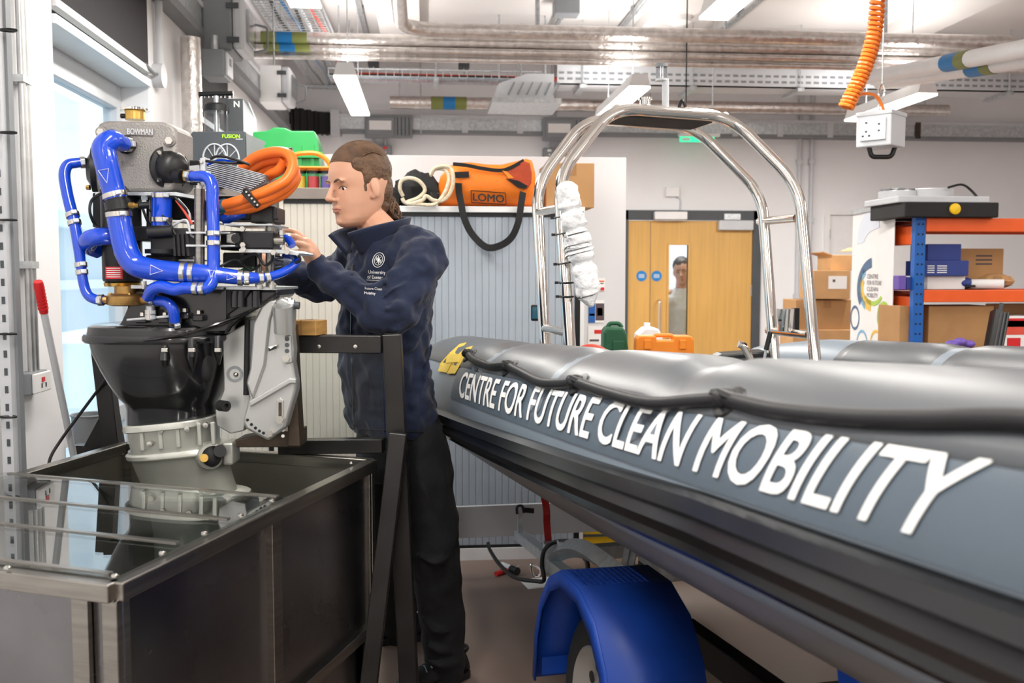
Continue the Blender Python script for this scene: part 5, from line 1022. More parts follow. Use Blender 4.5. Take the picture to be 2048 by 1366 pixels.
mid = (FR+BL_)/2; q = [corner(k, .05) for k in ('fr', 'br', 'bl', 'fl')]; MB().prism(q, ZU*.006).build('tank_floor', 'steel_inner', tank, smooth=False)
# clear lid over the front half with cross strips
def tk(u, v, z): return Vector((*(FR+(BR_-FR)*v+TU*(u*(BL_-BR_).length)).xy, z))
lv = .56
lid = MB().prism([tk(.005, .01, ZR+.001), tk(.005, lv, ZR+.001), tk(.995, lv, ZR+.001), tk(.995, .01, ZR+.001)], ZU*.005).build('clear_lid', 'lid_acrylic', tank, smooth=False)
for v in (.02, .196, .36, .55):
    MB().bar(tk(.03, v, ZR+.0075), tk(.97, v, ZR+.0075), .014, .003).build('lid_strip', 'steel_brushed', tank, smooth=False)
scr = None
for (px, py) in ((544, 1001), (481, 1031), (409, 1067), (325, 1107), (230, 1153), (15, 1137), (703, 927)):
    c = PZ(px, py, ZR+.006)
    if scr is None: scr = MB().lathe(c, ZU, [(0, .0075), (.003, .007), (.005, .004), (.0055, .0)], 12).build('screw', 'bolt_steel', tank)
    else: inst(scr, 'screw', c+ZU*.0028, tank)
# ================================================================ ENGINE STAND
DE = 2.88
def E(px, py, dd=0.): return P(px, py, DE+dd)
K = DE/F_PX
st = thing('engine_stand', 'dark steel box section stand carrying the engine above the tank', 'stand', Vector((*P(790, 1366, 3.0).xy, 0)))
def pst(a, b, D0, D1, w, name, h=None): return MB().bar(P(*a, D0), P(*b, D1), w, h or w, FWH).build(name, 'mill_steel', st, smooth=False, bevel=.004)
def floor_px(px, D): return P(px, 545+CAM_H*F_PX/D*.965, D)
p0 = P(784, 668, 3.02); p1 = P(818, 1366, 3.02); p1 = p0+(p1-p0)*(p0.z/(p0.z-p1.z)); MB().bar(p0, p1, .058, .05, FWH).build('upright', 'mill_steel', st, smooth=False, bevel=.003)
MB().box(p0+ZU*.0005, (.046, .038, .002), RC).build('upright_bore', 'black_matte', st, smooth=False)
p0 = P(797, 866, 2.95); p1 = P(738, 1366, 2.88); p1 = p0+(p1-p0)*(p0.z/(p0.z-p1.z)); MB().bar(p0, p1, .052, .045, FWH).build('brace', 'mill_steel', st, smooth=False, bevel=.003)
tb = MB().bar(P(586, 687, 3.0), P(764, 688, 3.0), .05, .055).build('top_bar', 'mill_steel', st, smooth=False, bevel=.003)
for px in (638, 711): MB().lathe(P(px, 693, 2.975), -FWH, [(0, .007), (.004, .006), (.005, 0)], 10).build('bolt', 'bolt_steel', st)
MB().bar(P(560, 893, 3.08), P(768, 890, 3.05), .05, .045).build('lower_bar', 'mill_steel', st, smooth=False, bevel=.003)
MB().prism(PP([(593, 706), (766, 708), (768, 882), (598, 880)], 2.97), FWH*.005).build('clear_guard', 'acrylic', st, smooth=False)
MB().prism(PP([(575, 650), (586, 650), (600, 893), (575, 893), (575, 800)], 2.83), FWH*.07).build('transom_plate', 'rust_steel', st, smooth=False, bevel=.003)
MB().prism(PP([(560, 862), (600, 862), (600, 895), (465, 895), (470, 880)], 2.84), FWH*.10).build('transom_foot', 'rust_steel', st, smooth=False, bevel=.003)
for (px, py) in ((566, 860), (566, 872)): MB().lathe(P(px, py, 2.80), -FWH, [(0, .005), (.002, .005)], 8).build('plate_hole', 'letter_white', st)
p0 = P(198, 655, 3.28); p1 = P(226, 890, 3.28); p1 = p0+(p1-p0)*(p0.z/(p0.z-p1.z)); MB().bar(p0, p1, .055, .05, FWH).build('upright', 'mill_steel', st, smooth=False, bevel=.003)
MB().bar(P(200, 665, 3.28), P(585, 690, 3.2), .05, .05).build('cross_bar', 'mill_steel', st, smooth=False, bevel=.003)
MB().prism(PP([(165, 896), (196, 838), (218, 836), (228, 896)], 3.32), FWH*.1).build('gusset', 'mill_steel', st, smooth=False, bevel=.003); MB().bar(P(150, 900, 3.4), P(300, 905, 3.35), .05, .04).build('back_rail', 'mill_steel', st, smooth=False)
wb_ = thing('wood_block', 'short sawn timber block resting on the stand top bar', 'wood block', P(616, 668, 3.0)); tz = P(600, 687, 3.0).z+.0275; c = P(614, 655, 3.0); c.z = tz+.0225
MB().box(c, (.098, .08, .045), RC @ rotz(-.25)).build('block', 'block_wood', wb_, smooth=False, bevel=.002); MB().box(c+ZU*.0005, (.004, .081, .046), RC @ rotz(-.25)).build('end_check', 'card_tape', wb_, smooth=False)
# ================================================================ OUTBOARD ENGINE
en = thing('outboard_engine', 'uncovered electric outboard engine with blue hoses mounted over the tank', 'engine', E(360, 1000))
def se_ring(py, c, hw, hd, dd=0., n=36, sq=3., slope=0.):
    out = []
    for k in range(n):
        t = 2*math.pi*k/n; a, b = math.cos(t), math.sin(t); x = math.copysign(abs(a)**(2/sq), a); y = math.copysign(abs(b)**(2/sq), b); o = E(c, py, dd); out.append(o+RT*(x*hw*K)+FWH*(y*hd)+ZU*(slope*x*hw*K))
    return out
def sl(rows, name, m, angle=35, **k):
    b = MB(); b.loft([se_ring(*r, **k) for r in rows]); return b.build(name, m, en, angle=angle)
# leg inside the tank
leg = [(880, 362, 96, .10), (905, 362, 98, .105), (940, 366, 94, .09), (975, 372, 88, .07), (1010, 368, 74, .055), (1080, 368, 60, .045), (1180, 370, 56, .04)]
sl([(898, 358, 97, .108), (915, 361, 94, .100), (935, 366, 93, .090), (955, 373, 93, .080), (972, 380, 92, .074), (984, 384, 90, .070)], 'leg_skirt', 'grey_leg', sq=2.4, angle=60)
sl([(980, 390, 108, .095), (982, 391, 111, .098), (988, 391, 111, .098), (990, 390, 106, .093)], 'splash_flange', 'grey_leg', sq=2.2)
sl([(985, 376, 80, .062), (1010, 372, 72, .052), (1080, 368, 60, .045), (1180, 370, 56, .04)], 'leg_strut', 'grey_leg', sq=2.2, angle=60)
MB().lathe(E(422, 912, -.088), -FWH*.8+RT*.6, [(-.02, .040), (.004, .038), (.006, .030), (.0, .026)], 24).build('mount_opening', 'grey_leg', en)
MB().lathe(E(250, 1185), RT, [(0, .02), (.06, .05), (.18, .058), (.3, .05), (.36, .02)], 24).build('gearcase', 'grey_leg', en)
MB().ell(E(424, 912, -.085), (.028, .03, .032)).build('rubber_mount', 'black_matte', en); MB().cyl(E(440, 902, -.11), E(440, 902, .02), .018, 16).build('mount_bush', 'black_plastic', en); MB().box(E(463, 903, -.04), (.030, .08, .066), RC).build('mount_bracket', 'silver_cast', en, smooth=False, bevel=.006)
MB().cyl(E(408, 916, -.118), E(408, 916, -.06), .012, 12).build('mount_bolt', 'brass', en)
# silver adapter
sl([(842, 350, 84, .118), (862, 350, 82, .114), (885, 352, 80, .108), (905, 356, 84, .108)], 'adapter', 'silver_cast', sq=3.4, slope=.08)
sl([(835, 350, 88, .128), (837, 350, 90, .13), (847, 350, 90, .13), (849, 350, 87, .127)], 'adapter_flange', 'silver_cast', sq=3.4, slope=.10)
sl([(893, 358, 95, .112), (896, 358, 98, .115), (903, 360, 98, .115), (906, 360, 95, .11)], 'leg_flange', 'silver_cast', sq=3.0, slope=.10)
for px in (283, 320, 355, 398, 425): MB().bar(E(px, 850-(px-350)*.09, -.115), E(px+3, 896-(px-350)*.09, -.112), .012, .012, FWH).build('adapter_rib', 'silver_cast', en, smooth=False, bevel=.003)
for px, py in ((300, 888), (322, 862), (375, 858), (412, 850)): MB().lathe(E(px, py, -.118), -FWH, [(0, .009), (.007, .008), (.008, 0)], 8).build('adapter_bolt', 'bolt_steel', en)
# black lower cowl
cow = sl([(655, 326, 128, .185), (676, 326, 130, .19), (700, 329, 127, .187), (735, 335, 117, .175), (765, 341, 107, .16), (788, 345, 97, .145), (802, 347, 86, .128), (815, 348, 85, .122), (845, 348, 85, .12)], 'lower_cowl', 'engine_black', sq=2.7)
sl([(664, 326, 138, .20), (668, 326, 141, .203), (676, 326, 141, .203), (680, 326, 137, .199)], 'cowl_flange', 'engine_black', sq=2.7)
sl([(646, 318, 118, .17), (650, 320, 126, .18), (664, 322, 130, .186)], 'cowl_top', 'engine_black', sq=2.7)
for px, y0, y1 in ((246, 655, 735), (330, 690, 745), (384, 680, 742), (436, 672, 728)):
    dd = -.165 if px < 300 else -.185 if px < 400 else -.15
    MB().tube([E(px, y0, dd+.01), E(px, (y0+y1)/2, dd+.004), E(px+2, y1, dd+.03)], [.013, .015, .004], 10).build('cowl_rib', 'engine_black', en); MB().box(E(px, 700 if px > 300 else 702, dd-.012), (.018, .012, .012), RC).build('cowl_bolt', 'bolt_steel', en, smooth=False, bevel=.002)
MB().tube(smooth_path([E(188, 674, -.1), E(230, 684, -.17), (E(300, 680, -.20)), E(370, 668, -.19), E(430, 650, -.17), E(490, 627, -.12), E(530, 604, -.08), E(553, 587, -.05)], 6), .005, 8).build('cowl_seam', 'black_gloss', en)
MB().ell(E(412, 732, -.10), (.02, .03, .05)).build('cowl_scoop', 'black_matte', en)
MB().lathe(E(440, 811, -.10), RT*.8-FWH*.6, [(0, .016), (.03, .016), (.03, .008), (.022, .008)], 16).build('rubber_plug', 'black_matte', en)
# black upper casting between cowl and power head
m = MB(); m.prism(PP([(262, 577), (553, 578), (554, 592), (520, 615), (482, 636), (462, 655), (455, 668), (198, 676), (200, 656), (238, 650), (252, 618)], DE-.12), FWH*.24); m.build('engine_bed', 'engine_black', en, smooth=False, bevel=.01)
MB().prism(PP([(418, 640), (448, 575), (452, 575), (452, 640)], DE-.14), FWH*.02).build('bed_gusset', 'engine_black', en, smooth=False); MB().prism(PP([(452, 576), (502, 578), (478, 612), (452, 630)], DE-.135), FWH*.02).build('bed_pocket', 'black_matte', en, smooth=False)
for px in (470, 482, 512): MB().cyl(E(px, 582, -.13), E(px, 614, -.13), .012, 12).build('bed_boss', 'engine_black', en)
MB().prism(PP([(262, 570), (552, 575), (553, 580), (262, 577)], DE-.14), FWH*.28).build('deck_plate', 'galv', en, smooth=False)
for px in (290, 372, 396, 520, 545): MB().lathe(E(px, 578, -.145), ZU, [(0, .009), (.012, .009), (.012, .005), (.022, .005)], 8).build('deck_bolt', 'bolt_steel', en)
for px, py in ((285, 640), (370, 632), (398, 636), (330, 640)): MB().box(E(px, py, -.13), (.03, .03, .018), RC).build('casting_lug', 'engine_black', en, smooth=False, bevel=.004); MB().lathe(E(px, py-8, -.13), ZU, [(0, .009), (.01, .008)], 6).build('lug_bolt', 'bolt_steel', en)
MB().bar(E(255, 640, -.14), E(345, 632, -.14), .02, .008).build('water_pipe', 'galv', en, smooth=False, bevel=.003)
# clamp bracket
m = MB(); m.prism(PP([(537, 600), (564, 594), (578, 601), (585, 622), (583, 660), (587, 700), (585, 725), (592, 763), (592, 780), (571, 856), (537, 883), (492, 859), (485, 845), (495, 804), (499, 797), (492, 766), (499, 739), (506, 646), (523, 612)], DE-.10), FWH*.06); m.build('clamp_bracket', 'silver_paint', en, smooth=True, angle=30, bevel=.008, seg=3)
m = MB(); m.prism(PP([(506, 646), (523, 612), (537, 600), (552, 600), (540, 640), (530, 730), (505, 800), (492, 766), (499, 739)], DE-.112), FWH*.02); m.build('bracket_shoulder', 'silver_paint', en, smooth=True, bevel=.006)
MB().prism(PP([(497, 803), (578, 756), (592, 757), (592, 768), (580, 768), (500, 815)], DE-.115), FWH*.02).build('bracket_web', 'silver_paint', en, smooth=False, bevel=.004)
m = MB(); m.prism(PP([(444, 673), (492, 646), (497, 640), (500, 800), (488, 862), (461, 868), (433, 852), (430, 821), (447, 780)], DE-.06), FWH*.14); m.build('swivel_housing', 'silver_paint', en, smooth=True, angle=30, bevel=.01, seg=3)
MB().cyl(E(495, 640, -.075), E(492, 790, -.075), .008, 10).build('swivel_gap', 'black_matte', en)
MB().lathe(E(470, 748, -.058), -FWH, [(0, .024), (.004, .024), (.004, .016), (-.008, .014)], 24).build('grease_recess', 'mid_grey', en); MB().ell(E(472, 749, -.06), (.008, .008, .008)).build('grease_nipple', 'bolt_steel', en)
MB().cyl(E(565, 612, -.13), E(568, 664, -.11), .028, 20).build('tilt_boss', 'silver_paint', en)
for (px, py) in ((495, 840), (503, 849), (511, 856), (519, 862), (527, 866)): MB().lathe(E(px, py, -.1005), -FWH, [(0, .0045), (.001, .0045)], 10).build('tilt_hole', 'black_matte', en)
MB().prism(PP([(568, 672), (582, 670), (584, 726), (570, 729)], DE-.108), FWH*.02).build('hole_plate', 'silver_paint', en, smooth=False, bevel=.004)
for py in (678, 690, 702): MB().lathe(E(574, py, -.109), -FWH, [(0, .0065), (.001, .0065)], 12).build('tilt_hole', 'dark_grey', en)
MB().prism(PP([(553, 800), (560, 795), (567, 800), (567, 842), (560, 848), (552, 842)], DE-.105), FWH*.01).build('slot_plate', 'silver_paint', en, smooth=False, bevel=.003); MB().prism(PP([(557, 805), (563, 805), (563, 832), (557, 832)], DE-.107), FWH*.004).build('slot', 'rust_steel', en, smooth=False)
for (px, py, r) in ((574, 716, .011), (561, 838, .012), (542, 866, .009)): MB().lathe(E(px, py, -.10), -FWH, [(0, r*1.25), (.004, r*1.25), (.004, r), (.016, r), (.016, 0)], 6).build('bracket_bolt', 'bolt_steel', en, smooth=False)
MB().lathe(E(578, 608, -.08), RT, [(0, .02), (.008, .02), (.008, .014), (.016, .014)], 6).build('tilt_nut', 'galv', en, smooth=False); MB().cyl(E(585, 610, -.08), E(599, 611, -.08), .011, 12).build('tilt_stud', 'dark_grey', en)
MB().prism(PP([(537, 695), (553, 690), (553, 697), (537, 703)], DE-.1135), FWH*.002).build('maker_plate', 'black_plastic', en, smooth=False)
MB().prism(PP([(536, 694), (541, 698), (553, 689), (553, 692)], DE-.1145), FWH*.001).build('maker_print', 'letter_white', en, smooth=False)
# ---------------- heat exchanger
hx = MB(); hx.prism(PP([(190, 262), (196, 246), (212, 241), (325, 243), (345, 249), (353, 262), (354, 370), (344, 381), (300, 384), (210, 384), (192, 372)], DE-.11), FWH*.15); hxo = hx.build('heat_exchanger', 'cast_alu', en, smooth=True, angle=30, bevel=.014, seg=3)
MB().prism(PP([(252, 254), (306, 256), (306, 272), (252, 270)], DE-.114), FWH*.006).build('name_plate', 'cast_alu', hxo, smooth=False, bevel=.001); text_on('lettering', 'BOWMAN', E(255, 268.5, -.1165), RT-ZU*.02, ZU, .0165, 'light_grey', hxo, bold=.02, width=48*K)
text_on('cast_number', '110', E(242, 331, -.1115), RT, ZU, .012, 'cast_alu', hxo, bold=.02, width=24*K)
for px, py in ((204, 265), (340, 282)):
    MB().lathe(E(px, py, -.108), -FWH, [(0, .018), (.008, .016)], 16).build('bolt_boss', 'cast_alu', hxo); MB().lathe(E(px, py, -.115), -FWH, [(0, .012), (.012, .011), (.012, 0)], 6).build('hex_bolt', 'bolt_steel', hxo, smooth=False)
nk = E(270, 240, -.01); MB().lathe(nk, ZU, [(0, .028), (.024, .028), (.026, .030)], 24).build('filler_neck', 'brass', hxo); MB().lathe(nk+ZU*.026, ZU, [(0, .041), (.005, .041), (.008, .03), (.008, .024), (.003, .022)], 24).build('filler_flange', 'chrome', hxo); MB().cyl(E(242, 232, -.02), E(258, 232, -.02), .007, 10).build('overflow_stub', 'black_plastic', hxo)
for k in range(3): MB().lathe(E(250+18*k, 219, -.035), ZU, [(0, .006), (.004, .005)], 6).build('flange_bolt', 'bolt_steel', hxo)
cap_ax = RT*.80-FWH*.60
ec = MB().lathe(E(337, 336, -.085), cap_ax, [(0, .062), (.010, .062), (.012, .05), (.03, .046), (.045, .034), (.05, .02)], 28).build('end_cap', 'black_plastic', hxo)
for k in range(4): t = .8+k*math.pi/2; d_, a_, b_ = frame_of(cap_ax); MB().lathe(E(337, 336, -.085)+a_*(.054*math.cos(t))+b_*(.054*math.sin(t))+cap_ax*.01, cap_ax, [(0, .007), (.006, .006)], 8).build('cap_screw', 'bolt_steel', ec)
MB().cyl(E(352, 352, -.12), E(366, 353, -.13), .02, 16).build('outlet_stub', 'black_plastic', ec)
ec2 = MB().lathe(E(196, 340, -.03), -RT*.95-FWH*.3, [(0, .064), (.016, .064), (.018, .05), (.03, .03)], 28).build('end_cap', 'black_plastic', hxo); MB().lathe(E(180, 375, -.06), -RT, [(0, .008), (.01, .007)], 8).build('drain_plug', 'brass', ec2)
MB().lathe(E(253, 290, -.115), -FWH, [(0, .026), (.008, .026), (.008, .02), (.02, .02)], 20).build('inlet_flange', 'black_plastic', hxo); MB().lathe(E(261, 290, -.125), -FWH, [(0, .008), (.01, .007), (.011, 0)], 8).build('flange_bolt', 'bolt_steel', hxo); MB().prism(PP([(244, 300), (262, 277), (272, 284), (270, 296), (252, 309)], DE-.12), FWH*.012).build('flange_plate', 'black_plastic', hxo, smooth=False, bevel=.003)
for px, py in ((215, 388), (262, 388), (318, 388)): MB().box(E(px, py, -.06), (.03, .06, .02), RC).build('mounting_foot', 'cast_alu', hxo, smooth=False, bevel=.004)
MB().lathe(E(368, 352, -.13), RT, [(0, .016), (.012, .016), (.012, .012), (.022, .012)], 6).build('brass_union', 'brass', en, smooth=False); MB().lathe(E(172, 325, -.05), -RT, [(0, .014), (.012, .014)], 12).build('brass_union', 'brass', en)
# ---------------- hoses
def clampband(p, d, r):
    d = Vector(d).normalized(); c = MB().lathe(p-d*.0065, d, [(0, r+.001), (0, r+.003), (.013, r+.003), (.013, r+.001)], 22, cap=False).build('hose_clamp', 'bolt_steel', en); s = (RT*.6-FWH*.8); s = (s-d*s.dot(d)).normalized(); u = d.cross(s)
    MB().box(p+s*(r+.005), (.016, .012, .010), basis(u, d, s)).build('clamp_screw', 'galv', c, smooth=False, bevel=.002)
def hose(pts, r, clamps=(), n=18, m='blue_hose', smooth_n=8, marks=()):
    w = smooth_path([E(*q[:3]) for q in pts], smooth_n); rs = r
    if isinstance(r, (list, tuple)):
        rs = [np.interp(i/(len(w)-1)*(len(pts)-1), range(len(pts)), r) for i in range(len(w))]; rs = [float(x) for x in rs]
    ho = MB().tube(w, rs, n).build('hose' if m == 'blue_hose' else 'cable', m, en, angle=60)
    for k in clamps:
        i = min(int(k*(len(w)-1)), len(w)-2); clampband(w[i], w[i+1]-w[i], rs[i] if isinstance(rs, list) else rs)
    for k in marks:
        i = min(int(k*(len(w)-1)), len(w)-2); d = (w[i+1]-w[i]).normalized(); rr = rs[i] if isinstance(rs, list) else rs; s = -FWH; s = (s-d*s.dot(d)).normalized(); u = d.cross(s); c = w[i]+s*(rr+.0012); q = rr*.5
        MB().tube([c+d*(q*1.3), c-d*q+u*q*.9, c-d*q-u*q*.9], .0011, 4, closed=True).build('hose_mark', 'letter_white', ho)
    return w
hose([(256, 289, -.14), (243, 287, -.16), (224, 281, -.19), (208, 296, -.20), (212, 322, -.20), (219, 350, -.195), (227, 380, -.19), (232, 398, -.19)], [.017, .022, .030, .032, .032, .0315, .031, .0305], (.02, .93), marks=(.72,))
MB().tube([E(232, 395, -.19), E(237, 428, -.19)], .028, 18).build('hose_joiner', 'black_plastic', en); MB().tube([E(233, 403, -.19), E(236, 420, -.19)], .033, 18).build('joiner_band', 'black_plastic', en); MB().lathe(E(258, 411, -.19), RT, [(0, .009), (.016, .009), (.016, .006), (.026, .006)], 6).build('sensor_fitting', 'brass', en, smooth=False); MB().cyl(E(275, 411, -.19), E(296, 410, -.17), .010, 12).build('sensor_plug', 'black_plastic', en)
hose([(237, 424, -.19), (240, 448, -.19), (247, 482, -.19), (256, 510, -.19), (272, 530, -.19), (300, 538, -.19), (335, 542, -.19), (372, 545, -.185), (412, 547, -.18), (445, 551, -.175), (478, 555, -.17), (500, 556, -.165), (530, 555, -.15), (560, 547, -.13), (582, 535, -.11), (592, 524, -.09), (586, 516, -.05), (570, 512, -.02)], [.0315, .032, .033, .033, .032, .030, .0285, .0275, .025, .022, .020, .017, .0135, .0125, .012, .012, .011, .011], (.02, .405, .435, .60, .635, .69, .715), marks=(.33, .57), smooth_n=7)
hose([(168, 325, -.05), (152, 326, -.06), (136, 330, -.07), (129, 348, -.08), (133, 380, -.09), (141, 415, -.10), (148, 441, -.11), (156, 485, -.12), (162, 530, -.13), (167, 566, -.135), (176, 590, -.14), (192, 599, -.14), (206, 600, -.14)], [.0135, .0145, .0155, .016, .016, .016, .0155, .0155, .014, .014, .014, .014, .013], (.03, .475, .52, .67, .705, .97))
hose([(376, 352, -.135), (392, 353, -.145), (412, 354, -.155), (424, 370, -.16), (425, 400, -.165), (426, 431, -.17), (427, 480, -.175), (427, 530, -.18), (425, 560, -.19), (415, 575, -.20), (398, 577, -.20), (370, 576, -.20), (348, 579, -.20), (322, 573, -.20), (304, 580, -.19), (295, 596, -.17)], [.013, .015, .0165, .0172, .0172, .0172, .0172, .0172, .0172, .0168, .0165, .0168, .017, .017, .0165, .0155], (.03, .385, .415, .645, .685), marks=(.51,))
hose([(302, 600, -.15), (318, 601, -.16), (335, 606, -.17), (346, 620, -.17), (349, 640, -.16), (349, 650, -.15)], .0152, (.12, .86))
hose([(252, 470, -.10), (222, 472, -.14), (190, 474, -.15), (175, 482, -.13), (176, 492, -.09), (195, 500, -.05)], .0245)
hose([(324, 386, -.10), (324, 405, -.10), (323, 430, -.10), (323, 452, -.10)], .0285, (.15, .8)); hose([(448, 440, -.02), (470, 430, -.03), (487, 425, -.02)], .016); hose([(545, 470, .05), (575, 478, .04), (585, 492, .03)], .012)
# ---------------- motor, pump, plates and posts
mo = MB().lathe(E(246, 563, -.07), ZU, [(0, .052), (.006, .055), (.26, .055), (.27, .05)], 32).build('motor', 'black_plastic', en); MB().lathe(E(246, 573, -.07), ZU, [(0, .05), (.010, .052), (.014, .048)], 32).build('motor_ring', 'brass', en)
b = MB(); R_ = .0562
def mlab(u, v):
    t = -2.15+u*.95; c = E(246, 563, -.07); return c+RT*(R_*math.cos(t))+FWH*(R_*math.sin(t))+ZU*(.008+.034*v)
b.grid(mlab, 12, 3).build('motor_label', 'red_plastic', mo)
for k in range(5):
    b = MB(); b.grid(lambda u, v, k=k: E(246, 563, -.07)+RT*(.0567*math.cos(-2.05+u*.75))+FWH*(.0567*math.sin(-2.05+u*.75))+ZU*(.0125+.006*k+.0022*v), 10, 2); b.build('label_text', 'letter_white', mo)
pu = MB().lathe(E(252, 612, -.12), ZU, [(0, .034), (.004, .05), (.01, .052), (.028, .052), (.034, .046), (.036, .03), (.056, .03)], 28).build('water_pump', 'bronze', en); MB().cyl(E(200, 600, -.135), E(228, 600, -.125), .013, 14).build('pump_port', 'bronze', pu); MB().cyl(E(278, 600, -.125), E(308, 600, -.14), .013, 14).build('pump_port', 'bronze', pu)
for k in range(4): t = k*1.57+.6; MB().lathe(E(252, 590, -.12)+RT*(.042*math.cos(t))+FWH*(.042*math.sin(t)), ZU, [(0, .006), (.006, .006)], 6).build('pump_bolt', 'brass', pu)
MB().cyl(E(301, 612, -.14), E(301, 640, -.14), .013, 14).build('tee_pipe', 'galv', en); clampband(E(301, 624, -.14), ZU, .013); clampband(E(301, 634, -.14), ZU, .013)
MB().prism(PP([(190, 384), (352, 384), (412, 396), (412, 401), (350, 391), (190, 390)], DE-.12), FWH*.22).build('top_plate', 'galv', en, smooth=False)
for (px, y0, y1, dd, r) in ((399, 378, 535, -.13, .0145), (396, 540, 575, -.1, .012), (540, 402, 582, -.06, .0125), (517, 500, 580, -.02, .01), (300, 400, 470, -.02, .01)): MB().cyl(E(px, y1, dd), E(px, y0, dd), r, 16).build('pillar', 'steel_brushed', en); MB().lathe(E(px, y0, dd), ZU, [(0, r*.7), (.01, r*.7), (.01, r*.4), (.016, r*.4)], 8).build('pillar_nut', 'bolt_steel', en)
for (y, x0, x1, d0, d1) in ((447, 448, 545, -.10, .1), (463, 372, 460, -.15, .05), (489, 372, 470, -.15, .05), (440, 345, 410, -.12, .08), (500, 480, 552, -.12, .12), (518, 290, 400, -.1, .1)): MB().prism(PP([(x0, y), (x1, y+1), (x1, y+4), (x0, y+4)], DE+d0), FWH*(d1-d0)).build('carrier_plate', 'galv', en, smooth=False)
for (x0, y0, x1, y1, d0, d1, mm) in ((300, 456, 378, 512, -.13, .0, 'black_plastic'), (262, 452, 305, 482, -.12, .0, 'black_plastic'), (482, 462, 546, 498, -.14, -.03, 'black_plastic'), (500, 412, 548, 446, -.08, .06, 'black_plastic'), (440, 462, 500, 500, -.06, .08, 'black_matte'), (445, 505, 492, 535, -.08, .08, 'black_matte'), (290, 510, 352, 528, -.12, .04, 'black_matte'), (184, 385, 222, 455, -.02, .1, 'black_plastic'), (330, 395, 395, 440, -.02, .12, 'black_matte'), (420, 392, 500, 440, .0, .14, 'black_matte'), (555, 455, 562, 478, -.12, -.1, 'dark_grey'), (545, 412, 553, 440, -.1, -.07, 'black_plastic')):
    MB().prism(PP([(x0, y0), (x1, y0), (x1, y1), (x0, y1)], DE+d0), FWH*(d1-d0)).build('control_housing', mm, en, smooth=False, bevel=.005)
for k in range(4): MB().prism(PP([(345+9*k, 468), (349+9*k, 468), (352+9*k, 512), (347+9*k, 512)], DE-.14), FWH*.02).build('housing_fin', 'black_plastic', en, smooth=False)
MB().cyl(E(296, 465, -.15), E(345, 462, -.14), .018, 16).build('coolant_elbow', 'black_plastic', en); MB().lathe(E(320, 507, -.13), ZU, [(0, .04), (.012, .04)], 24).build('pulley', 'black_plastic', en)
MB().prism(PP([(452, 469), (470, 466), (478, 476), (470, 488), (452, 486)], DE-.15), FWH*.02).build('linkage_plate', 'steel_brushed', en, smooth=False, bevel=.003); MB().lathe(E(472, 477, -.15), -FWH, [(0, .013), (.004, .013)], 16).build('linkage_eye', 'black_matte', en)
MB().cyl(E(546, 482, -.12), E(568, 482, -.12), .012, 14).build('actuator_rod', 'steel_brushed', en); MB().cyl(E(563, 460, -.12), E(563, 495, -.12), .005, 8).build('threaded_stud', 'galv', en); MB().lathe(E(563, 470, -.12), ZU, [(0, .009), (.01, .009)], 6).build('stud_nut', 'bolt_steel', en)
MB().prism(PP([(478, 498), (578, 500), (598, 506), (596, 511), (560, 506), (478, 504)], DE-.14), FWH*.2).build('steering_plate', 'galv', en, smooth=False)
for px, py in ((486, 458), (487, 490), (488, 498), (548, 505), (575, 504)): MB().lathe(E(px, py, -.15), -FWH, [(0, .008), (.01, .008)], 6).build('hex_bolt', 'bolt_steel', en, smooth=False)
sp_ = MB(); sp_.tube([E(557+9*math.cos(t), 540-t*1.3, -.10)+FWH*(.013*math.sin(t)) for t in [k*.5 for k in range(44)]], .0025, 5); sp_.build('return_spring', 'dark_grey', en)
MB().prism(PP([(470, 545), (500, 528), (504, 532), (500, 560), (480, 565)], DE-.02), FWH*.01).build('circuit_board', 'pcb_green', en, smooth=False)
# harness wires
random.seed(11); wires = [('cord_black', [(350, 395), (372, 418), (392, 450), (412, 470)]), ('red_pipe', [(352, 400), (370, 425), (384, 448)]), ('light_grey', [(356, 398), (378, 425), (380, 452)]), ('cord_black', [(205, 385), (184, 400), (180, 425), (192, 452), (210, 460)]), ('cord_black', [(430, 540), (470, 520), (500, 540), (520, 530)]), ('cord_black', [(300, 420), (330, 436), (352, 470)]), ('light_grey', [(340, 455), (372, 440), (382, 470), (400, 475)]), ('cord_black', [(545, 500), (590, 506), (600, 520), (585, 528)]), ('cord_black', [(420, 318), (440, 312), (480, 322), (500, 330)]), ('cord_black', [(412, 322), (450, 326), (490, 326)]), ('blue_hose', [(414, 330), (440, 320), (470, 325)]), ('cord_black', [(480, 520), (510, 508), (530, 530), (545, 520)]), ('cord_black', [(280, 400), (290, 430), (300, 450), (320, 470)])]
for mm, pts in wires: MB().tube(smooth_path([E(x, y, -.13+.03*random.random()) for x, y in pts], 6), .0035 if mm != 'cord_black' else .0042, 6).build('wire', mm, en)
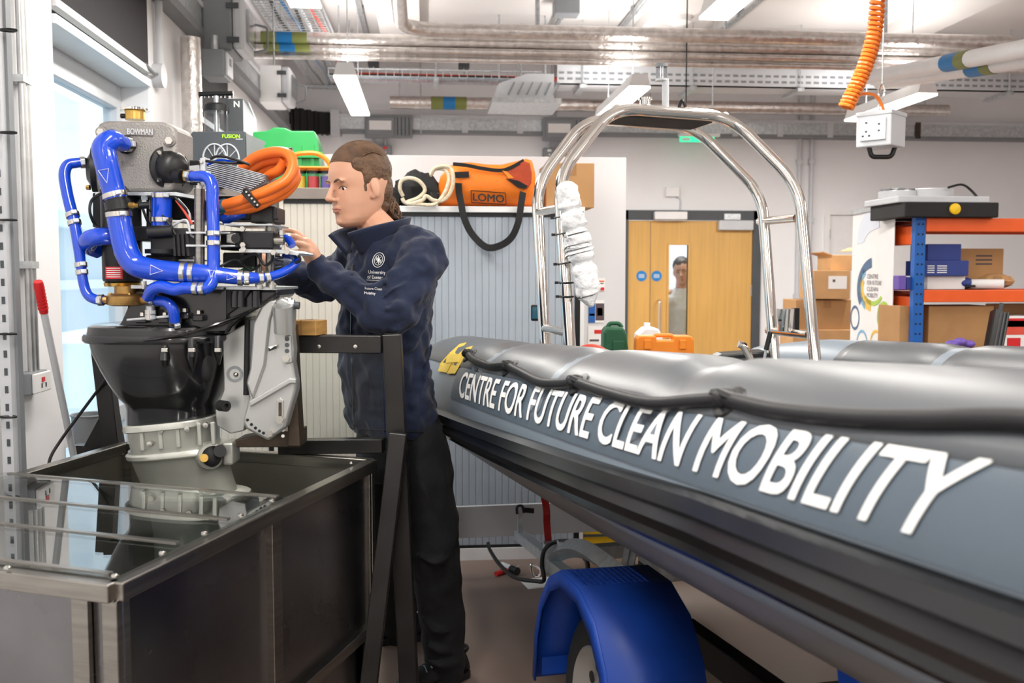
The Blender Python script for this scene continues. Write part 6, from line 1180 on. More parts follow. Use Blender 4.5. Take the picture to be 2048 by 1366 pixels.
# finned inverter
iv = MB(); iv.prism(PP([(412, 316), (532, 350), (531, 366), (490, 388), (412, 366)], DE-.06), FWH*.16); ivo = iv.build('inverter', 'mid_grey', en, smooth=False)
for k in range(13):
    f = k/12; a_ = E(411, 318+f*46, -.066); b_ = E(530-max(0, f-.3)*58, 350+f*38, -.066) if f < .99 else E(490, 387, -.066); MB().bar(a_, b_, .008, .0025).build('cooling_fin', 'galv', ivo, smooth=False)
MB().prism(PP([(399, 316), (410, 314), (412, 378), (401, 380)], DE-.08), FWH*.2).build('inverter_end', 'galv', ivo, smooth=False, bevel=.002)
for px, py in ((403, 324), (405, 370)): MB().lathe(E(px, py, -.082), -FWH, [(0, .005), (.004, .004)], 8).build('end_screw', 'bolt_steel', ivo)
MB().prism(PP([(366, 320), (400, 320), (402, 372), (372, 368)], DE+.0), FWH*.1).build('connector_box', 'black_plastic', en, smooth=False, bevel=.004); MB().prism(PP([(376, 332), (398, 330), (400, 345), (378, 346)], DE-.004), FWH*.006).build('box_label', 'light_grey', en, smooth=False)
# orange power cables
for k, pts in enumerate(([(484, 335, .0), (512, 314, -.02), (548, 304, -.05), (576, 308, -.08), (586, 330, -.10), (574, 358, -.12), (545, 376, -.13), (505, 393, -.13), (470, 404, -.12), (446, 411, -.10)], [(490, 348, .02), (520, 326, .0), (552, 318, -.02), (574, 322, -.05), (590, 344, -.07), (582, 366, -.09), (550, 388, -.11), (512, 403, -.12), (478, 412, -.11), (448, 417, -.09)], [(510, 352, .03), (532, 338, .02), (560, 332, .0), (580, 340, -.03), (592, 356, -.05), (572, 384, -.08), (540, 400, -.10), (508, 414, -.11), (480, 418, -.10), (452, 420, -.08)], [(528, 362, .0), (540, 350, -.02), (556, 342, -.04), (566, 330, -.05), (570, 318, -.06)])):
    w = smooth_path([E(*q) for q in pts], 8); MB().tube(w, .0152, 14).build('power_cable', 'orange_cable', en, angle=60)
MB().tube([E(434, 414, -.09), E(452, 411, -.10)], .02, 12).build('cable_boot', 'nav_lens', en)
MB().prism(PP([(563, 297), (583, 294), (592, 352), (572, 356)], DE-.06), FWH*.02).build('cable_clip', 'black_plastic', en, smooth=False, bevel=.003)
MB().bar(E(489, 376, -.155), E(518, 414, -.14), .014, .03, FWH).build('cable_clip', 'black_plastic', en, smooth=False, bevel=.003); MB().bar(E(486, 384, -.16), E(512, 412, -.16), .012, .012, FWH).build('cable_clip', 'black_plastic', en, smooth=False)
for k in range(5): MB().lathe(E(493+5.5*k, 384+6.5*k, -.168), -FWH, [(0, .0035), (.003, .003)], 8).build('clip_stud', 'bolt_steel', en)
# ================================================================ LEFT EDGE CLUTTER
sr = thing('slotted_rack', 'grey slotted rack post with cable ties at the left edge', 'rack', Vector((*P(10, 950, 3.0).xy, 0)))
for px, w, mm, dd in ((6, .035, 'light_grey', 0.), (24, .028, 'mid_grey', .03)):
    a = P(px, 500, 3.0+dd); MB().box((a.x, a.y, 1.5), (w, .03, 3.0), RC).build('post', mm, sr, smooth=False)
for k in range(40):
    z = .1+k*.055; a = P(3, 500, 2.984); MB().box((a.x, a.y, z), (.010, .002, .022), RC).build('slot', 'dark_grey', sr, smooth=False)
for py in (60, 265, 440, 668, 834): a = P(18, py, 2.97); MB().tube(smooth_path([a-RT*.03, a-FWH*.012, a+RT*.022, a+FWH*.02], 4, True), .0035, 6, closed=True).build('cable_tie', 'black_plastic', sr)
bm_ = thing('broom', 'red gripped broom handle leaning against the near pillar', 'broom', P(150, 1000, 3.75)); a, b, c = P(76, 563, 3.05), P(88, 625, 3.1), P(146, 905, 3.3); e = a+(c-a)*1.0; dn = (c-b).normalized(); e = b+dn*((b.z-.04)/-dn.z)
MB().tube([a, a+(b-a)*.1, b], [.013, .0155, .0135], 14).build('grip', 'red_plastic', bm_); MB().tube([b, e], .0115, 12).build('pole', 'light_grey', bm_); MB().box((e.x, e.y, .05), (.16, .05, .03), RC).build('head', 'red_plastic', bm_, smooth=False); MB().box((e.x, e.y, .02), (.15, .045, .04), RC).build('bristles', 'black_matte', bm_, smooth=False)
for k in range(7): q = a+(b-a)*(.2+.11*k); MB().tube([q+(b-a).normalized()*-.002, q+(b-a).normalized()*.002], .0162, 12).build('grip_ring', 'red_plastic', bm_)
bu_ = thing('grey_bin', 'grey cylindrical bin behind the tank by the window', 'bin', Vector((*P(180, 1000, 3.75).xy, 0))); q = P(180, 829, 3.75); MB().lathe((q.x, q.y, 0), ZU, [(0, .06), (q.z, .068), (q.z+.001, .062), (q.z-.05, .058)], 28, cap=False).build('shell', 'mid_grey', bu_); MB().tube([Vector((q.x+.069*math.cos(t), q.y+.069*math.sin(t), q.z)) for t in [2*math.pi*k/28 for k in range(28)]], .004, 6, closed=True).build('rim', 'mid_grey', bu_); MB().cyl((q.x, q.y, 0), (q.x, q.y, .02), .06, 24).build('base', 'mid_grey', bu_)
tag(MB().tube(smooth_path([P(216, 752, 3.2), P(196, 780, 3.25), P(160, 828, 3.25), P(122, 880, 3.2), P(100, 918, 3.12), P(95, 960, 3.1)], 8), .005, 8).build('sensor_cable', 'cord_black'), 'black cable dropping from the engine over the tank rim', 'cable')
# hanging socket box with coiled cable
sb = thing('pendant_socket_box', 'light grey socket box hanging on a steel cable with a black handle', 'socket box', P(1755, 300, 4.6)); DS = 4.6
c0 = P(1762, 262, DS); R45 = RC @ rotz(math.radians(-44)); bw_, bh = .165, P(1762, 232, DS).z-P(1762, 297, DS).z
bs = MB().box(c0+ZU*(-.003), (bw_, bw_, bh), R45).build('casing', 'light_grey', sb, smooth=False, bevel=.006); MB().box(c0+ZU*(bh/2-.002), (bw_+.008, bw_+.008, .02), R45).build('top_cap', 'light_grey', bs, smooth=False, bevel=.004)
for sgn, ax_ in ((-1, 0), (1, 1)):
    nrm = R45 @ (Vector((-1, 0, 0)) if ax_ == 0 else Vector((0, -1, 0))); tg = ZU.cross(nrm).normalized(); 
    Rp = basis(tg, nrm, ZU); pl = MB().box(c0+nrm*(bw_/2+.005), (.12, .010, bh*.68), Rp).build('socket_plate', 'white_plastic', sb, smooth=False, bevel=.003)
    for dx, dz in ((-.03, .03), (.03, .02), (-.03, -.01), (-.045, -.03), (-.015, -.03), (.03, -.01)): MB().box(c0+nrm*(bw_/2+.0105)+tg*dx+ZU*dz, (.010, .002, .008), Rp).build('socket_hole', 'dark_grey', pl, smooth=False)
hb = c0-ZU*(bh/2); MB().tube(round_path([hb+RT*-.055+ZU*.004, hb+RT*-.042-ZU*.045, hb+RT*.052-ZU*.045, hb+RT*.068+ZU*.004], .02), .011, 10).build('handle', 'black_plastic', sb)
ct = c0+ZU*(bh/2); MB().tube(smooth_path([ct+RT*.0, ct+RT*-.012+ZU*.04, ct+RT*.012+ZU*.10, ct+RT*.0+ZU*.14, ct+RT*-.014+ZU*.09, ct+RT*.004+ZU*.03], 6, True), .005, 6, closed=True).build('karabiner', 'chrome', sb); MB().cyl(ct+ZU*.13, Vector((*ct.xy, ZC)), .0035, 6).build('steel_cable', 'galv', sb)
cc_ = thing('coiled_cable', 'orange spiral power cable hanging beside the socket box', 'cable', P(1720, 150, 4.55)); a, b = P(1752, -60, 4.5), P(1692, 215, 4.5); d, u, v = frame_of(b-a); pts = []; L = (b-a).length; n = 30*10
bend = lambda f: RT*(.055*math.sin(math.pi*f))
def turns(f): return 2*math.pi*(26*f**1.35+3*f)
for i in range(n+1):
    f = i/n; th = turns(f); r = .026+.006*f; pts.append(a+(b-a)*f+bend(f)+u*(r*math.cos(th))+v*(r*math.sin(th)))
MB().tube(pts, .0085, 7).build('coil', 'orange_coil', cc_); e = pts[-1]
MB().tube(smooth_path([e, P(1684, 212, 4.5), P(1690, 200, 4.5), P(1715, 190, 4.52), P(1742, 188, 4.55), P(1758, 200, 4.58), ct+RT*.02], 8), .0075, 8).build('tail', 'orange_coil', cc_); MB().tube([a, Vector((a.x, a.y, ZC))], .0075, 8).build('feed', 'orange_coil', cc_)
# ================================================================ PEOPLE
from mathutils.bvhtree import BVHTree
def remesh_build(b, name, m, parent, vox, smooth_it=6, disp=None, disp_scale=.08, fac=.5):
    o = b.build(name, m, parent, smooth=True, angle=180); q = o.modifiers.new('r', 'REMESH'); q.mode = 'VOXEL'; q.voxel_size = vox; q.use_smooth_shade = True
    if disp:
        tx = bpy.data.textures.new(name+'_folds', 'CLOUDS'); tx.noise_scale = disp_scale; tx.noise_depth = 1; d = o.modifiers.new('d', 'DISPLACE'); d.texture = tx; d.strength = disp; d.mid_level = .5; d.texture_coords = 'LOCAL'
    if smooth_it: q = o.modifiers.new('m', 'SMOOTH'); q.factor = fac; q.iterations = smooth_it
    return o
def limb(b, pts, rs, n=16, sq=1.):
    w = smooth_path(pts, 5); k = len(w); rr = [float(np.interp(i/(k-1)*(len(pts)-1), range(len(pts)), rs)) for i in range(k)]; b.tube(w, rr, n, sq=sq); b.ell(w[0], (rr[0],)*3, None, 12, 8); b.ell(w[-1], (rr[-1],)*3, None, 12, 8)
def bvh_of(o):
    dg = bpy.context.evaluated_depsgraph_get(); dg.update(); ev = o.evaluated_get(dg); me = ev.to_mesh(); L = WL[o.name]; t = BVHTree.FromPolygons([v.co+L for v in me.vertices], [tuple(p.vertices) for p in me.polygons]); ev.to_mesh_clear(); return t
def hitpx(t, px, py, off=.002):
    r = ray(px, py).normalized(); h = t.ray_cast(CAM, r)
    return (h[0]-r*off, h[1]) if h[0] else (None, None)
HEAD = [(.131, .005, -.035, .018), (.124, .040, -.075, .047), (.107, .066, -.096, .064), (.082, .083, -.108, .073), (.055, .0915, -.112, .0765), (.038, .0940, -.112, .0775), (.028, .0945, -.112, .0775), (.018, .0915, -.111, .077), (.008, .0875, -.109, .076), (-.002, .0865, -.106, .0745), (-.012, .0870, -.102, .073), (-.030, .0885, -.094, .070), (-.046, .0900, -.083, .067), (-.056, .0910, -.074, .065), (-.064, .0890, -.066, .063), (-.076, .0860, -.055, .060), (-.090, .0865, -.037, .055), (-.104, .0850, -.018, .046), (-.114, .0760, -.002, .034), (-.120, .0580, .010, .020)]
def head_parts(b, H):
    HR = H.R; rings = []; S = getattr(H, 'S', 1.)
    def e(c, r, R=None): b.ell(H(*c), tuple(x*S for x in r), HR if R is None else HR @ R, 20, 14)
    for z, xf, xb, w in HEAD:
        cx_ = xb+.55*(xf-xb) if z > -.05 else (xf+xb)/2; rg = []
        for k in range(40):
            t = 2*math.pi*k/40; c, s = math.cos(t), math.sin(t); x = cx_+((xf-cx_) if c > 0 else (cx_-xb))*math.copysign(abs(c)**(.86), c); y = w*math.copysign(abs(s)**.92, s)*(1-.10*max(0, c)**2)
            if c > 0: x -= .0085*math.exp(-((abs(y)-.031)/.014)**2)*math.exp(-((z-.004)/.012)**2); x += .003*math.exp(-((abs(y)-.045)/.014)**2)*math.exp(-((z+.022)/.014)**2)
            rg.append(H(x, y, z))
        rings.append(rg)
    b.loft(rings)
    b.tube([H(.088, 0, .022), H(.096, 0, .006), H(.1045, 0, -.010), H(.110, 0, -.023)], [.0065*S, .0075*S, .009*S, .0105*S], 14); e((.110, 0, -.0245), (.0125, .0125, .0100)); e((.098, .0115, -.0295), (.0105, .0075, .0070)); e((.098, -.0115, -.0295), (.0105, .0075, .0070))
    for s in (-1, 1):
        e((.078, s*.029, .027), (.013, .024, .0065), Matrix.Rotation(s*-.35, 3, 'Z')); e((-.012, s*.0785, -.004), (.019, .0075, .031), Matrix.Rotation(.18, 3, 'Y') @ Matrix.Rotation(s*.35, 3, 'Z')); e((-.003, s*.0755, -.026), (.010, .006, .012))
        e((.0660, s*.0305, .0135), (.0130, .0165, .0060)); e((.0660, s*.0305, -.0065), (.0115, .0150, .0045))
    e((.0875, 0, -.0535), (.0085, .0215, .0055)); e((.0865, 0, -.0665), (.0085, .0185, .0060)); e((.083, 0, -.098), (.008, .018, .010))
def make_H(o, f, pitch=0., roll=0.):
    f = f.normalized(); l = ZU.cross(f).normalized(); R = basis(f, l, ZU) @ Matrix.Rotation(pitch, 3, 'Y') @ Matrix.Rotation(roll, 3, 'X')
    def H(x, y, z): return o+R @ Vector((x, y, z))
    H.R = R; return H
def face_parts(H, body, hm, pr):
    tb = bvh_of(body); S = getattr(H, 'S', 1.); bk = -(H.R @ Vector((1, 0, 0)))
    def sf(y, z, off=.0005):
        h = tb.ray_cast(H(.3, y, z), bk); q = h[0] if h[0] else H(.09, y, z); return q-bk*off
    for s in (-1, 1):
        ec = sf(s*.0305, .0035, 0)+bk*(.0104*S); ey = MB().ell(ec, (.0125*S, .0125*S, .0125*S), H.R, 18, 12).build('eye', 'eye_white', pr); g = (H.R @ Vector((1, 0, -.16))).normalized(); MB().lathe(ec+g*(.0107*S), g, [(0, .0057*S), (.0014*S, .0050*S), (.0022*S, .003*S)], 16).build('iris', 'eye_dark', ey)
        MB().tube(smooth_path([sf(s*.012, .0245, .001), sf(s*.022, .0290, .0012), sf(s*.034, .0310, .0012), sf(s*.048, .0255, .001)], 4), [x*S for x in (.0016, .002, .0025, .003, .0034, .0035, .0035, .0034, .0032, .0028, .0022, .0016, .001)], 8).build('eyebrow', hm, pr)
        MB().tube(smooth_path([sf(s*.0175, .0035), sf(s*.024, .0088), sf(s*.033, .0098), sf(s*.0445, .0040)], 4), .0012*S, 6).build('eyelash_line', hm, pr)
    MB().tube(smooth_path([sf(.023, -.0600), sf(.011, -.0560), sf(0, -.0568), sf(-.011, -.0560), sf(-.023, -.0600)], 3), [x*S for x in (.0008, .0016, .0022, .0028, .003, .003, .003, .003, .003, .0028, .0022, .0016, .0008)], 8).build('upper_lip', 'lip', pr); MB().tube(smooth_path([sf(.020, -.0620), sf(.010, -.0655), sf(0, -.0662), sf(-.010, -.0655), sf(-.020, -.0620)], 3), [x*S for x in (.0008, .0018, .0026, .0032, .0034, .0035, .0035, .0035, .0034, .0032, .0026, .0018, .0008)], 8).build('lower_lip', 'lip', pr)
# ---- the man at the engine
DP = 3.35
def Q(px, py, dd=0.): return P(px, py, DP+dd)
man = thing('person', 'long-haired man in navy fleece and black trousers working on the engine', 'person', Vector((*Q(850, 1380, .1).xy, 0)))
HO = Q(717, 377, 0.); fdir = -RT*.80-FWH*.60; hdir = -RT*.755-FWH*.655; H = make_H(HO, hdir, .12, 0.); KQ = DP/F_PX
HS = 1.08
class HH:
    R = H.R; S = HS
    def __call__(s, x, y, z): return HO+HH.R @ (Vector((x, y, z))*HS)
H = HH()
body = MB(); head_parts(body, H)
limb(body, [H(-.020, 0, -.03), H(-.034, 0, -.10), Q(765, 470, .0), Q(772, 500, .0)], [.056, .057, .062, .08])
limb(body, [Q(775, 500), Q(775, 600), Q(775, 700), Q(790, 840)], [.09, .10, .10, .10])
SH_L, EL_L, WR_L = Q(845, 512, -.14), Q(782, 634, -.27), Q(633, 534, -.20)
SH_R, EL_R, WR_R = Q(722, 512, .15), Q(640, 566, .24), Q(540, 535, .10)
limb(body, [SH_L, EL_L, Q(700, 580, -.235), WR_L], [.05, .04, .036, .027]); limb(body, [SH_R, EL_R, WR_R], [.05, .04, .027])
limb(body, [Q(775, 505), SH_L], [.07, .05]); limb(body, [Q(775, 505), SH_R], [.07, .05])
# near hand: palm from wrist to knuckles, four bent fingers, thumb
kn = [Q(607, 476, -.215), Q(611, 484, -.245), Q(615, 494, -.262), Q(620, 505, -.268)]
palm = [WR_L, Q(628, 520, -.215), Q(618, 500, -.232), Q(612, 488, -.238)]
limb(body, palm, [.026, .029, .029, .022]); 
for k in kn: limb(body, [Q(626, 520, -.222), k], [.018, .0115], 12)
fing = [[kn[0], Q(589, 463, -.205), Q(574, 461, -.19), Q(563, 463, -.175)], [kn[1], Q(592, 473, -.24), Q(581, 475, -.215), Q(572, 479, -.195)], [kn[2], Q(596, 487, -.262), Q(585, 488, -.24), Q(576, 491, -.215)], [kn[3], Q(603, 503, -.27), Q(593, 503, -.252), Q(585, 504, -.23)]]
for f, r in zip(fing, (.0088, .0092, .0088, .0078)): limb(body, f, [r*1.12, r, r*.95, r*.8], 12)
limb(body, [Q(630, 522, -.20), Q(612, 502, -.185), Q(592, 482, -.175), Q(575, 472, -.168)], [.016, .0125, .0105, .0085], 12)
# far hand behind the engine
limb(body, [WR_R, Q(522, 520, .08), Q(512, 512, .07)], [.026, .03, .026]); 
for k in range(4): limb(body, [Q(512, 506+6*k, .07-.012*k), Q(498, 502+6*k, .05-.012*k), Q(490, 506+6*k, .03-.012*k)], [.010, .0088, .0075], 10)
limb(body, [Q(520, 518, .06), Q(510, 530, .04), Q(500, 528, .03)], [.013, .011, .009], 10)
HIP_L, KN_L, AN_L = Q(835, 880, -.05), Q(868, 1105, -.08), Q(890, 1318, .02)
HIP_R, KN_R, AN_R = Q(775, 880, .12), Q(778, 1085, .24), Q(800, 1262, .40)
limb(body, [Q(790, 840), HIP_L, KN_L, AN_L], [.10, .08, .055, .042]); limb(body, [Q(785, 840), HIP_R, KN_R, AN_R], [.10, .08, .055, .042])
bo = remesh_build(body, 'body', 'skin', man, .0034, 5)
face_parts(H, bo, 'hair_brown', man)
for f in fing: d = (f[3]-f[2]).normalized(); n = (ZU*.5-FWH*.8); n = (n-d*n.dot(d)).normalized(); MB().ell(f[3]+n*.0058, (.006, .0045, .0018), basis(d, n.cross(d), n), 10, 6).build('fingernail', 'lip', man)
# hair, slicked back with a loose tail at the nape
hb = MB()
def he(c, r, R=None): hb.ell(H(*c), tuple(x*HS for x in r), H.R if R is None else H.R @ R, 22, 14)
he((-.022, 0, .054), (.099, .0825, .087)); he((-.012, 0, .078), (.088, .070, .066)); he((-.062, 0, .0), (.054, .066, .075)); he((-.060, 0, -.05), (.042, .050, .045)); 
for s in (-1, 1): he((.004, s*.066, .040), (.030, .016, .040)); he((.020, s*.058, .070), (.034, .022, .030)); he((.018, s*.069, .006), (.010, .007, .022))
random.seed(5)
hair = remesh_build(hb, 'hair', 'hair_brown', man, .004, 4, .006, .02)
tl = MB()
for i in range(34):
    a = random.uniform(0, 6.28); r = random.uniform(0, .024); z0 = -.045-.02*random.random(); p = [H(-.080, 0, -.02)]
    for k in range(1, 6): t = k/5; p.append(H(-.090-.030*t+.016*math.sin(t*5+i), r*math.cos(a)*1.3+.006*math.sin(i+t*6), -.02-.082*t+r*math.sin(a)))
    tl.tube(smooth_path(p, 3), [.0075*(1-.6*j/15) for j in range(16)], 6)
tl.build('ponytail', 'hair_brown', man)
st_ = MB()
for i in range(60):
    y = -.075+.15*(i+.5)/60; p = []
    for k in range(7):
        t = k/6; ang = .35+t*2.1; x = -.018+.104*math.cos(ang)*math.sqrt(max(.02, 1-(y/.088)**2)); z = .056+.092*math.sin(ang)*math.sqrt(max(.02, 1-(y/.088)**2)); p.append(H(x, y*(1-.1*t), z))
    st_.tube(smooth_path(p, 3), .0022, 5)
st_.build('hair_strands', 'hair_brown', man)
# fleece
fl_ = MB(); n = 30
def tring(px, py, hw, hd, dd=0., yaw=.55):
    o = Q(px, py, dd); fx = fdir.normalized(); lx = ZU.cross(fx).normalized(); return [o+fx*(hw*math.cos(t))+lx*(hd*math.sin(t)) for t in [2*math.pi*k/n for k in range(n)]]
fl_.loft([tring(762, 462, .070, .075), tring(772, 474, .085, .125), tring(778, 492, .105, .180), tring(780, 520, .125, .205), tring(776, 570, .140, .205), tring(768, 640, .145, .195), tring(768, 720, .142, .188), tring(776, 790, .142, .188), tring(784, 840, .142, .190), tring(788, 862, .140, .190)])
limb(fl_, [Q(812, 492, -.07), SH_L, Q(815, 575, -.22), EL_L, Q(735, 602, -.262), Q(690, 572, -.235), Q(652, 549, -.212), Q(640, 541, -.207)], [.072, .076, .073, .068, .060, .054, .048, .047], 20)
limb(fl_, [Q(750, 494, .07), SH_R, Q(690, 540, .20), EL_R, Q(590, 552, .16), Q(556, 541, .12)], [.075, .078, .074, .068, .056, .05], 20)
for pts, r in (([Q(860, 520, -.21), Q(820, 560, -.275), Q(770, 590, -.32)], .016), ([Q(862, 560, -.21), Q(825, 600, -.285), Q(775, 618, -.34)], .015), ([Q(855, 600, -.20), Q(830, 632, -.27), Q(795, 655, -.32)], .014), ([Q(770, 560, -.27), Q(740, 575, -.31), Q(700, 560, -.285)], .013), ([Q(800, 500, -.16), Q(830, 530, -.215), Q(850, 590, -.2)], .013), ([Q(850, 640, -.12), Q(820, 690, -.16), Q(780, 720, -.15)], .013), ([Q(862, 690, -.10), Q(850, 760, -.13), Q(820, 830, -.16)], .012), ([Q(742, 640, -.13), Q(735, 740, -.13), Q(745, 840, -.13)], .011), ([Q(690, 640, -.07), Q(700, 740, -.09), Q(712, 850, -.09)], .010), ([Q(720, 600, -.30), Q(680, 580, -.275), Q(655, 565, -.25)], .010), ([Q(815, 655, -.29), Q(790, 660, -.31), Q(755, 640, -.32)], .012)): limb(fl_, pts, [r*.4, r, r*.4], 10)
flo = remesh_build(fl_, 'fleece', 'fleece_navy', man, .0055, 4, .040, .062)
tb_ = bvh_of(flo)
# collar
nc = Q(757, 470, .0); cm = MB()
def colf(u, v):
    t = -2.55+5.1*u; fx = fdir.normalized(); lx = ZU.cross(fx).normalized(); a = math.pi+t; fl = abs(t)/2.55; r = .080+.022*v*(1-.2*fl)+.016*fl*v; p = nc+fx*(math.cos(a)*(r+.012))+lx*(math.sin(a)*r*1.08); z = -.022+.088*v*(1-.25*fl**2)-.045*fl**1.5+.0; tilt = -.02*fl; return p+ZU*z+fx*(.028*fl*v+.02*fl)
cm.grid(colf, 40, 8); cm.build('collar', 'fleece_navy', man, angle=80, solid=.010)
# zip, seams, emblem
def surf_line(pts, r, name, m, off=.001):
    w = []
    for x, y in pts:
        h, _ = hitpx(tb_, x, y, off)
        if h: w.append(h)
    if len(w) > 1: MB().tube(smooth_path(w, 3), r, 6).build(name, m, man)
surf_line([(708, 512), (706, 530), (704, 548)]+[(702+.06*(y-660)*.5, y) for y in range(665, 860, 16)], .0035, 'zip', 'black_plastic')
surf_line([(694+12*k, 857+.6*k) for k in range(17)], .0022, 'hem_seam', 'black_matte')
c, nv = hitpx(tb_, 757, 520, .0); c2, _ = hitpx(tb_, 737, 575, .0); 
if c and c2:
    up_ = (c-c2).normalized(); n_ = (-FWH*.9-RT*.35+ZU*.1); n_ = (n_-up_*n_.dot(up_)).normalized(); rt_ = up_.cross(n_).normalized()
    if rt_.dot(RT) < 0: rt_ = -rt_
    n_ = rt_.cross(up_).normalized()
    def onf(px, py, off=.004):
        h, _ = hitpx(tb_, px, py, off); return h
    emb = MB(); 
    def ringpx(cx_, cy_, rx, ry, r, nm):
        w = [onf(cx_+rx*math.cos(t)+.15*ry*math.sin(t), cy_-ry*math.sin(t), .003) for t in [2*math.pi*k/28 for k in range(28)]]; w = [x for x in w if x]
        if len(w) > 8: MB().tube(w, r, 5, closed=True).build(nm, 'letter_white', man)
    ringpx(757, 520, 11.5, 14.5, .0011, 'emblem_ring'); ringpx(757, 520, 8, 10.2, .0009, 'emblem_ring')
    for (ax_, ay_, bx_, by_) in ((753, 514, 761, 526), (761, 514, 753, 526), (751, 520, 763, 520), (757, 512, 757, 528), (752, 516, 757, 524), (757, 516, 762, 524)):
        w = [onf(ax_+(bx_-ax_)*k/4, ay_+(by_-ay_)*k/4, .003) for k in range(5)]
        if all(w): MB().tube(w, .0011, 5).build('emblem_mark', 'letter_white', man)
    def fabric_text(txt, px, py, h, wpx):
        me = text_mesh(txt, 1., 0, .0); vs = [v.co.copy() for v in me.vertices]; fs = [tuple(p.vertices) for p in me.polygons]; bpy.data.meshes.remove(me); x0 = min(v.x for v in vs); x1 = max(v.x for v in vs); b = MB(); out = []
        ctr = onf(px+wpx*.35, py-3, .0)
        for v in vs:
            u = (v.x-x0)/(x1-x0); X_ = px+u*wpx-.12*v.y*h; Y_ = py-v.y*h/.7+u*1.5; q = onf(X_, Y_, .004)
            if q is None or (ctr and (q-ctr).length > .12): q = P(X_, Y_, DP-.15)
            out.append(q)
        b.add(out, fs); b.build('chest_lettering', 'letter_white', man, smooth=False)
    fabric_text('University', 737, 547, 7, 34); fabric_text('of Exeter', 735, 557, 7, 31); fabric_text('Centre for', 731, 570, 5.2, 29); fabric_text('Future Clean', 730, 579, 5.2, 34); fabric_text('Mobility', 729, 588, 5.2, 22)
    w = [onf(733+k*3, 560+.15*k, .003) for k in range(10)]; w = [x for x in w if x]; MB().tube(w, .0007, 4).build('chest_rule', 'letter_white', man)
# trousers
tm = MB(); tm.loft([tring(790, 842, .125, .165), tring(794, 880, .130, .170), tring(798, 925, .130, .165), tring(800, 960, .10, .12)])
limb(tm, [Q(828, 880, -.05), Q(842, 960, -.07), Q(860, 1060, -.08), KN_L, Q(880, 1200, -.03), Q(888, 1290, .01), Q(890, 1335, .02)], [.112, .112, .098, .092, .082, .076, .072], 20)
limb(tm, [Q(775, 880, .12), Q(774, 960, .16), Q(774, 1040, .21), KN_R, Q(788, 1170, .32), Q(799, 1240, .39), Q(801, 1272, .41)], [.110, .108, .096, .088, .078, .072, .068], 20)
for pts, r in (([Q(846, 1240, -.09), Q(880, 1262, -.10), Q(915, 1255, -.05)], .014), ([Q(850, 1290, -.08), Q(885, 1302, -.08), Q(920, 1298, -.03)], .014), ([Q(852, 1320, -.07), Q(890, 1330, -.08), Q(925, 1322, -.02)], .013), ([Q(830, 930, -.17), Q(855, 990, -.18), Q(880, 1040, -.16)], .012), ([Q(836, 1110, -.18), Q(870, 1125, -.19), Q(905, 1110, -.14)], .012), ([Q(870, 900, -.12), Q(885, 960, -.14), Q(900, 1010, -.12)], .012)): limb(tm, pts, [r*.4, r, r*.4], 10)
remesh_build(tm, 'trousers', 'trouser_black', man, .007, 5, .022, .09)
# shoes
def shoe(an, d, z0=0.):
    d = d.normalized(); s = ZU.cross(d); o = Vector((an.x, an.y, 0)); b = MB(); rows = [(-.085, .030, .050), (-.07, .040, .085), (-.03, .044, .095), (.03, .046, .085), (.09, .050, .066), (.15, .050, .055), (.19, .040, .045), (.21, .018, .03)]; rg = []
    for x, w, h in rows: rg.append([o+d*x+s*(w*math.cos(t)*(1 if math.sin(t) < 0 else .9))+ZU*(.014+h*.5+h*.5*math.sin(t)) for t in [2*math.pi*k/20 for k in range(20)]])
    b.loft(rg); sh = b.build('shoe', 'shoe_black', man, angle=70); b2 = MB(); ol = [o+d*x+s*(w*1.06) for x, w, h in rows]+[o+d*x-s*(w*1.06) for x, w, h in reversed(rows)]; b2.prism(ol, ZU*.026); b2.build('sole', 'black_matte', sh, smooth=False, bevel=.004)
    for k in range(5): q = o+d*(.03+.022*k)+ZU*(.104-.009*k); MB().tube([q-s*.03-ZU*.008, q+ZU*.002, q+s*.03+d*.012-ZU*.008], .003, 6).build('lace', 'mid_grey', sh)
    MB().tube([o+s*(.042*math.cos(t))+d*(.055*math.sin(t)-.03)+ZU*.105 for t in [2*math.pi*k/20 for k in range(20)]], .008, 6, closed=True).build('ankle_padding', 'shoe_black', sh)
shoe(Q(893, 1322, .03), -RT*.75-FWH*.66); shoe(Q(808, 1265, .42), -RT*.95-FWH*.25)
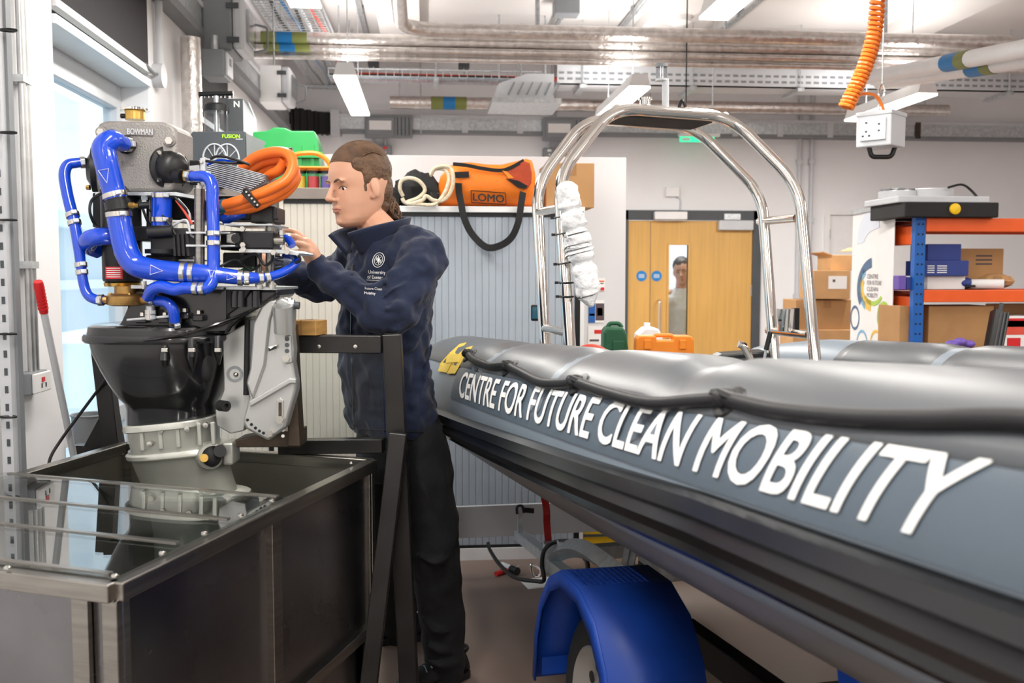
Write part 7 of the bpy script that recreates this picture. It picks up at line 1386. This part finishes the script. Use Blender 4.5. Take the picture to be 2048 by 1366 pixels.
# ---- the man behind the door glass
ym = YB+.36; mid_ = PY(1361, 545, ym); m2 = thing('person', 'short-haired man in a white shirt looking through the door window', 'person', (mid_.x+.06, ym, 0))
HO2 = PY(1364, 544, ym); HO2.y = ym; f2 = Vector((-.35, -.94, 0)); k2 = 1.12; R2 = make_H(HO2, f2, .1, .12).R
class H3:
    R = R2; S = k2
    def __call__(s, x, y, z): return HO2+R2 @ (Vector((x, y, z))*k2)
H2_ = H3(); b2 = MB()
head_parts(b2, H2_); nb = HO2-ZU*.165+Vector((.0, .03, 0)); limb(b2, [HO2-ZU*.05, nb, nb-ZU*.1], [.06, .06, .09])
sxl, sxr = nb+Vector((-.20, 0, -.09)), nb+Vector((.20, .03, -.09)); limb(b2, [nb-ZU*.1, nb-ZU*.3, nb-ZU*.55], [.08, .09, .09]); zf = nb.z
for s_, q in ((-1, sxl), (1, sxr)):
    limb(b2, [nb-ZU*.1, q, q+Vector((.05*s_, -.01, -.28)), q+Vector((.04*s_, -.05, -.52)), q+Vector((.035*s_, -.06, -.60))], [.06, .05, .042, .03, .032])
    for k in range(4): limb(b2, [q+Vector((.035*s_, -.075+.02*k, -.62)), q+Vector((.035*s_, -.08+.02*k, -.68)), q+Vector((.03*s_, -.08+.02*k, -.71))], [.011, .009, .008], 8)
    hp_ = Vector((nb.x+s_*.09, nb.y, nb.z-.58)); limb(b2, [hp_, Vector((hp_.x, hp_.y-.01, .48)), Vector((hp_.x, hp_.y+.01, .09))], [.09, .06, .04])
bo2 = remesh_build(b2, 'body', 'skin_far', m2, .007, 4); face_parts(H2_, bo2, 'hair_dark', m2)
h2 = MB(); h2.ell(H2_(-.020, 0, .058), (.122, .097, .106), R2); h2.ell(H2_(-.05, 0, .02), (.075, .084, .085), R2); remesh_build(h2, 'hair', 'hair_dark', m2, .006, 3, .01, .02)
s2 = MB()
def r2(z, a, b_, o=0.): return [nb+Vector((a*math.cos(t), b_*math.sin(t)+o, z)) for t in [2*math.pi*k/24 for k in range(24)]]
s2.loft([r2(-.01, .082, .078), r2(-.05, .13, .095), r2(-.11, .20, .11), r2(-.2, .21, .125), r2(-.4, .19, .13), r2(-.62, .19, .13)])
for s_, q in ((-1, sxl), (1, sxr)): limb(s2, [q, q+Vector((.035*s_, -.005, -.14)), q+Vector((.045*s_, -.01, -.22))], [.078, .066, .062])
remesh_build(s2, 'shirt', 'shirt_white', m2, .01, 4, .02, .08)
t2 = MB(); 
for s_ in (-1, 1): hp_ = Vector((nb.x+s_*.09, nb.y, nb.z-.58)); limb(t2, [hp_, Vector((hp_.x, hp_.y-.01, .48)), Vector((hp_.x, hp_.y+.01, .09))], [.115, .085, .065])
remesh_build(t2, 'trousers', 'dark_grey', m2, .012, 3)
for s_ in (-1, 1): hp_ = Vector((nb.x+s_*.09, nb.y-.05, .04)); MB().ell(hp_, (.05, .13, .04)).build('shoe', 'shoe_black', m2)
